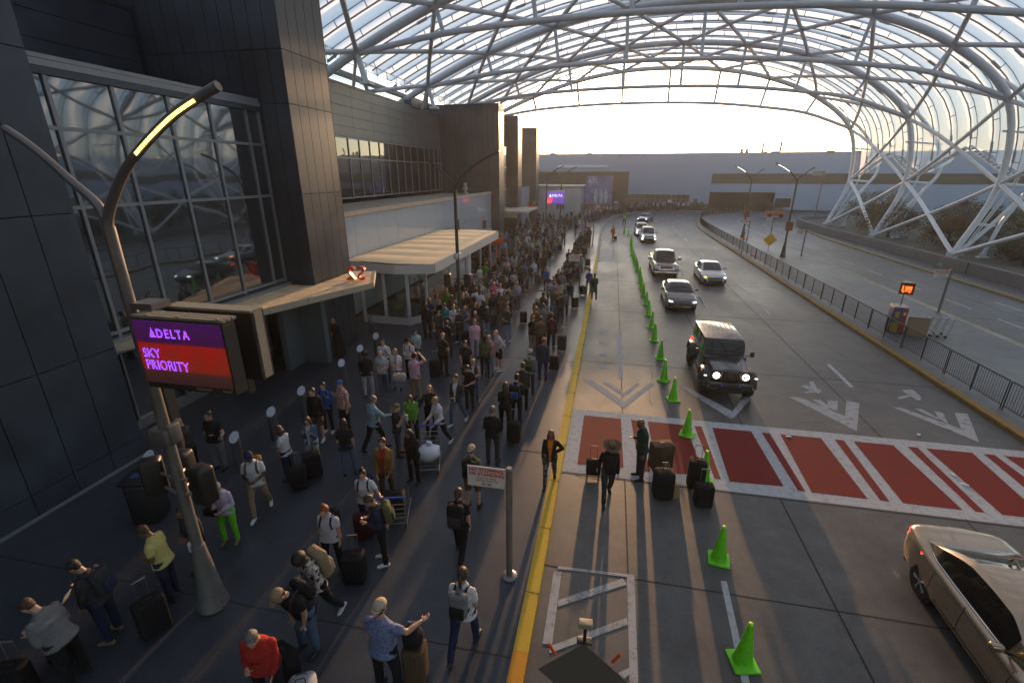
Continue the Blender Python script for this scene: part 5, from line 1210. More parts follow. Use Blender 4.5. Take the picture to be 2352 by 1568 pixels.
for s in (-1, 1):
    b = MB(); b.rbox((s*1.22,-.98,1.32),(.26,.14,.26),.04); b.build('tow_mirror', chrome, pk)
# ---- black off-roader
jp = thing('off_road_car', 'black boxy off road car with round headlights and slotted grille beside the cones', 'off-road car', (4.66,19.05,0), .0)
pj = paint('black_offroader_paint', (.020,.026,.03), .2, .2); pl = pbr('fender_plastic', (.02,.02,.021), .5)
wj = .80
b = MB()   # tub
b.rbox((0,.55,.93),(1.56,2.95,.72),.06); tub = b.build('body', pj, jp)
b = MB(); hoodrows = []
for i in range(11):
    f = i/10; y = -2.02+1.12*f; w_ = .60+.12*f; z = 1.16+.10*f
    hoodrows.append([(-w_,y,.72),(-w_,y,z-.07),(-w_*.96,y,z-.02),(-w_*.75,y,z+.01),(-w_*.3,y,z+.035),(0,y,z+.04),(w_*.3,y,z+.035),(w_*.75,y,z+.01),(w_*.96,y,z-.02),(w_,y,z-.07),(w_,y,.72)])
b.grid(hoodrows); b.f.append(tuple(range(11))); b.m.append(0); b.build('bonnet', pj, jp)
b = MB(); b.rbox((0,-2.04,.92),(1.40,.10,.52),.04); gr = b.build('grille_panel', pj, jp)
for k in range(7):
    b = MB(); x = (k-3)*.098; b.rbox((x,-2.094,.94),(.068,.02,.34),.008, mi=1); b.rbox((x,-2.10,.94),(.05,.02,.32),.008); b.build('grille_slot', [grl, pbr('slot_bronze', (.3,.25,.18), .3, .8)], gr)
for s in (-1, 1):
    b = MB(); M = Matrix.Rotation(PI/2,3,'X'); b.lathe([(.115,0),(.12,.02),(.10,.04)], 20, (s*.50,-2.09,.97), M=M); ho = b.build('headlight', hl, gr)
    b = MB(); b.lathe([(.085,.0),(.06,.012),(.02,.014)], 16, (s*.50,-2.135,.97), M=M); b.build('headlight_lens', grl, ho)
    b = MB(); b.lathe([(.035,.0),(.02,.012)], 10, (s*.50,-2.155,.98), M=M); b.build('headlight_core', hl, ho)
    # fenders
    for yc, r_, nm in ((-1.5,.5,'front'),(1.47,.5,'rear')):
        arc = [(yc-.62,.62),(yc-.5,.90),(yc-.3,1.0),(yc+.25,1.0),(yc+.5,.86),(yc+.66,.6)]
        rows = []
        for y, z in arc: rows.append([(s*.60,y,z+.03),(s*.88,y,z+.02),(s*.93,y,z-.02),(s*.93,y,z-.09),(s*.90,y,z-.10),(s*.6,y,z-.08)])
        MB().grid(rows, 0, flip=(s<0)).build('fender', pl, jp)
    MB().rbox((s*.87,-2.06,.93),(.10,.04,.035),.01).build('indicator', pbr('drl_white', (.8,.8,.8), .3, emit=(1,.95,.85), es=1.2), jp)
    MB().rbox((s*.925,-1.55,.93),(.02,.07,.03),.005).build('side_marker', pbr('marker_orange', (.9,.15,.02), .3, emit=(1,.2,.02), es=2), jp)
    b = MB(); b.rbox((s*.80,-.0,.46),(.1,1.9,.09),.03); b.build('side_step', pl, jp)
    b = MB(); b.rbox((s*1.0,-.72,1.38),(.14,.12,.22),.03); b.tube([(s*.78,-.7,1.3),(s*.95,-.72,1.33)], .025, 6); b.build('mirror', pl, jp)
    for y0_, y1_ in ((-.55,.2),(.32,1.0),(1.15,1.85)):
        b = MB(); zt = 1.74; b.add([(s*.785,y0_,1.32),(s*.785,y1_,1.32),(s*.735,y1_-.02,zt),(s*.735,y0_+.05,zt)], [(0,1,2,3) if s > 0 else (3,2,1,0)]); b.build('side_window', cglass, jp, angle=0)
    b = MB()
    for y in (-.6,.26,1.08): b.bb((s*.779,y,.55),(s*.787,y+.012,1.28))
    b.build('door_seam', seam, jp, angle=0)
    b = MB(); b.rbox((s*.80,.12,1.14),(.03,.16,.04),.01); b.rbox((s*.80,.92,1.14),(.03,.16,.04),.01); b.build('door_handle', pl, jp)
    for y in (-1.5, 1.47): wheel_into(jp, s*.80, y, .42, .28, rimd, s)
    MB().rbox((s*.30,-2.30,.66),(.04,.05,.1),.01).build('tow_hook', pbr('tow_blue', (.02,.1,.6), .4), jp)
    b = MB(); b.rbox((s*.62,-2.255,.56),(.34,.02,.10),.04, mi=0); fo = b.build('fog_bezel', chrome, jp); MB().rbox((s*.62,-2.262,.56),(.29,.02,.065),.03).build('fog_inset', grl, fo)
b = MB(); b.add([(-.76,-.62,1.28),(.76,-.62,1.28),(.70,-.42,1.76),(-.70,-.42,1.76),(-.76,1.9,1.28),(.76,1.9,1.28),(.71,1.88,1.80),(-.71,1.88,1.80),(-.71,-.40,1.80),(.71,-.40,1.80)],
    [(0,1,2,3),(3,2,9,8),(0,3,8,7,4),(1,5,6,9,2),(4,7,6,5),(0,4,5,1)]); b.build('cabin', pj, jp, angle=0)
b = MB(); b.add([(-.70,-.605,1.33),(.70,-.605,1.33),(.655,-.455,1.71),(-.655,-.455,1.71)], [(0,1,2,3)]); b.v = [v+Vector((0,-.012,.002)) for v in b.v]; b.build('windscreen', cglass, jp, angle=0)
b = MB(); b.add([(.66,1.905,1.34),(-.66,1.905,1.34),(-.62,1.89,1.74),(.62,1.89,1.74)], [(0,1,2,3)]); b.build('rear_window', cglass, jp, angle=0)
roofp = pbr('offroader_roof', (.20,.19,.18), .22, .1, noise_amt=.25, nscale=5, coat=.6)
b = MB(); b.rbox((0,.74,1.825),(1.46,2.34,.07),.03); rf = b.build('roof', roofp, jp)
b = MB()
for k in range(7): b.rbox(((k-3)*.18,.15,1.866),(.025,.75,.012),.005); b.rbox(((k-3)*.18,1.25,1.866),(.025,.95,.012),.005)
b.bb((-.72,.60,1.858),(.72,.62,1.864)); b.build('roof_ribs', pl, rf)
b = MB(); b.rbox((0,-2.16,.62),(1.52,.22,.2),.05); b.rbox((0,-2.14,.42),(.9,.2,.14),.04); b.build('bumper', pl, jp)
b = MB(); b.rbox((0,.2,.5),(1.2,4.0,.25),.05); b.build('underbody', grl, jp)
b = MB()
for x in (-.4,.15): b.tube([(x,-.65,1.33),(x+.45,-.62,1.42)], .01, 4)
b.tube([(.62,-1.0,1.27),(.62,-1.02,1.75)], .006, 4); b.build('wiper', trim, jp)
b = MB(); M = Matrix.Rotation(PI/2,3,'X'); b.lathe([(.12,-.12),(.38,-.12),(.40,0),(.38,.12),(.12,.12)], 24, (0,2.18,1.05), M=M); b.build('spare_wheel', tyre, jp)
for s in (-1,1): MB().rbox((s*.74,2.03,.98),(.12,.05,.2),.02).build('taillight', tl_, jp)
# ================================================================ PEOPLE
ARM = dict(down=((.13,-.02,-1),(.05,.14,-1)), phone=((.14,.08,-1),(-.42,.82,.32)), hold=((.16,.06,-1),(-.55,.75,-.08)), hip=((.6,-.3,-.8),(-.8,.35,-.45)), head=((.8,.15,.45),(-.75,.05,.75)),
  out=((.45,.45,-.6),(.4,.9,.0)), pull=((.2,-.3,-1),(.12,-.4,-1)), swf=((.1,.35,-.95),(-.05,.65,-.75)), swb=((.14,-.45,-.9),(.08,-.2,-1)), strap=((.22,.02,-1),(-.35,.6,.8)), up=((.3,.35,1),(.0,.15,1)),
  push=((.12,.35,-.9),(-.02,.95,-.35)), cross=((.14,.12,-1),(-.95,.45,.1)), low=((.1,.25,-1),(-.25,.45,-.9)), drink=((.1,.25,-.95),(-.3,.55,.85)), wide=((.55,.3,-.75),(.45,.75,.25)))
LEG = dict(stand=((.06,.0,-1),(.0,-.02,-1),(.06,.01,-1),(.0,-.02,-1)), shift=((.12,.06,-1),(.02,-.02,-1),(.03,-.03,-1),(.0,-.03,-1)), stride=((.04,.42,-1),(.0,.12,-1),(.04,-.28,-1),(.0,-.62,-1)),
  stride2=((.04,-.28,-1),(.0,-.65,-1),(.04,.40,-1),(.0,.10,-1)), wide=((.2,.05,-1),(.08,-.02,-1),(.2,-.05,-1),(.08,-.02,-1)), sit=((.12,1,-.02),(.02,-.1,-1),(.12,1,-.02),(.02,.05,-1)))
skin_cols = [(.45,.26,.18),(.36,.20,.13),(.16,.08,.05),(.52,.33,.24),(.07,.035,.022)]
skins = [pbr('skin_%s' % n, c, .5, noise_amt=.08, nscale=12) for n, c in zip(('light','tan','brown','pale','dark'), skin_cols)]
eyem = pbr('eye_dark', (.01,.008,.008), .3); lipm = pbr('lips', (.25,.07,.06), .5)
def cloth(name, c, pat=None, c2_=None):
    nm = 'cloth_'+name
    if nm in MC: return MC[nm]
    if not pat: return pbr(nm, c, .85, noise_amt=.16, nscale=9, bump=.25, bscale=26, spec=.25)
    m = bpy.data.materials.new(nm); N, L = nodes(m); bs = N['Principled BSDF']; bs.inputs['Roughness'].default_value = .85
    tc = N.new('ShaderNodeTexCoord')
    mx = N.new('ShaderNodeMix'); mx.data_type = 'RGBA'; mx.inputs[6].default_value = (*c,1); mx.inputs[7].default_value = (*c2_,1)
    if pat in ('stripe','plaid'):
        outs = []
        for ax in (('Z',) if pat == 'stripe' else ('Z','X')):
            w_ = N.new('ShaderNodeTexWave'); w_.bands_direction = ax; w_.inputs['Scale'].default_value = 9 if pat == 'stripe' else 4.2; L.new(tc.outputs['Object'], w_.inputs['Vector'])
            r_ = N.new('ShaderNodeMath'); r_.operation = 'GREATER_THAN'; r_.inputs[1].default_value = .55 if pat == 'stripe' else .72; L.new(w_.outputs['Fac'], r_.inputs[0]); outs.append(r_.outputs[0])
        if len(outs) == 2:
            a = N.new('ShaderNodeMath'); a.operation = 'ADD'; a.use_clamp = True; L.new(outs[0], a.inputs[0]); L.new(outs[1], a.inputs[1]); outs = [a.outputs[0]]
        h_ = N.new('ShaderNodeMath'); h_.operation = 'MULTIPLY'; h_.inputs[1].default_value = .8; L.new(outs[0], h_.inputs[0]); L.new(h_.outputs[0], mx.inputs[0])
    else:
        v = N.new('ShaderNodeTexNoise'); v.inputs['Scale'].default_value = 16 if pat == 'floral' else 30; v.inputs['Detail'].default_value = 3; L.new(tc.outputs['Object'], v.inputs['Vector'])
        r_ = N.new('ShaderNodeMath'); r_.operation = 'GREATER_THAN'; r_.inputs[1].default_value = .54; L.new(v.outputs['Fac'], r_.inputs[0]); L.new(r_.outputs[0], mx.inputs[0])
    L.new(mx.outputs[2], bs.inputs['Base Color']); MC[nm] = m; return m
PROTO = {}
def ellipsoid(mb, c, r, mi=0, M=None, n=14, k=9):
    V = []; F = []
    for i in range(1, k):
        a = PI*i/k
        for j in range(n): t = 2*PI*j/n; V.append(Vector((r[0]*math.sin(a)*math.cos(t), r[1]*math.sin(a)*math.sin(t), r[2]*math.cos(a))))
    top = len(V); V.append(Vector((0,0,r[2]))); V.append(Vector((0,0,-r[2])))
    for i in range(k-2):
        for j in range(n): F.append((i*n+j, (i+1)*n+j, (i+1)*n+(j+1)%n, i*n+(j+1)%n))
    for j in range(n): F.append((top, j, (j+1)%n)); F.append((top+1, (k-2)*n+(j+1)%n, (k-2)*n+j))
    if M: V = [M@p for p in V]
    c = Vector(c); mb.add([p+c for p in V], F, mi)
def body_mesh(key):
    (pose, sleeve, legs, build, female, openf, vox) = key
    lean, bow, yaw, aR, aL, lg = pose
    mb = MB(); Mx = Matrix.Rotation(-lean, 3, 'X')
    LG = LEG[lg]; bw = build; tl, sl = .43, .42
    hips = [Vector((s*.095*min(1.15,bw), 0, 0)) for s in (1,-1)]
    J = []
    for i, s in enumerate((1,-1)):
        th = Vector(LG[2*i]).normalized(); sh = Vector(LG[2*i+1]).normalized(); th.x *= s; sh.x *= s
        k_ = hips[i]+th*tl; a_ = k_+sh*sl; J.append((hips[i], k_, a_))
    zmin = min(j[2].z for j in J); pz = -zmin+.075
    off = Vector((0,0,pz))
    J = [tuple(p+off for p in j) for j in J]
    if lg == 'sit': pass
    P = off.copy()
    def sp_(s_, y=0, x=0): return P+Mx@Vector((x,y,s_))
    TOP_, BOT_, SK, SHO, INN, EYE, LIP = 1, 2, 0, 3, 4, 5, 6
    def loft(rings, mi, n=18):
        V = []; F = []
        for (s_, rx, ry, yo) in rings:
            for j in range(n):
                t = 2*PI*j/n; cx, sn = math.cos(t), math.sin(t); V.append(sp_(s_, yo+ry*math.copysign(abs(sn)**.85, sn), rx*math.copysign(abs(cx)**.85, cx)))
        for i in range(len(rings)-1):
            for j in range(n): F.append((i*n+j,i*n+(j+1)%n,(i+1)*n+(j+1)%n,(i+1)*n+j))
        F.append(tuple(reversed(range(n)))); F.append(tuple((len(rings)-1)*n+j for j in range(n)))
        mb.add(V, F, mi)
    b = bw; be = max(0, bw-1)*.9; f = .92 if female else 1; hp = 1.06 if female else 1
    fat = lambda r: r*b
    loft([(-.13,.12*hp*b,.09*b,0),(-.06,.165*hp*b,.118*b,-.008),(.02,.168*hp*b,.12*b,-.005),(.12,.14*b,.105*b,0)], BOT_)
    hem = {'coat':-.42,'robe':-.8}.get(sleeve, -.075)
    if sleeve in ('coat','robe'): loft([(hem,.23*b,.19*b,0),(hem*.5,.20*b,.155*b,0),(-.05,.18*b,.135*b,0),(.06,.165*b,.125*b,0)], TOP_)
    loft([(max(hem,-.10),.192*hp*b,.142*b+be*.04,0),(max(hem,-.04)+.001,.184*hp*b,.136*b+be*.07,0),(.02,.170*hp*b,.122*b+be*.10,be*.05),(.12,.158*b*f,.112*b+be*.12,be*.06),(.24,.168*b*f,.118*b+be*.05,.004+be*.02),(.34,.190*b*f,.126*b,.004),(.41,.190*f*(.6+.4*b),.118,-.004),(.455,.172*f*(.7+.3*b),.10,-.010),(.49,.135,.085,-.012),(.525,.09,.074,-.010),(.55,.064,.064,-.006)], TOP_)
    if female: ellipsoid(mb, sp_(.335,.085,.06), (.062,.05,.058), TOP_, n=10, k=7); ellipsoid(mb, sp_(.335,.085,-.06), (.062,.05,.058), TOP_, n=10, k=7)
    # neck, head
    hb = Matrix.Rotation(-(lean*.45+bow), 3, 'X') @ Matrix.Rotation(yaw, 3, 'Z')
    nk = sp_(.52, .0); hc = sp_(.585, .012)+hb@Vector((0,.025,.105))
    mb.tube([nk, sp_(.56,.01), hc-hb@Vector((0,.02,.06))], [.062,.054,.056], 12, SK)
    def H(x, y, z): return hc+hb@Vector((x,y,z))
    ellipsoid(mb, hc+hb@Vector((0,-.008,.02)), (.077,.096,.098), SK, hb, 18, 12)
    ellipsoid(mb, H(0,.022,-.045), (.056,.066,.072), SK, hb, 16, 10)
    ellipsoid(mb, H(0,.07,-.098), (.026,.022,.02), SK, hb, 10, 7)
    mb.tube([H(0,.086,.015), H(0,.104,-.018), H(0,.108,-.034)], [.009,.013,.016], 8, SK)
    ellipsoid(mb, H(0,.083,.03), (.052,.018,.012), SK, hb, 10, 6)
    ellipsoid(mb, H(0,.088,-.062), (.024,.012,.011), SK, hb, 10, 6)
    for s in (1,-1): ellipsoid(mb, H(s*.078,-.005,-.008), (.012,.022,.034), SK, hb, 8, 6)
    eyes = [H(s*.030,.092,.008) for s in (1,-1)]; lip = H(0,.098,-.062)
    # arms
    hands = []
    for i, (s, an) in enumerate(((1,aR),(-1,aL))):
        u, fo = [Vector(v).normalized() for v in ARM[an]]; u.x *= s; fo.x *= s
        u = Mx@u if an not in ('pull','down','swb') else u; fo = Mx@fo if an not in ('pull','down','swb') else fo
        S_ = sp_(.432, -.01, s*.166*f*(.6+.4*b)); E_ = S_+u*.285; W_ = E_+fo*.25; t_ = .5+.5*b
        if sleeve in ('short','tank'):
            mb.tube([S_, S_+u*.15, E_], [.05*t_,.046*t_,.039*t_], 12, SK)
            if sleeve == 'short': mb.tube([S_-u*.03-Vector((s*.03,0,0)), S_, S_+u*.10, S_+u*.185], [.048,.060*t_,.063*t_,.062*t_], 12, TOP_)
            ellipsoid(mb, E_, (.04*t_,)*3, SK, n=10, k=7)
            mb.tube([E_, E_.lerp(W_,.35), W_], [.039*t_,.041*t_,.026], 12, SK)
        else:
            ellipsoid(mb, S_, (.058*t_,.062*t_,.062*t_), TOP_, n=12, k=8)
            mb.tube([S_, S_+u*.15, E_], [.060*t_,.058*t_,.050*t_], 12, TOP_); ellipsoid(mb, E_, (.052*t_,)*3, TOP_, n=10, k=7)
            mb.tube([E_, E_.lerp(W_,.4), E_.lerp(W_,.93)], [.052*t_,.050*t_,.037], 12, TOP_); mb.tube([E_.lerp(W_,.8), W_], [.03,.026], 10, SK)
        # hand: palm, four fingers, thumb
        d = fo; sd = Vector((0,0,1)).cross(d); sd = sd.normalized() if sd.length > .2 else Vector((1,0,0)); pn = d.cross(sd).normalized()
        if an in ('down','pull','swf','swb','low'): sd, pn = Vector((0,1,0))-d*d.y, Vector((-s,0,0)); sd.normalize()
        pc = W_+d*.05; Mr = Matrix((sd, pn, d)).transposed()
        ellipsoid(mb, pc, (.043,.017,.052), SK, Mr, 12, 8)
        for q in range(4):
            b0 = W_+d*.085+sd*(.030-.020*q); ln = (.066,.074,.07,.055)[q]; cu = pn*(.25+.1*q)
            mb.tube([b0, b0+(d+cu*.3).normalized()*ln*.5, b0+(d+cu*.3).normalized()*ln*.5+(d*.7+cu*2).normalized()*ln*.5], [.0098,.009,.008], 7, SK)
        tb_ = W_+d*.03+sd*.034; mb.tube([tb_, tb_+(d*.6+sd*.7).normalized()*.04, tb_+(d*.6+sd*.7).normalized()*.04+(d+pn*.4).normalized()*.03], [.013,.011,.009], 7, SK)
        hands.append(W_+d*.07)
    # legs
    for i, s in enumerate((1,-1)):
        h_, k_, a_ = J[i]; t_ = .45+.55*b
        if legs == 'trousers':
            mb.tube([h_+Vector((0,0,.05)), h_.lerp(k_,.3), k_, k_.lerp(a_,.45), a_+Vector((0,0,.0))], [.098*t_*hp,.092*t_,.066*t_,.062*t_,.056], 14, BOT_)
        elif legs == 'shorts':
            mb.tube([h_+Vector((0,0,.05)), h_.lerp(k_,.3), k_.lerp(h_,.1)], [.10*t_*hp,.097*t_,.086*t_], 14, BOT_)
            mb.tube([h_.lerp(k_,.7), k_, k_.lerp(a_,.35), a_], [.062*t_,.052*t_,.053*t_,.034], 12, SK)
        elif legs in ('skirt','robe'):
            mb.tube([k_, k_.lerp(a_,.35), a_], [.055*t_,.05*t_,.035], 12, SK if legs == 'skirt' else BOT_)
        ft = Vector((s*.12,1,0)).normalized(); dn = Vector((0,0,-.045))
        tilt = 0
        if lg.startswith('stride') and a_.z > .11: dn = Vector((0,-.02,-.04)); ft = Vector((s*.1,.8,-.5)).normalized()
        q = a_+dn
        mb.tube([a_+Vector((0,0,.05)), a_+Vector((0,.0,-.02))], [.042,.045], 10, SHO if legs != 'shorts' else SHO)
        ellipsoid(mb, q-ft*.03, (.038,.05,.036), SHO, n=10, k=7)
        Mf = Matrix((Vector((ft.y,-ft.x,0)).normalized(), ft, Vector((ft.y,-ft.x,0)).normalized().cross(ft))).transposed()
        ellipsoid(mb, q+ft*.075+Vector((0,0,-.004)), (.046,.125,.034), SHO, Mf, 12, 8)
        mb.rbox(q+ft*.055+Vector((0,0,-.022)), (.082,.265,.02), .009, SHO, M=Mf, n=1)
    if legs in ('skirt','robe'):
        zz = -.55 if legs == 'skirt' else -.86
        loft([(zz,.24*b,.2*b,0),(zz*.55,.2*b,.165*b,0),(-.08,.178*hp*b,.13*b,0),(.03,.165*b,.12*b,0)], BOT_)
    # one continuous surface
    me = bpy.data.meshes.new('t'); me.from_pydata([tuple(v) for v in mb.v], [], mb.f); o = bpy.data.objects.new('t', me)
    md = o.modifiers.new('r', 'REMESH'); md.mode = 'VOXEL'; md.voxel_size = vox
    sm = o.modifiers.new('s', 'SMOOTH'); sm.factor = .45; sm.iterations = 2 if vox < .015 else 1
    out = evaluated_mesh(o); bpy.data.objects.remove(o)
    bvh = BVHTree.FromPolygons(mb.v, mb.f)
    mi = []
    for p in out.polygons:
        c = p.center; r = bvh.find_nearest(c); k = mb.m[r[2]] if r[2] is not None else 1
        if k == SK:
            if min((c-e).length for e in eyes) < .013: k = EYE
            elif (c-lip).length < .017 and vox < .015: k = LIP
        elif k == TOP_ and openf:
            q = Mx.transposed()@(c-P)
            if q.y > .04 and abs(q.x) < .028+.10*max(0, q.z-.05)*openf: k = INN
        mi.append(k)
    for _ in range(7): out.materials.append(None)
    out.polygons.foreach_set('material_index', mi)
    # folds in the cloth
    isc = set()
    for p in out.polygons:
        if p.material_index in (1,2): isc.update(p.vertices)
    nrm = [v.normal.copy() for v in out.vertices]; cos_ = [v.co.copy() for v in out.vertices]
    for vi in isc:
        q = cos_[vi]; nz = noise.noise(Vector((q.x*9,q.y*9,q.z*16)))+.5*noise.noise(Vector((q.x*22+5,q.y*22,q.z*30)))
        cos_[vi] = q+nrm[vi]*nz*.0085
    out.vertices.foreach_set('co', [c for v in cos_ for c in v])
    out.polygons.foreach_set('use_smooth', [True]*len(out.polygons)); out.update()
    return dict(me=out, hc=hc.copy(), hb=hb.copy(), P=P.copy(), Mx=Mx.copy(), hands=hands, sp=lambda s_, y=0, x=0: P+Mx@Vector((x,y,s_)))
HAIRC = dict(black=(.012,.010,.009), brown=(.055,.028,.014), blonde=(.30,.19,.09), grey=(.13,.125,.12), red=(.22,.06,.02), white=(.42,.42,.41))
def hair_obj(kind, colr, pr, par):
    if kind == 'bald': return
    m = pbr('hair_'+colr, HAIRC[colr], .55, noise_amt=.3, nscale=30, bump=.5, bscale=60)
    key = ('hair', kind, tuple(round(v, 3) for v in pr['hc']), colr)
    b = MB(); hc, hb = pr['hc'], pr['hb']
    def Hh(x, y, z): return hc+hb@Vector((x,y,z))
    ellipsoid(b, Hh(0,-.022,.038), (.087,.098,.092), 0, hb, 18, 12)
    if kind in ('bun','pony','long','curly','afro'): ellipsoid(b, Hh(0,-.038,.005), (.086,.085,.088), 0, hb, 14, 10)
    if kind == 'short': ellipsoid(b, Hh(0,-.045,-.01), (.07,.058,.07), 0, hb, 14, 8)
    if kind == 'bun': ellipsoid(b, Hh(0,-.03,.155), (.045,.045,.042), 0, hb, 12, 8)
    if kind == 'pony': b.tube([Hh(0,-.10,.05), Hh(0,-.15,.0), Hh(0,-.14,-.12), Hh(0,-.12,-.2)], [.028,.036,.03,.012], 10)
    if kind in ('long','curly'):
        r = 1.12 if kind == 'curly' else 1
        b.tube([Hh(0,-.05,.0), Hh(0,-.072,-.09), hc+Vector((0,-.085,-.2)), hc+Vector((0,-.09,-.32 if kind == 'long' else -.24))], [.082*r,.09*r,.088*r,.045], 14, ry=.6)
        for s in (1,-1): b.tube([Hh(s*.065,.01,.03), Hh(s*.08,.012,-.06), Hh(s*.082,.0,-.15)], [.028,.028*r,.02], 8)
    if kind == 'afro': ellipsoid(b, Hh(0,-.02,.045), (.115,.12,.11), 0, hb, 16, 12)
    for i, v in enumerate(b.v):
        n = (v-hc).normalized(); a = .007 if kind not in ('curly','afro') else .016
        b.v[i] = v+n*(noise.noise(v*42)*a)
    if vox_now > .015: b2_ = b
    o = b.build('hair', m, par, 60); return o
def hat_obj(kind, m, pr, par):
    hc, hb = pr['hc'], pr['hb']; b = MB()
    if kind == 'cap' or kind == 'capback':
        s = 1 if kind == 'cap' else -1
        V = []; ellipsoid(b, (0,-.012,.052), (.093,.108,.082), 0, None, 18, 10); b.v = [Vector((v.x,v.y,max(v.z,.04))) for v in b.v]
        br = MB(); rows = []
        for i in range(5):
            f = i/4; rows.append([((.075-.02*f*f)*(-1+2*j/8), s*(.07+.095*f*math.sqrt(max(0,1-(-1+2*j/8)**2*.55))), .048-.012*f) for j in range(9)])
        br.grid(rows); br.grid([[(x,y,z-.006) for x,y,z in r] for r in rows], flip=True); b.add(br.v, br.f)
    elif kind == 'cowboy':
        b.lathe([(.10,.045),(.098,.09),(.085,.135),(.05,.15)], 18, M=Matrix.Diagonal((.92,1.1,1)).to_3x3())
        rows = []
        for i in range(5):
            f = i/4; rows.append([(math.cos(t)*(.09+.12*f), math.sin(t)*(.10+.11*f), .046+.06*f*f*abs(math.cos(t))**2) for t in [2*PI*j/24 for j in range(25)]])
        br = MB(); br.grid(rows); br.grid([[(x,y,z-.006) for x,y,z in r] for r in rows], flip=True); b.add(br.v, br.f)
    elif kind == 'hood':
        ellipsoid(b, (0,-.03,.02), (.105,.11,.12)); b.tube([(0,-.03,-.05),(0,-.05,-.13)], [.1,.115], 14)
    elif kind == 'beanie': ellipsoid(b, (0,-.015,.05), (.09,.105,.09))
    elif kind == 'scarf': b.tube([(0,.0,-.10),(0,.0,-.15)], [.075,.085], 12)
    M = Matrix.Translation(hc) @ hb.to_4x4(); b.v = [M@v for v in b.v]
    return b.build({'cap':'cap','capback':'cap','cowboy':'wide_brim_hat','hood':'hood','beanie':'beanie','scarf':'neck_scarf'}[kind], m, par, 50)
vox_now = .011
def person(label, x, y, rz, pose, top, bottom, shoe=None, skin=0, sleeve='short', legs='trousers', build=1.0, female=False, h=1.75, hair=('short','brown'), hat=None, hatm=None, openf=0, inner=None, vox=.0115, group=None, z=.148, cat='person'):
    global vox_now; vox_now = vox
    key = (pose, sleeve, legs, round(build,2), female, openf, vox)
    if key not in PROTO: PROTO[key] = body_mesh(key)
    pr = PROTO[key]; o = bpy.data.objects.new('person', pr['me']); COL.objects.link(o)
    sh = shoe or cloth('shoe_black', (.02,.02,.02)); ms = [skins[skin], top, bottom, sh, inner or cloth('white', (.62,.62,.64)), eyem, lipm]
    for sl_, m_ in zip(o.material_slots, ms): sl_.link = 'OBJECT'; sl_.material = m_
    o.location = (x, y, z); o.rotation_euler = (0, 0, rz); s = h/1.745; o.scale = (s, s, s)
    tag(o, label, cat, group)
    if hair and not (hat == 'hood'): hair_obj(hair[0], hair[1], pr, o)
    if hat: hat_obj(hat, hatm, pr, o)
    o['_k'] = 0; del o['_k']
    return o, pr, s
def wpt(o, s, v): return Matrix.Translation(o.location) @ Matrix.Rotation(o.rotation_euler[2],4,'Z') @ (Vector(v)*s)
def backpack(o, pr, s, label, m, m2=None, big=1.0, front=False):
    c = pr['sp'](.30, -.20); t = thing('backpack', label, 'backpack', wpt(o, s, c), o.rotation_euler[2]); lean = math.atan2(-pr['Mx'][1][2], pr['Mx'][2][2])
    t.rotation_euler = (lean, 0, o.rotation_euler[2]); t.scale = (s,s,s); m2 = m2 or m
    b = MB(); b.rbox((0,0,0),(.30*big,.16*big,.45*big),.065); b.build('bag', m, t)
    b = MB(); b.rbox((0,-.085*big,-.09*big),(.24*big,.06*big,.22*big),.028); b.build('front_pocket', m2, t)
    for q in (-1, 1):
        b = MB(); b.tube([(q*.09,.06,.19),(q*.095,.14,.215),(q*.105,.25,.20),(q*.115,.325,.10),(q*.125,.32,-.02),(q*.14,.22,-.12),(q*.13,.06,-.18)], .021, 6, ry=.45); b.build('strap', m2, t)
    b = MB(); b.tube([(-.03,-.02,.22*big),(0,-.02,.25*big),(.03,-.02,.22*big)], .007, 5); b.build('grab_handle', m2, t)
    return t
def suitcase(x, y, rz, label, m, h=.62, w_=.40, d=.25, handle=True, z=.148, group='suitcases', tilt=0, hx=0):
    t = thing('suitcase', label, 'suitcase', (x,y,z), rz, group); t.rotation_euler = (tilt,0,rz)
    b = MB(); b.rbox((0,0,.05+h/2),(w_,d,h),.045)
    for k in range(5): b.rbox(((k-2)*w_*.17,-d/2-.002,.05+h/2),(.022,.012,h*.78),.005)
    b.build('shell', m, t)
    b = MB(); b.rbox((0,0,.055+h),(.14,.03,.025),.01); b.build('top_grip', trim, t)
    if handle:
        b = MB()
        for q in (-.09,.09): b.tube([(q,d*.35,.05+h),(q,d*.35,.42+h)], .008, 5)
        b.tube([(-.1,d*.35,.42+h),(.1,d*.35,.42+h)], .015, 6); b.build('pull_handle', pbr('handle_grey', (.25,.25,.25), .3, .8), t)
    for qx in (-1,1):
        for qy in (-1,1):
            b = MB(); b.lathe([(.012,-.012),(.027,-.01),(.027,.01),(.012,.012)], 8, (qx*(w_/2-.04),qy*(d/2-.04),.027), M=Matrix.Rotation(PI/2,3,'Y')); b.build('wheel', trim, t)
    return t
def duffel(x, y, rz, label, m, z=.148, w_=.5, d=.28, h=.3, nm='travel_bag', cat='bag'):
    t = thing(nm, label, cat, (x,y,z), rz); b = MB(); b.rbox((0,0,h/2),(w_,d,h),.1); b.build('bag', m, t)
    for q in (-1,1):
        b = MB(); b.tube([(-w_*.22,q*d*.3,h*.8),(-w_*.15,q*d*.12,h*1.25),(w_*.15,q*d*.12,h*1.25),(w_*.22,q*d*.3,h*.8)], .010, 5); b.build('carry_handle', trim, t)
    return t
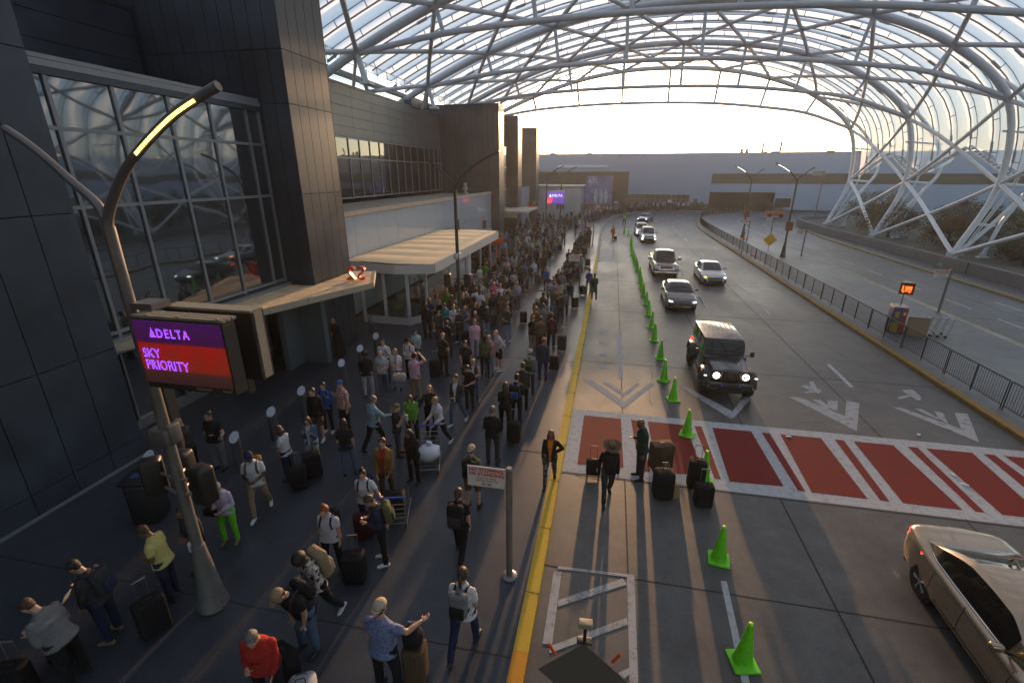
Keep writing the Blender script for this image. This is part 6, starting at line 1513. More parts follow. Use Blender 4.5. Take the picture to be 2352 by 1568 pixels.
C = dict(black=(.012,.012,.014), charcoal=(.035,.035,.04), navy=(.018,.025,.06), white=(.52,.53,.56), grey=(.16,.16,.17), lightgrey=(.38,.39,.42), blue=(.03,.10,.32), skyblue=(.20,.30,.36), teal=(.02,.24,.22), red=(.36,.025,.02), maroon=(.06,.014,.016), pink=(.60,.36,.46), rose=(.5,.10,.17),
  olive=(.10,.10,.05), khaki=(.26,.20,.12), beige=(.42,.35,.26), brown=(.10,.06,.035), mustard=(.22,.13,.04), yellow=(.52,.47,.16), green=(.12,.30,.04), lime=(.14,.55,.03), denim=(.07,.11,.18), lightdenim=(.18,.24,.33), lilac=(.42,.38,.52), orange=(.62,.18,.02), darkgreen=(.02,.05,.035))
K = lambda n: cloth(n, C[n])
WSH = pbr('shoe_white', (.6,.6,.6), .6); BSH = pbr('shoe_black', (.02,.02,.02), .5); TSH = pbr('shoe_tan', (.2,.13,.08), .6)
D = R
ST = lambda l=0, b=.1, yw=0, a='down', c='down', g='stand': (l, b, yw, a, c, g)
def hero(px, py, rzd, label, **k):
    p = at(px, py, .148); return person(label, p.x, p.y, D(rzd), **k)
wst = K('white')
# --- front left group
p = at(105,1405,1.62); o, pr, s = person('man in grey pullover bowed over his phone at the bottom left corner', p.x+.05, p.y, D(102), (.26,.75,0,'phone','phone','shift'), K('grey'), K('black'), build=1.22, skin=0, sleeve='long', hair=('short','brown'), h=1.82, z=.148)
suitcase(p.x-.55, p.y-.35, .3, 'black suitcase in the bottom left corner by the bowed man', K('black'))
o, pr, s = hero(262,1462,108,'dark haired man in charcoal hoodie reading a paper, second from the left corner', pose=(.15,.65,0,'phone','low','shift'), top=K('charcoal'), bottom=K('navy'), shoe=TSH, sleeve='long', build=1.1, hair=('short','black'), skin=1, h=1.8)
backpack(o, pr, s, 'dark grey backpack on the charcoal hooded man', K('charcoal'), K('navy'))
w_ = wpt(o, s, (-.05,.42,1.02)); b = MB(); b.box((0,0,0),(.14,.01,.21)); tag(b.build('paper_sheet', wst, loc=w_, rot=(.5,0,D(108)), angle=0), 'folded white paper held by the charcoal hooded man', 'paper')
suitcase(o.location.x-.35, o.location.y-.5, .4, 'black suitcase between the charcoal hooded man and the bowed man', K('black'))
suitcase(o.location.x+.65, o.location.y+.25, 1.2, 'big black suitcase between the hooded man and the yellow polo man', K('black'), .7, .45, .3)
hero(400,1370,112,'older man in yellow polo shirt looking down beside the large lamp', pose=(.12,.6,0,'hold','hold','shift'), top=cloth('yellow_dots', C['yellow'], 'dots', (.42,.38,.14)), bottom=K('navy'), shoe=BSH, build=1.12, hair=('short','brown'), skin=2, h=1.78)
hero(535,1243,195,'white haired woman in white top and bright green trousers', pose=(.05,.4,0,'phone','hold','shift'), top=K('lilac'), bottom=K('lime'), shoe=TSH, sleeve='long', female=True, hair=('short','white'), h=1.66)
p = at(525,1243,.148); duffel(p.x-.12, p.y-.15, .1, 'small black shoulder bag at the hip of the woman in green trousers', K('black'), z=.95, w_=.3, d=.12, h=.2, nm='shoulder_bag')
o, pr, s = hero(603,1178,205,'man in white tee and khaki trousers by the slanted bollard', pose=(.04,.35,.2,'hold','hold','stride'), top=wst, bottom=K('khaki'), shoe=WSH, build=1.02, hair=('short','black'), hat='cap', hatm=K('navy'), skin=4, h=1.84)
backpack(o, pr, s, 'brown backpack on the man in white tee and khaki trousers', K('mustard'), K('brown'))
hero(470,1312,180,'person in dark clothes holding a white bag, half hidden behind the lamp', pose=ST(.08,.3,0,'hold','hold'), top=K('charcoal'), bottom=K('black'), sleeve='long', hair=('short','black'), skin=2, h=1.75)
p = at(478,1300,.148); duffel(p.x+.2, p.y-.3, .2, 'white bag at the waist of the person behind the lamp', wst, z=.85, w_=.28, d=.14, h=.28)
hero(510,1075,185,'bearded man in black tee with both arms raised to his chest by the wall', pose=ST(.0,.1,0,'cross','wide'), top=K('black'), bottom=K('grey'), build=1.12, hair=('short','black'), skin=1, h=1.82)
hero(452,1085,110,'bald man in dark vest standing by the dark panelled wall', pose=ST(.1,.3,0,'phone','down'), top=K('charcoal'), bottom=K('black'), hair=('bald','black'), skin=1, h=1.74)
# --- front centre
o, pr, s = hero(715,1492,165,'man in black tee and tan cap bent over his case', pose=(.42,.55,0,'low','low','shift'), top=K('black'), bottom=K('denim'), shoe=BSH, build=1.15, hair=('short','black'), hat='cap', hatm=K('khaki'), skin=0, h=1.82)
backpack(o, pr, s, 'black backpack on the bent man in the tan cap', K('black'), K('charcoal'))
w_ = wpt(o, s, (0,.45,0)); suitcase(w_.x, w_.y, D(165), 'black case with a white tag held by the bent man in the tan cap', K('black'), .52, .42, .26, False)
o, pr, s = hero(742,1425,160,'man in white floral shirt with a loaded beige backpack', pose=(.2,.5,0,'phone','low','stride'), top=cloth('floral', (.55,.52,.48), 'floral', (.05,.045,.04)), bottom=K('black'), shoe=WSH, sleeve='long', build=1.02, hair=('afro','black'), skin=4, h=1.83)
backpack(o, pr, s, 'big beige backpack on the man in the floral shirt', K('khaki'), K('beige'), 1.25)
o, pr, s = hero(772,1308,185,'woman with red hair bun in striped white tee', pose=ST(.04,.3,0,'down','down','shift'), top=cloth('white_stripe', (.55,.56,.62), 'stripe', (.20,.21,.28)), bottom=K('black'), shoe=BSH, female=True, build=1.12, hair=('bun','red'), skin=0, h=1.7)
backpack(o, pr, s, 'black backpack on the woman with the red hair bun', K('black'))
p = at(818,1330,.148); suitcase(p.x, p.y, .3, 'round cornered black suitcase beside the woman with the red hair bun', K('black'), .6, .44, .34)
o, pr, s = hero(885,1290,115,'man in dark navy jacket looking at his phone with luggage around him', pose=(.15,.55,0,'phone','phone','shift'), top=K('navy'), bottom=K('black'), shoe=WSH, sleeve='long', hair=('short','brown'), skin=1, h=1.78)
backpack(o, pr, s, 'olive backpack on the man in the navy jacket', K('olive'), K('darkgreen'))
o, pr, s = hero(850,1215,190,'woman in white tee spreading one hand, black backpack straps', pose=ST(.04,.15,.2,'down','wide','stand'), top=wst, bottom=K('navy'), female=True, build=1.1, hair=('bun','black'), skin=0, h=1.68)
backpack(o, pr, s, 'black backpack on the woman in plain white tee', K('navy'))
p = at(838,1235,.148); suitcase(p.x, p.y, .5, 'dark red suitcase behind the man in the navy jacket', K('maroon'), .6)
hero(893,1150,185,'smiling man in mustard cardigan over red shirt', pose=ST(.0,.1,.1,'low','low','stand'), top=K('mustard'), bottom=K('brown'), sleeve='long', openf=.9, inner=K('red'), hair=('short','brown'), skin=0, h=1.84, build=1.03)
p = at(912,1190,.148); cart(p.x, p.y, .3, 'luggage cart loaded with a black case in front of the mustard cardigan man'); suitcase(p.x, p.y-.05, .3, 'black case lying on the cart by the mustard cardigan man', K('black'), .55, .5, .3, False, z=.33)
p = at(590,1452,1.7); o, pr, s = person('older man in red long sleeved shirt at the bottom edge', p.x, p.y, D(200), (.12,.5,.1,'phone','low','stand'), K('red'), K('black'), sleeve='long', build=1.15, hair=('short','grey'), skin=0, h=1.8)
p = at(690,1555,.5); duffel(p.x, p.y, .5, 'grey backpack lying at the bottom edge beside the red shirted man', K('lightgrey'), w_=.42, d=.34, h=.3, z=.148)
hero(893,1585,-8,'man in blue speckled shirt and tan cap seen from behind', pose=ST(.02,.0,0,'out','down','shift'), top=cloth('blue_speckle', (.16,.19,.33), 'dots', (.10,.12,.24)), bottom=K('black'), build=1.16, hair=('short','brown'), hat='capback', hatm=K('beige'), skin=0, h=1.86)
p = at(958,1560,.148); suitcase(p.x, p.y, .1, 'tall dark suitcase with a bag on top beside the blue shirted man', K('brown'), .72, .36, .3); duffel(p.x, p.y, .1, 'black bag strapped on top of the tall dark suitcase', K('black'), z=.95, w_=.32, d=.26, h=.3)
o, pr, s = hero(1068,1490,-3,'woman in white tee walking away with black ponytail', pose=ST(.04,.0,0,'hold','down','stride'), top=wst, bottom=K('navy'), shoe=BSH, female=True, build=1.14, hair=('pony','brown'), skin=0, h=1.8)
backpack(o, pr, s, 'grey and black backpack on the walking woman in white tee', K('grey'), K('black'))
o, pr, s = hero(1058,1275,-3,'heavy person in black tee and leggings walking away with a phone', pose=ST(.04,.0,0,'down','swf','stride2'), top=K('black'), bottom=K('black'), shoe=BSH, female=True, build=1.24, hair=('pony','brown'), skin=0, h=1.74)
backpack(o, pr, s, 'large black backpack on the heavy person in black', K('black'), K('charcoal'), 1.15)
o, pr, s = hero(1086,1165,-4,'man in olive tee, cap and shorts behind the kerb sign', pose=ST(.02,.0,0,'down','down','shift'), top=K('olive'), bottom=K('brown'), legs='shorts', hair=('short','brown'), hat='capback', hatm=K('beige'), skin=0, h=1.76)
backpack(o, pr, s, 'black backpack on the man in olive tee', K('black'))
hero(1132,1062,-4,'man in black sweatshirt standing alone seen from behind', pose=ST(.0,.0,0,'hold','hold','stand'), top=K('black'), bottom=K('charcoal'), sleeve='long', build=1.1, hair=('short','grey'), skin=0, h=1.8)
hero(1262,1110,182,'woman with red brown hair in orange top and dark jacket beside the yellow kerb', pose=ST(.0,.2,0,'down','hip','stride'), top=K('black'), bottom=cloth('leaf_trousers', (.02,.02,.022), 'floral', (.2,.19,.18)), sleeve='long', openf=1.1, inner=K('orange'), female=True, hair=('long','red'), skin=2, h=1.68)
# --- on the road
o, pr, s = hero(1393,1152,190,'man in wide brimmed hat and black pullover walking on the crossing', pose=ST(.06,.25,0,'pull','down','stride'), top=K('black'), bottom=K('charcoal'), sleeve='long', hair=('short','brown'), hat='cowboy', hatm=cloth('hat_brown', (.13,.09,.055)), skin=0, h=1.82, z=.0)
o.location = at(1393,1148,0)
p = at(1362,1090,0); suitcase(p.x, p.y, .1, 'small black suitcase pulled by the man in the wide brimmed hat', K('black'), .45, .4, .24, True, z=0)
o, pr, s = hero(1470,1095,105,'bearded bald man in dark green jacket looking at his phone on the crossing', pose=ST(.05,.35,0,'phone','down','stand'), top=K('darkgreen'), bottom=K('charcoal'), sleeve='long', build=1.1, hair=('bald','black'), skin=2, h=1.86, z=0)
o.location = at(1468,1097,0)
tx_ = at(1515,1075,0); suitcase(tx_.x, tx_.y, .35, 'very large grey brown suitcase beside the man in the dark green jacket', K('brown'), .78, .62, .36, False, z=0)
p = at(1520,1140,0); duffel(p.x, p.y, .2, 'slumped black sack in front of the large grey brown suitcase', K('black'), z=0, w_=.5, d=.42, h=.8)
p = at(1546,1140,0); t = thing('paper_bag', 'brown paper bag standing beside the slumped black sack', 'bag', (p.x,p.y,0), .3); b = MB(); b.prism([(-.14,-.09),(.14,-.09),(.14,.09),(-.14,.09)], 0, .38); b.v = [Vector((v.x*(1 if v.z < .1 else .9), v.y*(1 if v.z < .1 else .35), v.z)) for v in b.v]; b.build('bag', pbr('kraft_paper', (.36,.22,.10), .8, noise_amt=.1), t, angle=0); b = MB(); b.tube([(-.05,0,.37),(-.03,0,.46),(.03,0,.46),(.05,0,.37)], .006, 4); b.build('carry_handle', trim, t)
p = at(1595,1120,0); suitcase(p.x, p.y, .0, 'tall black suitcase with a red ribbon in front of the half hidden cone', K('black'), .82, .42, .34, True, z=0)
b = MB(); b.rbox((0,0,0),(.1,.06,.06),.02); tag(b.build('ribbon', K('red'), loc=(p.x-.05,p.y,.93)), 'small red ribbon tied on the tall black suitcase', 'ribbon')
p = at(1612,1160,0); suitcase(p.x, p.y, .1, 'black suitcase with a blue tag standing nearest on the road', K('black'), .58, .44, .3, True, z=0)
# --- middle left group
o, pr, s = hero(668,1100,95,'woman with brown curly hair in white top beside a bollard', pose=ST(.05,.4,0,'low','low','stand'), top=wst, bottom=K('navy'), female=True, hair=('curly','brown'), skin=0, h=1.66)
p = at(690,1120,.148); suitcase(p.x, p.y, .7, 'black suitcase in front of the curly haired woman', K('black'), .6)
hero(725,1075,190,'woman in denim jacket over a striped top touching her dark hair', pose=ST(.0,.3,.2,'drink','drink','shift'), top=K('denim'), bottom=K('lightgrey'), sleeve='long', openf=.8, inner=cloth('white_stripe', (.55,.56,.62), 'stripe', (.2,.2,.28)), female=True, hair=('long','black'), shoe=WSH, skin=1, h=1.66)
p = at(718,1085,.148); suitcase(p.x+.15, p.y-.15, .7, 'big black suitcase in front of the woman in the denim jacket', K('black'), .68, .46, .3)
hero(735,1010,185,'young man in a long black sweatshirt with fringe haircut', pose=ST(.0,.15,0,'down','down','stand'), top=K('black'), bottom=K('brown'), legs='shorts', sleeve='long', hair=('short','black'), shoe=WSH, skin=0, h=1.8, build=1.05)
o, pr, s = hero(757,990,190,'boy in bright blue pullover holding his backpack straps', pose=ST(.0,.1,0,'strap','strap','stand'), top=K('blue'), bottom=K('black'), sleeve='long', hair=('short','black'), shoe=WSH, skin=0, h=1.74)
backpack(o, pr, s, 'navy backpack on the boy in the bright blue pullover', K('navy'))
hero(797,990,150,'heavy man in red plaid shirt and blue cap', pose=ST(.0,.1,.3,'drink','down','shift'), top=cloth('plaid', (.30,.045,.04), 'plaid', (.5,.4,.37)), bottom=K('black'), build=1.22, hair=('short','brown'), hat='cap', hatm=K('blue'), skin=0, h=1.82)
hero(803,1088,30,'woman with long black hair in a black tee seen from behind', pose=ST(.06,.1,0,'down','hold','shift'), top=K('black'), bottom=K('denim'), female=True, build=1.08, hair=('long','black'), skin=0, h=1.68)
hero(865,1032,-30,'man in pale teal shirt reaching out his right arm', pose=ST(.04,.0,-.2,'out','down','stride'), top=K('skyblue'), bottom=K('black'), sleeve='long', build=1.14, hair=('short','grey'), skin=0, h=1.82)
hero(917,1045,-70,'woman in olive cap and black top holding a white cup', pose=ST(.0,.1,0,'drink','drink','stand'), top=K('black'), bottom=K('charcoal'), female=True, hair=('pony','blonde'), hat='capback', hatm=K('olive'), skin=0, h=1.68)
b = MB(); b.lathe([(.035,0),(.045,.16),(.046,.18),(.02,.19)], 12); q = at(917,1045,.148); tag(b.build('cup', wst, loc=(q.x+.33,q.y+.0,1.33)), 'tall white cup held by the woman in the olive cap', 'cup')
hero(950,1015,195,'woman in bright green pullover looking down', pose=ST(.06,.5,0,'low','low','stand'), top=K('green'), bottom=K('black'), sleeve='long', female=True, build=1.08, hair=('long','brown'), skin=0, h=1.68)
hero(953,1105,165,'woman in black with glasses checking her phone beside the loaded cart', pose=ST(.06,.4,0,'phone','low','stand'), top=K('black'), bottom=K('black'), sleeve='long', female=True, build=1.1, hair=('curly','black'), skin=2, h=1.66)
hero(1012,1022,150,'woman in white pullover pushing a loaded luggage cart', pose=ST(.12,.2,0,'push','push','stride'), top=cloth('offwhite', (.56,.53,.55)), bottom=K('black'), sleeve='long', female=True, hair=('short','blonde'), shoe=WSH, skin=0, h=1.72)
p = at(988,1065,.148); cart(p.x, p.y, PI+.3, 'luggage cart with a white sack pushed by the woman in white pullover')
t = thing('sack', 'big white plastic sack on the cart of the woman in white pullover', 'bag', (p.x,p.y-.05,.33), .4); b = MB(); ellipsoid(b, (0,0,.22), (.34,.3,.24)); b.v = [v+Vector((noise.noise(v*7), noise.noise(v*7+Vector((3,0,0))), 0))*.06 for v in b.v]; b.build('bag', pbr('plastic_white', (.60,.63,.70), .4), t, 60); b = MB(); b.tube([(0,0,.42),(.04,.02,.55)], [.05,.09], 8); b.build('knot', pbr('plastic_white', (.6,.63,.7), .4), t)
hero(992,995,205,'blonde woman in black behind the woman with the white pullover', pose=ST(.04,.1,0,'out','down','stand'), top=K('black'), bottom=K('black'), sleeve='long', female=True, hair=('long','blonde'), skin=0, h=1.72)
hero(1052,972,165,'man in dark suit jacket over white shirt and white trainers', pose=ST(.0,.15,0,'down','hold','stride'), top=K('charcoal'), bottom=K('denim'), sleeve='long', openf=1.2, inner=wst, hair=('short','brown'), shoe=WSH, skin=0, h=1.82)
# group by the bollards
o, pr, s = hero(888,875,190,'man with glasses in white hooded sweatshirt beside the slanted bollard caps', pose=ST(.0,.1,0,'down','strap','stand'), top=wst, bottom=K('black'), sleeve='long', hair=('short','brown'), skin=0, h=1.8)
hero(884,905,185,'bald man in pale grey tee holding a phone in front of the white hooded man', pose=ST(.04,.35,0,'hold','hold','stand'), top=K('lightgrey'), bottom=K('denim'), shoe=TSH, hair=('bald','brown'), skin=0, h=1.8, build=1.05)
hero(915,893,190,'blonde woman in denim vest and white tee', pose=ST(.0,.2,0,'hold','hold','stand'), top=wst, bottom=K('lightdenim'), openf=.5, inner=K('lightdenim'), female=True, hair=('long','blonde'), skin=0, h=1.68)
p = at(925,905,.148); duffel(p.x, p.y-.15, .2, 'cream carry bag in front of the blonde woman in the denim vest', cloth('cream_bag', (.5,.44,.38)), w_=.48, d=.25, h=.32, z=.75)
hero(848,910,20,'man in black tee and pale trousers seen from behind by the bollards', pose=ST(.02,.0,0,'down','down','shift'), top=K('black'), bottom=K('lightgrey'), build=1.08, hair=('afro','black'), skin=4, h=1.8)
o, pr, s = hero(944,868,175,'person in white hoodie and dark cap with maroon backpack straps', pose=ST(.04,.4,0,'hold','hold','stand'), top=cloth('pale_hoodie', (.5,.5,.53)), bottom=K('black'), sleeve='long', hair=('short','black'), hat='beanie', hatm=K('black'), skin=1, h=1.76)
backpack(o, pr, s, 'maroon backpack on the person in white hoodie and dark cap', K('maroon'))
o, pr, s = hero(960,840,190,'woman in pale mint jacket behind the white hooded person', pose=ST(.04,.4,0,'hold','low','stand'), top=cloth('mint', (.34,.45,.47)), bottom=K('black'), sleeve='long', female=True, hair=('short','brown'), skin=0, h=1.7)
hero(958,918,-15,'man in pink polo shading his eyes with his hand', pose=ST(.0,.0,.15,'head','down','stand'), top=K('pink'), bottom=K('khaki'), hair=('short','brown'), skin=0, h=1.86, build=1.05)
hero(1020,862,-20,'big bald man in black polo with a black suitcase', pose=ST(.0,.0,0,'hip','down','stand'), top=K('black'), bottom=K('black'), build=1.2, hair=('bald','brown'), skin=0, h=1.86)
p = at(1000,865,.148); suitcase(p.x, p.y, .2, 'black suitcase beside the big bald man in black polo', K('black'), .65, .42, .28)
hero(780,818,160,'bald bearded man in a long black robe beside the entrance wall', pose=ST(.06,.4,0,'hold','cross','stand'), top=K('black'), bottom=K('black'), sleeve='coat', legs='robe', hair=('bald','grey'), skin=1, h=1.86, build=1.1)
p = at(803,776,.148); t = thing('fallen_cone', 'lime green traffic cone lying on its side by the entrance wall', 'traffic cone', (p.x,p.y,.148), .6); b = MB(); M_ = Matrix.Rotation(PI/2-.18,3,'Y'); b.lathe([(.165,.045),(.15,.12),(.04,.86)], 18, (-.4,0,.17), M=M_); b.build('cone_body', coneg, t, 50); b = MB(); b.rbox((-.4,0,.2),(.045,.4,.4),.015, M=Matrix.Rotation(-.18,3,'Y')); b.build('base', coneg, t)
# queue of faces next to the aisle
for px, py, rz, lb, kw in (
 (1072,872,185,'man in plain black tee at the near end of the middle queue',dict(top=K('black'),bottom=K('charcoal'),pose=ST(.0,.3,0,'low','down'),hair=('short','brown'),h=1.82)),
 (1080,932,170,'man in black shirt covering his mouth over his phone',dict(top=K('black'),bottom=K('black'),pose=ST(.08,.5,0,'drink','hold'),hair=('short','brown'),h=1.76)),
 (1090,912,185,'blonde woman in dark sleeveless top using her phone in the middle queue',dict(top=K('charcoal'),bottom=K('denim'),sleeve='tank',openf=.6,female=True,pose=ST(.05,.5,0,'phone','hold'),hair=('short','blonde'),h=1.7)),
 (1115,855,190,'man in dark olive tee and black cap',dict(top=K('olive'),bottom=K('black'),pose=ST(.0,.3,0,'down','hold'),hair=('short','black'),hat='cap',hatm=K('black'),skin=4,h=1.8)),
 (1124,852,190,'bald white bearded man in rose shirt wearing a backpack',dict(top=cloth('dusty_rose',(.33,.17,.17)),bottom=K('lightdenim'),sleeve='long',pose=ST(.05,.3,0,'down','down'),hair=('bald','white'),h=1.78,build=1.12)),
 (1092,812,195,'young man in pink polo and white trousers with backpack straps',dict(top=K('pink'),bottom=K('lightgrey'),pose=ST(.0,.2,0,'down','down'),hair=('short','red'),h=1.8)),
 (1146,842,130,'bald man in pale grey sweatshirt with a hand on his hip',dict(top=K('lightgrey'),bottom=K('black'),sleeve='long',legs='shorts',shoe=WSH,pose=ST(.1,.3,0,'hip','hip'),hair=('bald','white'),h=1.82,build=1.06)),
 (1165,775,190,'man in charcoal tee beyond the man with hand on hip',dict(top=K('charcoal'),bottom=K('lightdenim'),shoe=WSH,pose=ST(.0,.3,0,'hold','down'),hair=('short','brown'),h=1.8)),
 (1027,765,150,'man in turquoise pullover texting below the kiosk corner',dict(top=K('teal'),bottom=K('black'),sleeve='long',pose=ST(.05,.5,0,'phone','hold'),hair=('short','black'),h=1.8,build=1.08)),
 (1045,770,185,'attendant in black vest over white shirt beside the turquoise pullover',dict(top=wst,bottom=K('black'),sleeve='long',openf=0,pose=ST(.0,.2,0,'hold','hold'),hair=('short','grey'),h=1.78)),
 (983,770,175,'tall person in black sweatshirt with a small yellow badge',dict(top=K('black'),bottom=K('black'),sleeve='long',pose=ST(.0,.2,0,'down','down'),hair=('short','black'),skin=4,h=1.86,build=1.15)),
 (1030,815,20,'person in black tee seen from behind below the turquoise pullover',dict(top=K('black'),bottom=K('charcoal'),pose=ST(.0,.0,0,'hold','down'),hair=('short','brown'),h=1.78,build=1.1)),
 (1070,770,185,'woman in sleeveless blue top and long pale blue skirt by the middle lamp',dict(top=K('denim'),bottom=K('lightdenim'),sleeve='tank',legs='skirt',female=True,pose=ST(.0,.2,0,'hold','hold'),hair=('long','red'),h=1.7)),
 (1094,760,185,'woman in a long black dress with reddish hair near the middle lamp',dict(top=K('black'),bottom=K('black'),sleeve='long',legs='robe',female=True,pose=ST(.0,.2,0,'down','hold'),hair=('long','red'),h=1.7)),
 (1066,740,185,'bald man in black polo behind the woman with the pale blue skirt',dict(top=K('black'),bottom=K('charcoal'),pose=ST(.0,.2,0,'down','down'),hair=('bald','grey'),h=1.8,build=1.15)),
 (1136,705,185,'man in raspberry polo with folded hands in the middle crowd',dict(top=K('rose'),bottom=K('brown'),pose=ST(.0,.2,0,'hold','hold'),hair=('bald','grey'),h=1.8,build=1.18)),
 ):
    kw.setdefault('vox', .013); hero(px, py+8, rz, lb, **kw)
# --- kerbside queue seen from behind
q = []
for px, py, rz, lb, kw, bp in (
 (1186,968,-4,'person in black with a blue topped backpack in the kerbside queue',dict(top=K('black'),bottom=K('black'),sleeve='long',pose=ST(.0,.0,0,'hold','down'),hair=('short','black'),h=1.8),('black backpack with bright blue top in the kerbside queue',K('black'),K('blue'))),
 (1160,985,-10,'woman with long brown hair in black at the near end of the kerbside queue',dict(top=K('black'),bottom=K('black'),sleeve='long',female=True,build=1.1,pose=ST(.0,.1,0,'hold','hold'),hair=('long','brown'),h=1.72),None),
 (1200,935,0,'person in dark hooded jacket beyond the blue topped backpack',dict(top=K('charcoal'),bottom=K('black'),sleeve='long',build=1.15,pose=ST(.0,.0,0,'down','down'),hair=('short','brown'),h=1.78),None),
 (1216,900,0,'man in grey blue sweatshirt and pale cap in the kerbside queue',dict(top=cloth('greyblue',(.13,.16,.2)),bottom=K('charcoal'),sleeve='long',pose=ST(.0,.0,0,'down','down'),hair=('short','brown'),hat='capback',hatm=K('lightgrey'),h=1.8),('olive green backpack on the man in the pale cap',K('olive'),K('darkgreen'))),
 (1246,872,-2,'man in dark suit with tan shoes walking beside a suitcase',dict(top=K('navy'),bottom=K('navy'),sleeve='long',pose=ST(.0,.0,0,'pull','down'),hair=('short','red'),shoe=TSH,h=1.86),None),
 (1240,808,-2,'person in dark brown jacket in front of the man in the dark suit',dict(top=K('brown'),bottom=K('black'),sleeve='long',pose=ST(.0,.0,0,'down','down'),hair=('short','brown'),h=1.8),None),
 (1265,800,0,'person in maroon sweatshirt close to the kerb with a standing suitcase',dict(top=K('maroon'),bottom=K('black'),sleeve='long',pose=ST(.0,.0,0,'down','pull'),hair=('short','black'),h=1.82),None),
 (1232,748,190,'woman in dark green jacket standing alone in the empty aisle',dict(top=K('darkgreen'),bottom=K('black'),sleeve='long',female=True,pose=ST(.0,.3,0,'phone','phone'),hair=('long','blonde'),h=1.7),None),
 (1363,683,-8,'person in a long dark green coat standing on the kerb',dict(top=K('darkgreen'),bottom=K('black'),sleeve='coat',pose=ST(.0,.1,0,'hold','hold','shift'),hair=('short','black'),skin=2,h=1.76),None),
 (1351,670,0,'person in violet blue jacket and khaki trousers behind the green coat',dict(top=cloth('violet',(.06,.05,.25)),bottom=K('khaki'),sleeve='long',pose=ST(.0,.1,0,'down','hold'),hair=('short','black'),h=1.76),None),
 (1254,668,-20,'attendant in bright blue vest between the queue stanchions',dict(top=K('blue'),bottom=K('black'),sleeve='short',pose=ST(.0,.0,0,'down','hold'),hair=('bald','grey'),h=1.84),None),
 (1270,690,-5,'person in red top and straw hat beside the kerbside queue',dict(top=K('red'),bottom=K('lightgrey'),sleeve='short',pose=ST(.0,.0,0,'down','down'),hair=('short','brown'),hat='cap',hatm=K('mustard'),h=1.74),None),
 (1407,546,200,'person in orange brown coat walking on the road with a small case',dict(top=cloth('rust',(.35,.13,.04)),bottom=cloth('rust',(.35,.13,.04)),sleeve='long',pose=ST(.0,.0,0,'pull','down','stride'),hair=('short','brown'),h=1.84,z=0),None),
 (1433,512,180,'traffic officer in yellow green vest standing on the road by the farthest cones',dict(top=cloth('hivis',(.35,.50,.05)),bottom=K('black'),sleeve='short',pose=ST(.0,.0,0,'hold','hold','wide'),hair=('short','black'),h=1.85,z=0),None),
 (1120,580,190,'attendant in blue vest raising a white paddle',dict(top=K('blue'),bottom=K('black'),sleeve='short',pose=ST(.0,.0,0,'down','up','stand'),hair=('bald','grey'),h=1.84),None),
 (1160,585,0,'woman in grey top standing under the raised white paddle',dict(top=K('lightgrey'),bottom=K('black'),sleeve='long',female=True,pose=ST(.05,.0,0,'down','down','stand'),hair=('long','brown'),h=1.72),None),
 ):
    kw.setdefault('vox', .014); o, pr, s = hero(px, py+5, rz, lb, **kw)
    if kw.get('z') == 0: g_ = at(px, py+5, 0); o.location = g_
    if bp: backpack(o, pr, s, bp[0], bp[1], bp[2])
    if 'paddle' in lb and 'vest' in lb:
        w_ = wpt(o, s, (-.3,.15,2.15)); t = thing('paddle', 'round white paddle held up in the crowd past the kiosk', 'paddle', w_); b = MB(); b.lathe([(.01,-.012),(.17,-.012),(.17,.012),(.01,.012)], 18, (0,0,.25), M=Matrix.Rotation(PI/2,3,'X')); b.build('disc', wst, t); b = MB(); b.tube([(0,0,-.1),(0,0,.1)], .015, 6); b.build('grip', trim, t)
for px, py, lb, cc, h_ in ((1272,850,'black suitcase beside the man in the dark suit','black',.62),(1290,805,'upright charcoal suitcase by the kerb behind the maroon sweatshirt','charcoal',.7),(1180,1015,'black suitcase between the near kerbside queue and the black sweatshirt man','black',.66),(1202,742,'black suitcase with raised handle left of the woman in the empty aisle','black',.6),(1339,678,'black suitcase beside the person in the violet blue jacket','black',.6)):
    p = at(px, py, .148); suitcase(p.x, p.y, random.uniform(-.3,.3), lb, K(cc), h_)
p = at(1413,552,0); suitcase(p.x, p.y, .2, 'small dark case behind the person in the orange brown coat', K('maroon'), .45, z=0)
# kiosk staff
person('bald seated attendant in white shirt and dark vest inside the kiosk', -11.3, 24.8, D(-60), ST(.1,.2,0,'phone','hold','sit'), K('lightgrey'), K('black'), hair=('bald','grey'), skin=2, h=1.78, vox=.014)
t = thing('stool', 'black stool under the seated kiosk attendant', 'stool', (-11.3,24.8,.16)); b = MB(); b.lathe([(.17,.36),(.19,.38),(.19,.42),(.1,.43)], 14); b.build('seat', blackp, t); b = MB(); b.tube([(0,0,.02),(0,0,.37)], .03, 8); b.lathe([(.2,0),(.2,.02),(.05,.05)], 12); b.build('stem', stm, t)
person('attendant in white shirt and dark vest standing behind the counter', -11.2, 27.2, D(-100), ST(.0,.2,0,'hold','down','stand'), K('lightgrey'), K('black'), hair=('bald','black'), skin=4, h=1.8, vox=.014)
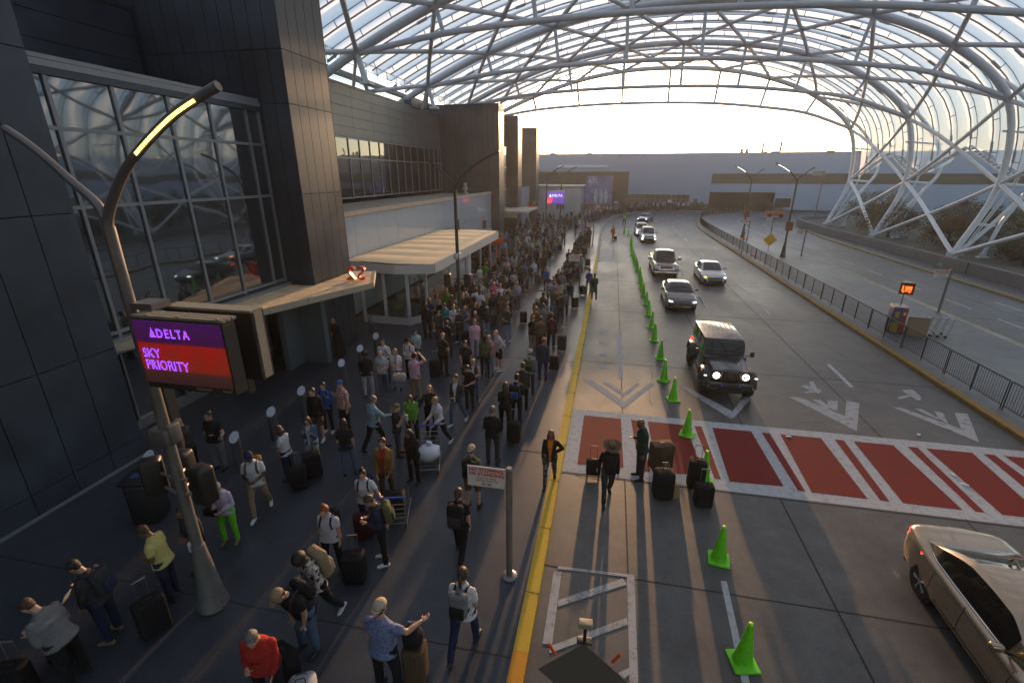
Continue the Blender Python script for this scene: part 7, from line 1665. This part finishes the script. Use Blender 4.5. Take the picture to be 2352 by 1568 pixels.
# ================================================================ THE QUEUES (repeats: shared meshes, each person its own object)
rc = random.Random(11)
TOPS = [('black top','black',14),('charcoal top','charcoal',9),('navy top','navy',8),('white top','white',3),('light grey top','lightgrey',2),('grey top','grey',4),('blue top','blue',2),('pale blue top','skyblue',2),('turquoise top','teal',1),('red top','red',1),('maroon top','maroon',3),('pink top','pink',1),('olive top','olive',2),('beige top','beige',2),('brown top','brown',3),('green top','green',1),('lilac top','lilac',1)]
BOTS = [('black trousers','black'),('blue jeans','denim'),('khaki trousers','khaki'),('charcoal trousers','charcoal'),('pale jeans','lightdenim'),('brown trousers','brown')]
HAIRS = [('short black hair',('short','black')),('short brown hair',('short','brown')),('long brown hair',('long','brown')),('long blonde hair',('long','blonde')),('a bald head',('bald','black')),('short grey hair',('short','grey')),('long black hair',('long','black')),('dark curly hair',('curly','black')),('reddish hair',('short','red')),('a dark ponytail',('pony','black'))]
POSES = [((0,.15,0,'down','down','stand'),'short'),((.03,.45,0,'phone','hold','shift'),'long'),((0,.1,.3,'hold','hold','stand'),'short'),((.02,.1,-.3,'down','hip','shift'),'long'),((0,.0,0,'strap','down','stand'),'short'),((.05,.3,0,'low','phone','shift'),'long'),((0,.1,.5,'cross','cross','stand'),'long'),((0,0,-.5,'down','hold','shift'),'short')]
HAIRMESH = {}
placed = [Vector((o.location.x,o.location.y)) for o in COL.objects if o.name.startswith('person')]
used = set(); CNT = [0]
def crowd(poly, n, face, zone, short, group, dmin=.55, fj=25, dark=0, vox=.022, rows=None, z=.148, lugg=.25):
    global vox_now
    xs_ = [p[0] for p in poly]; ys_ = [p[1] for p in poly]; made = 0; tries = 0
    while made < n and tries < n*60:
        tries += 1
        if rows: x0, y0, x1, y1 = rows; f = rc.random(); x = x0+(x1-x0)*f+max(-.3,min(.3,rc.gauss(0,.18))); y = y0+(y1-y0)*f
        else:
            x = rc.uniform(min(xs_), max(xs_)); y = rc.uniform(min(ys_), max(ys_)); ins = False; j = len(poly)-1
            for i in range(len(poly)):
                if (poly[i][1] > y) != (poly[j][1] > y) and x < (poly[j][0]-poly[i][0])*(y-poly[i][1])/(poly[j][1]-poly[i][1])+poly[i][0]: ins = not ins
                j = i
            if not ins: continue
        v = Vector((x,y))
        if any((v-p).length < dmin for p in placed): continue
        for _ in range(60):
            tn, tc_, _w = rc.choices(TOPS, weights=[(t[2]*(1+dark) if t[1] in ('black','charcoal','navy','brown','maroon') else t[2]) for t in TOPS])[0]; bn, bc = rc.choice(BOTS); hn, hk = rc.choice(HAIRS)
            if (tn,bn,hn,zone) not in used: break
        used.add((tn,bn,hn,zone)); placed.append(v)
        pose, slv = rc.choice(POSES); fem = hk[0] in ('long','pony','curly')
        key = (pose, slv, 'trousers', 1.06, fem, 0, vox)
        if key not in PROTO: PROTO[key] = body_mesh(key)
        pr = PROTO[key]; o = bpy.data.objects.new('person', pr['me']); COL.objects.link(o)
        sk_ = rc.choice([0,0,1,3,2,4]); ms = [skins[sk_], K(tc_), K(bc), rc.choice((WSH,BSH,BSH)), wst, eyem, lipm]
        for sl_, m_ in zip(o.material_slots, ms): sl_.link = 'OBJECT'; sl_.material = m_
        s = rc.uniform(.93,1.05); o.scale = (s*rc.uniform(.95,1.1), s*rc.uniform(.95,1.1), s); o.location = (x,y,z); o.rotation_euler = (0,0,R(face+rc.gauss(0,fj)))
        tag(o, 'person in %s, %s, %s, %s' % (tn, bn, hn, zone), 'person', group)
        hkey = (id(pr), hk)
        if hk[0] != 'bald':
            if hkey in HAIRMESH: h_ = bpy.data.objects.new('hair', HAIRMESH[hkey]); COL.objects.link(h_); h_.parent = o
            else: vox_now = vox; h_ = hair_obj(hk[0], hk[1], pr, o); HAIRMESH[hkey] = h_.data
        if rc.random() < lugg and y < 62:
            cn = rc.choice(('black','charcoal','navy','maroon','black','blue','grey'))
            crowd_case(x+rc.uniform(.3,.42)*rc.choice((-1,1)), y-rc.uniform(.1,.4), cn, '%s suitcase beside person in %s, %s, %s' % ({'charcoal':'charcoal'}.get(cn,cn), tn, hn, short))
        made += 1; CNT[0] += 1
CASE = {}
def crowd_case(x, y, cn, label):
    if cn not in CASE: CASE[cn] = suitcase(x, y, rc.uniform(-.5,.5), label, K(cn), .6, group='suitcases')
    else: dup(CASE[cn], (x,y,.148), rc.uniform(-.5,.5), label)
# packed crowd beside the kiosk (faces towards the camera)
crowd([(-8.9,19.8),(-5.7,19.8),(-5.7,30),(-5.7,36),(-9.2,36),(-9.2,24)], 62, 180, 'packed crowd by the kiosk', 'by the kiosk', 'people queueing beside the kiosk', .55)
crowd([(-9.0,36),(-5.6,36),(-5.6,48),(-9.5,48)], 42, 185, 'crowd past the kiosk', 'past the kiosk', 'people queueing past the kiosk', .55)
crowd([], 20, 180, 'line bordering the aisle', 'by the aisle', 'people lining the empty aisle', .5, 20, 0, .022, (-5.5,20,-5.4,58))
crowd([], 46, 0, 'in the kerbside queue', 'by the kerb', 'kerbside queue', .5, 15, 1.2, .022, (-3.1,19,-3.0,66), lugg=.35)
crowd([], 16, 0, 'kerb edge of the queue', 'near the kerb', 'kerbside queue', .5, 15, 1.2, .022, (-2.45,24,-2.5,60))
crowd([(-12.5,48),(-5.3,48),(-5.2,62),(-9,66),(-12.5,60)], 44, 180, 'crowd by second entrance', 'at the entrance', 'people near the second entrance', .6, 50, .4, .03)
crowd([(-12.5,64),(-4,62),(-1.8,84),(-12.5,84)], 50, 180, 'crowd under far screen', 'far', 'far crowd', .65, 60, .5, .03)
# the farthest people along the bend read as one mass
def mass(poly, n, seed):
    rd = random.Random(seed); b = MB(); k = 0
    protos = [v['me'] for kk, v in PROTO.items() if kk[6] >= .03][:5]
    pv = [([v.co.copy() for v in m.vertices][::1], [tuple(p.vertices) for p in m.polygons], [p.material_index for p in m.polygons]) for m in lowp]
    while k < n:
        x = rd.uniform(min(p[0] for p in poly), max(p[0] for p in poly)); y = rd.uniform(min(p[1] for p in poly), max(p[1] for p in poly)); ins = False; j = len(poly)-1
        for i in range(len(poly)):
            if (poly[i][1] > y) != (poly[j][1] > y) and x < (poly[j][0]-poly[i][0])*(y-poly[i][1])/(poly[j][1]-poly[i][1])+poly[i][0]: ins = not ins
            j = i
        if not ins: continue
        V, F, Mi = rd.choice(pv); q = Matrix.Translation((x,y,.148)) @ Matrix.Rotation(rd.uniform(0,6.28),4,'Z') @ Matrix.Scale(rd.uniform(.93,1.06),4)
        tci = 2+rd.randrange(8); o_ = len(b.v); b.v += [q@v for v in V]; b.f += [tuple(i+o_ for i in f) for f in F]; b.m += [(0 if mi in (0,5,6) else (tci if mi in (1,4) else 1)) for mi in Mi]; k += 1
    return b
lowp = []
for pose, slv in POSES[:4]:
    key = (pose, slv, 'trousers', 1.0, False, 0, .045)
    PROTO[key] = body_mesh(key); lowp.append(PROTO[key]['me'])
b = mass([(-12,86.5),(-2.2,85),(-1.6,95),(2.0,105),(6.5,110.5),(12.5,115),(18,117.4),(17.8,121),(3,120),(-3.5,103.5),(-5,98),(-5,86.6)], 260, 5)
mm = [skins[1], K('charcoal')]+[K(n) for n in ('black','navy','white','lightgrey','blue','maroon','brown','skyblue')]
tag(b.build('distant_crowd', mm, angle=0), 'dense mass of distant people along the kerb bend and before the shopfront', 'crowd', kind='stuff'); bpy.data.objects['distant_crowd'].data.polygons.foreach_set('use_smooth', [True]*len(b.f))
# ================================================================ LIGHT, SKY, CAMERA
SUN_EL, SUN_AZ = R(6.6), R(1.6)       # azimuth clockwise from +Y
w = bpy.data.worlds.new('World'); S.world = w; w.use_nodes = True
N, L = w.node_tree.nodes, w.node_tree.links
sk = N.new('ShaderNodeTexSky'); sk.sky_type = 'NISHITA'; sk.sun_disc = False; sk.sun_elevation = SUN_EL; sk.sun_rotation = SUN_AZ; sk.altitude = 300; sk.air_density = 1.0; sk.dust_density = 1.2; sk.ozone_density = 1.2
bg = N['Background']; bg.inputs[1].default_value = .15; hs = N.new('ShaderNodeHueSaturation'); hs.inputs['Saturation'].default_value = .85; L.new(sk.outputs[0], hs.inputs['Color']); mxw = N.new('ShaderNodeMix'); mxw.data_type = 'RGBA'; mxw.blend_type = 'MULTIPLY'; mxw.inputs[0].default_value = 1; mxw.inputs[7].default_value = (.90,.985,1.12,1); L.new(hs.outputs[0], mxw.inputs[6]); L.new(mxw.outputs[2], bg.inputs[0])
sd = Vector((math.sin(SUN_AZ)*math.cos(SUN_EL), math.cos(SUN_AZ)*math.cos(SUN_EL), math.sin(SUN_EL)))
sl = bpy.data.lights.new('sun', 'SUN'); sl.energy = 2.7; sl.angle = R(.8); sl.color = (1.0,.57,.27)
so = bpy.data.objects.new('sun', sl); COL.objects.link(so); so.rotation_euler = sd.to_track_quat('Z','Y').to_euler()
cam = bpy.data.cameras.new('camera'); co_ = bpy.data.objects.new('camera', cam); COL.objects.link(co_)
co_.location = (0,0,CAMH); co_.rotation_euler = (PI/2-PITCH, 0, YAW); cam.sensor_width = 36; cam.lens = FPX/2352*36; cam.clip_end = 3000; cam.clip_start = .1
S.camera = co_
bpy.data.scenes.remove(TMP)
if HAZE:
    b = MB(); b.bb((-62,-20,-1.2),(200,170,24)); hz = b.build('haze', None, angle=0) if 0 else None
    me = bpy.data.meshes.new('haze'); me.from_pydata([tuple(v) for v in b.v], [], b.f); hz = bpy.data.objects.new('haze', me); COL.objects.link(hz)
    hm = bpy.data.materials.new('haze'); N, L = nodes(hm); N.remove(N['Principled BSDF']); pv = N.new('ShaderNodeVolumePrincipled'); pv.inputs['Color'].default_value = (.84,.91,1,1); pv.inputs['Density'].default_value = HAZE; pv.inputs['Anisotropy'].default_value = .55; L.new(pv.outputs[0], N['Material Output'].inputs['Volume']); me.materials.append(hm); tag(hz, 'pale morning haze hanging over the road and the far hall', 'haze', kind='stuff')

S.view_settings.view_transform = 'Standard'; S.view_settings.look = 'None'; S.view_settings.gamma = 1; S.view_settings.exposure = EXPO
S.cycles.use_denoising = True; S.cycles.max_bounces = 7; S.cycles.diffuse_bounces = 3; S.cycles.glossy_bounces = 3; S.cycles.transmission_bounces = 3; S.cycles.transparent_max_bounces = 12
S.cycles.sample_clamp_indirect = 6; S.cycles.caustics_reflective = False; S.cycles.caustics_refractive = False
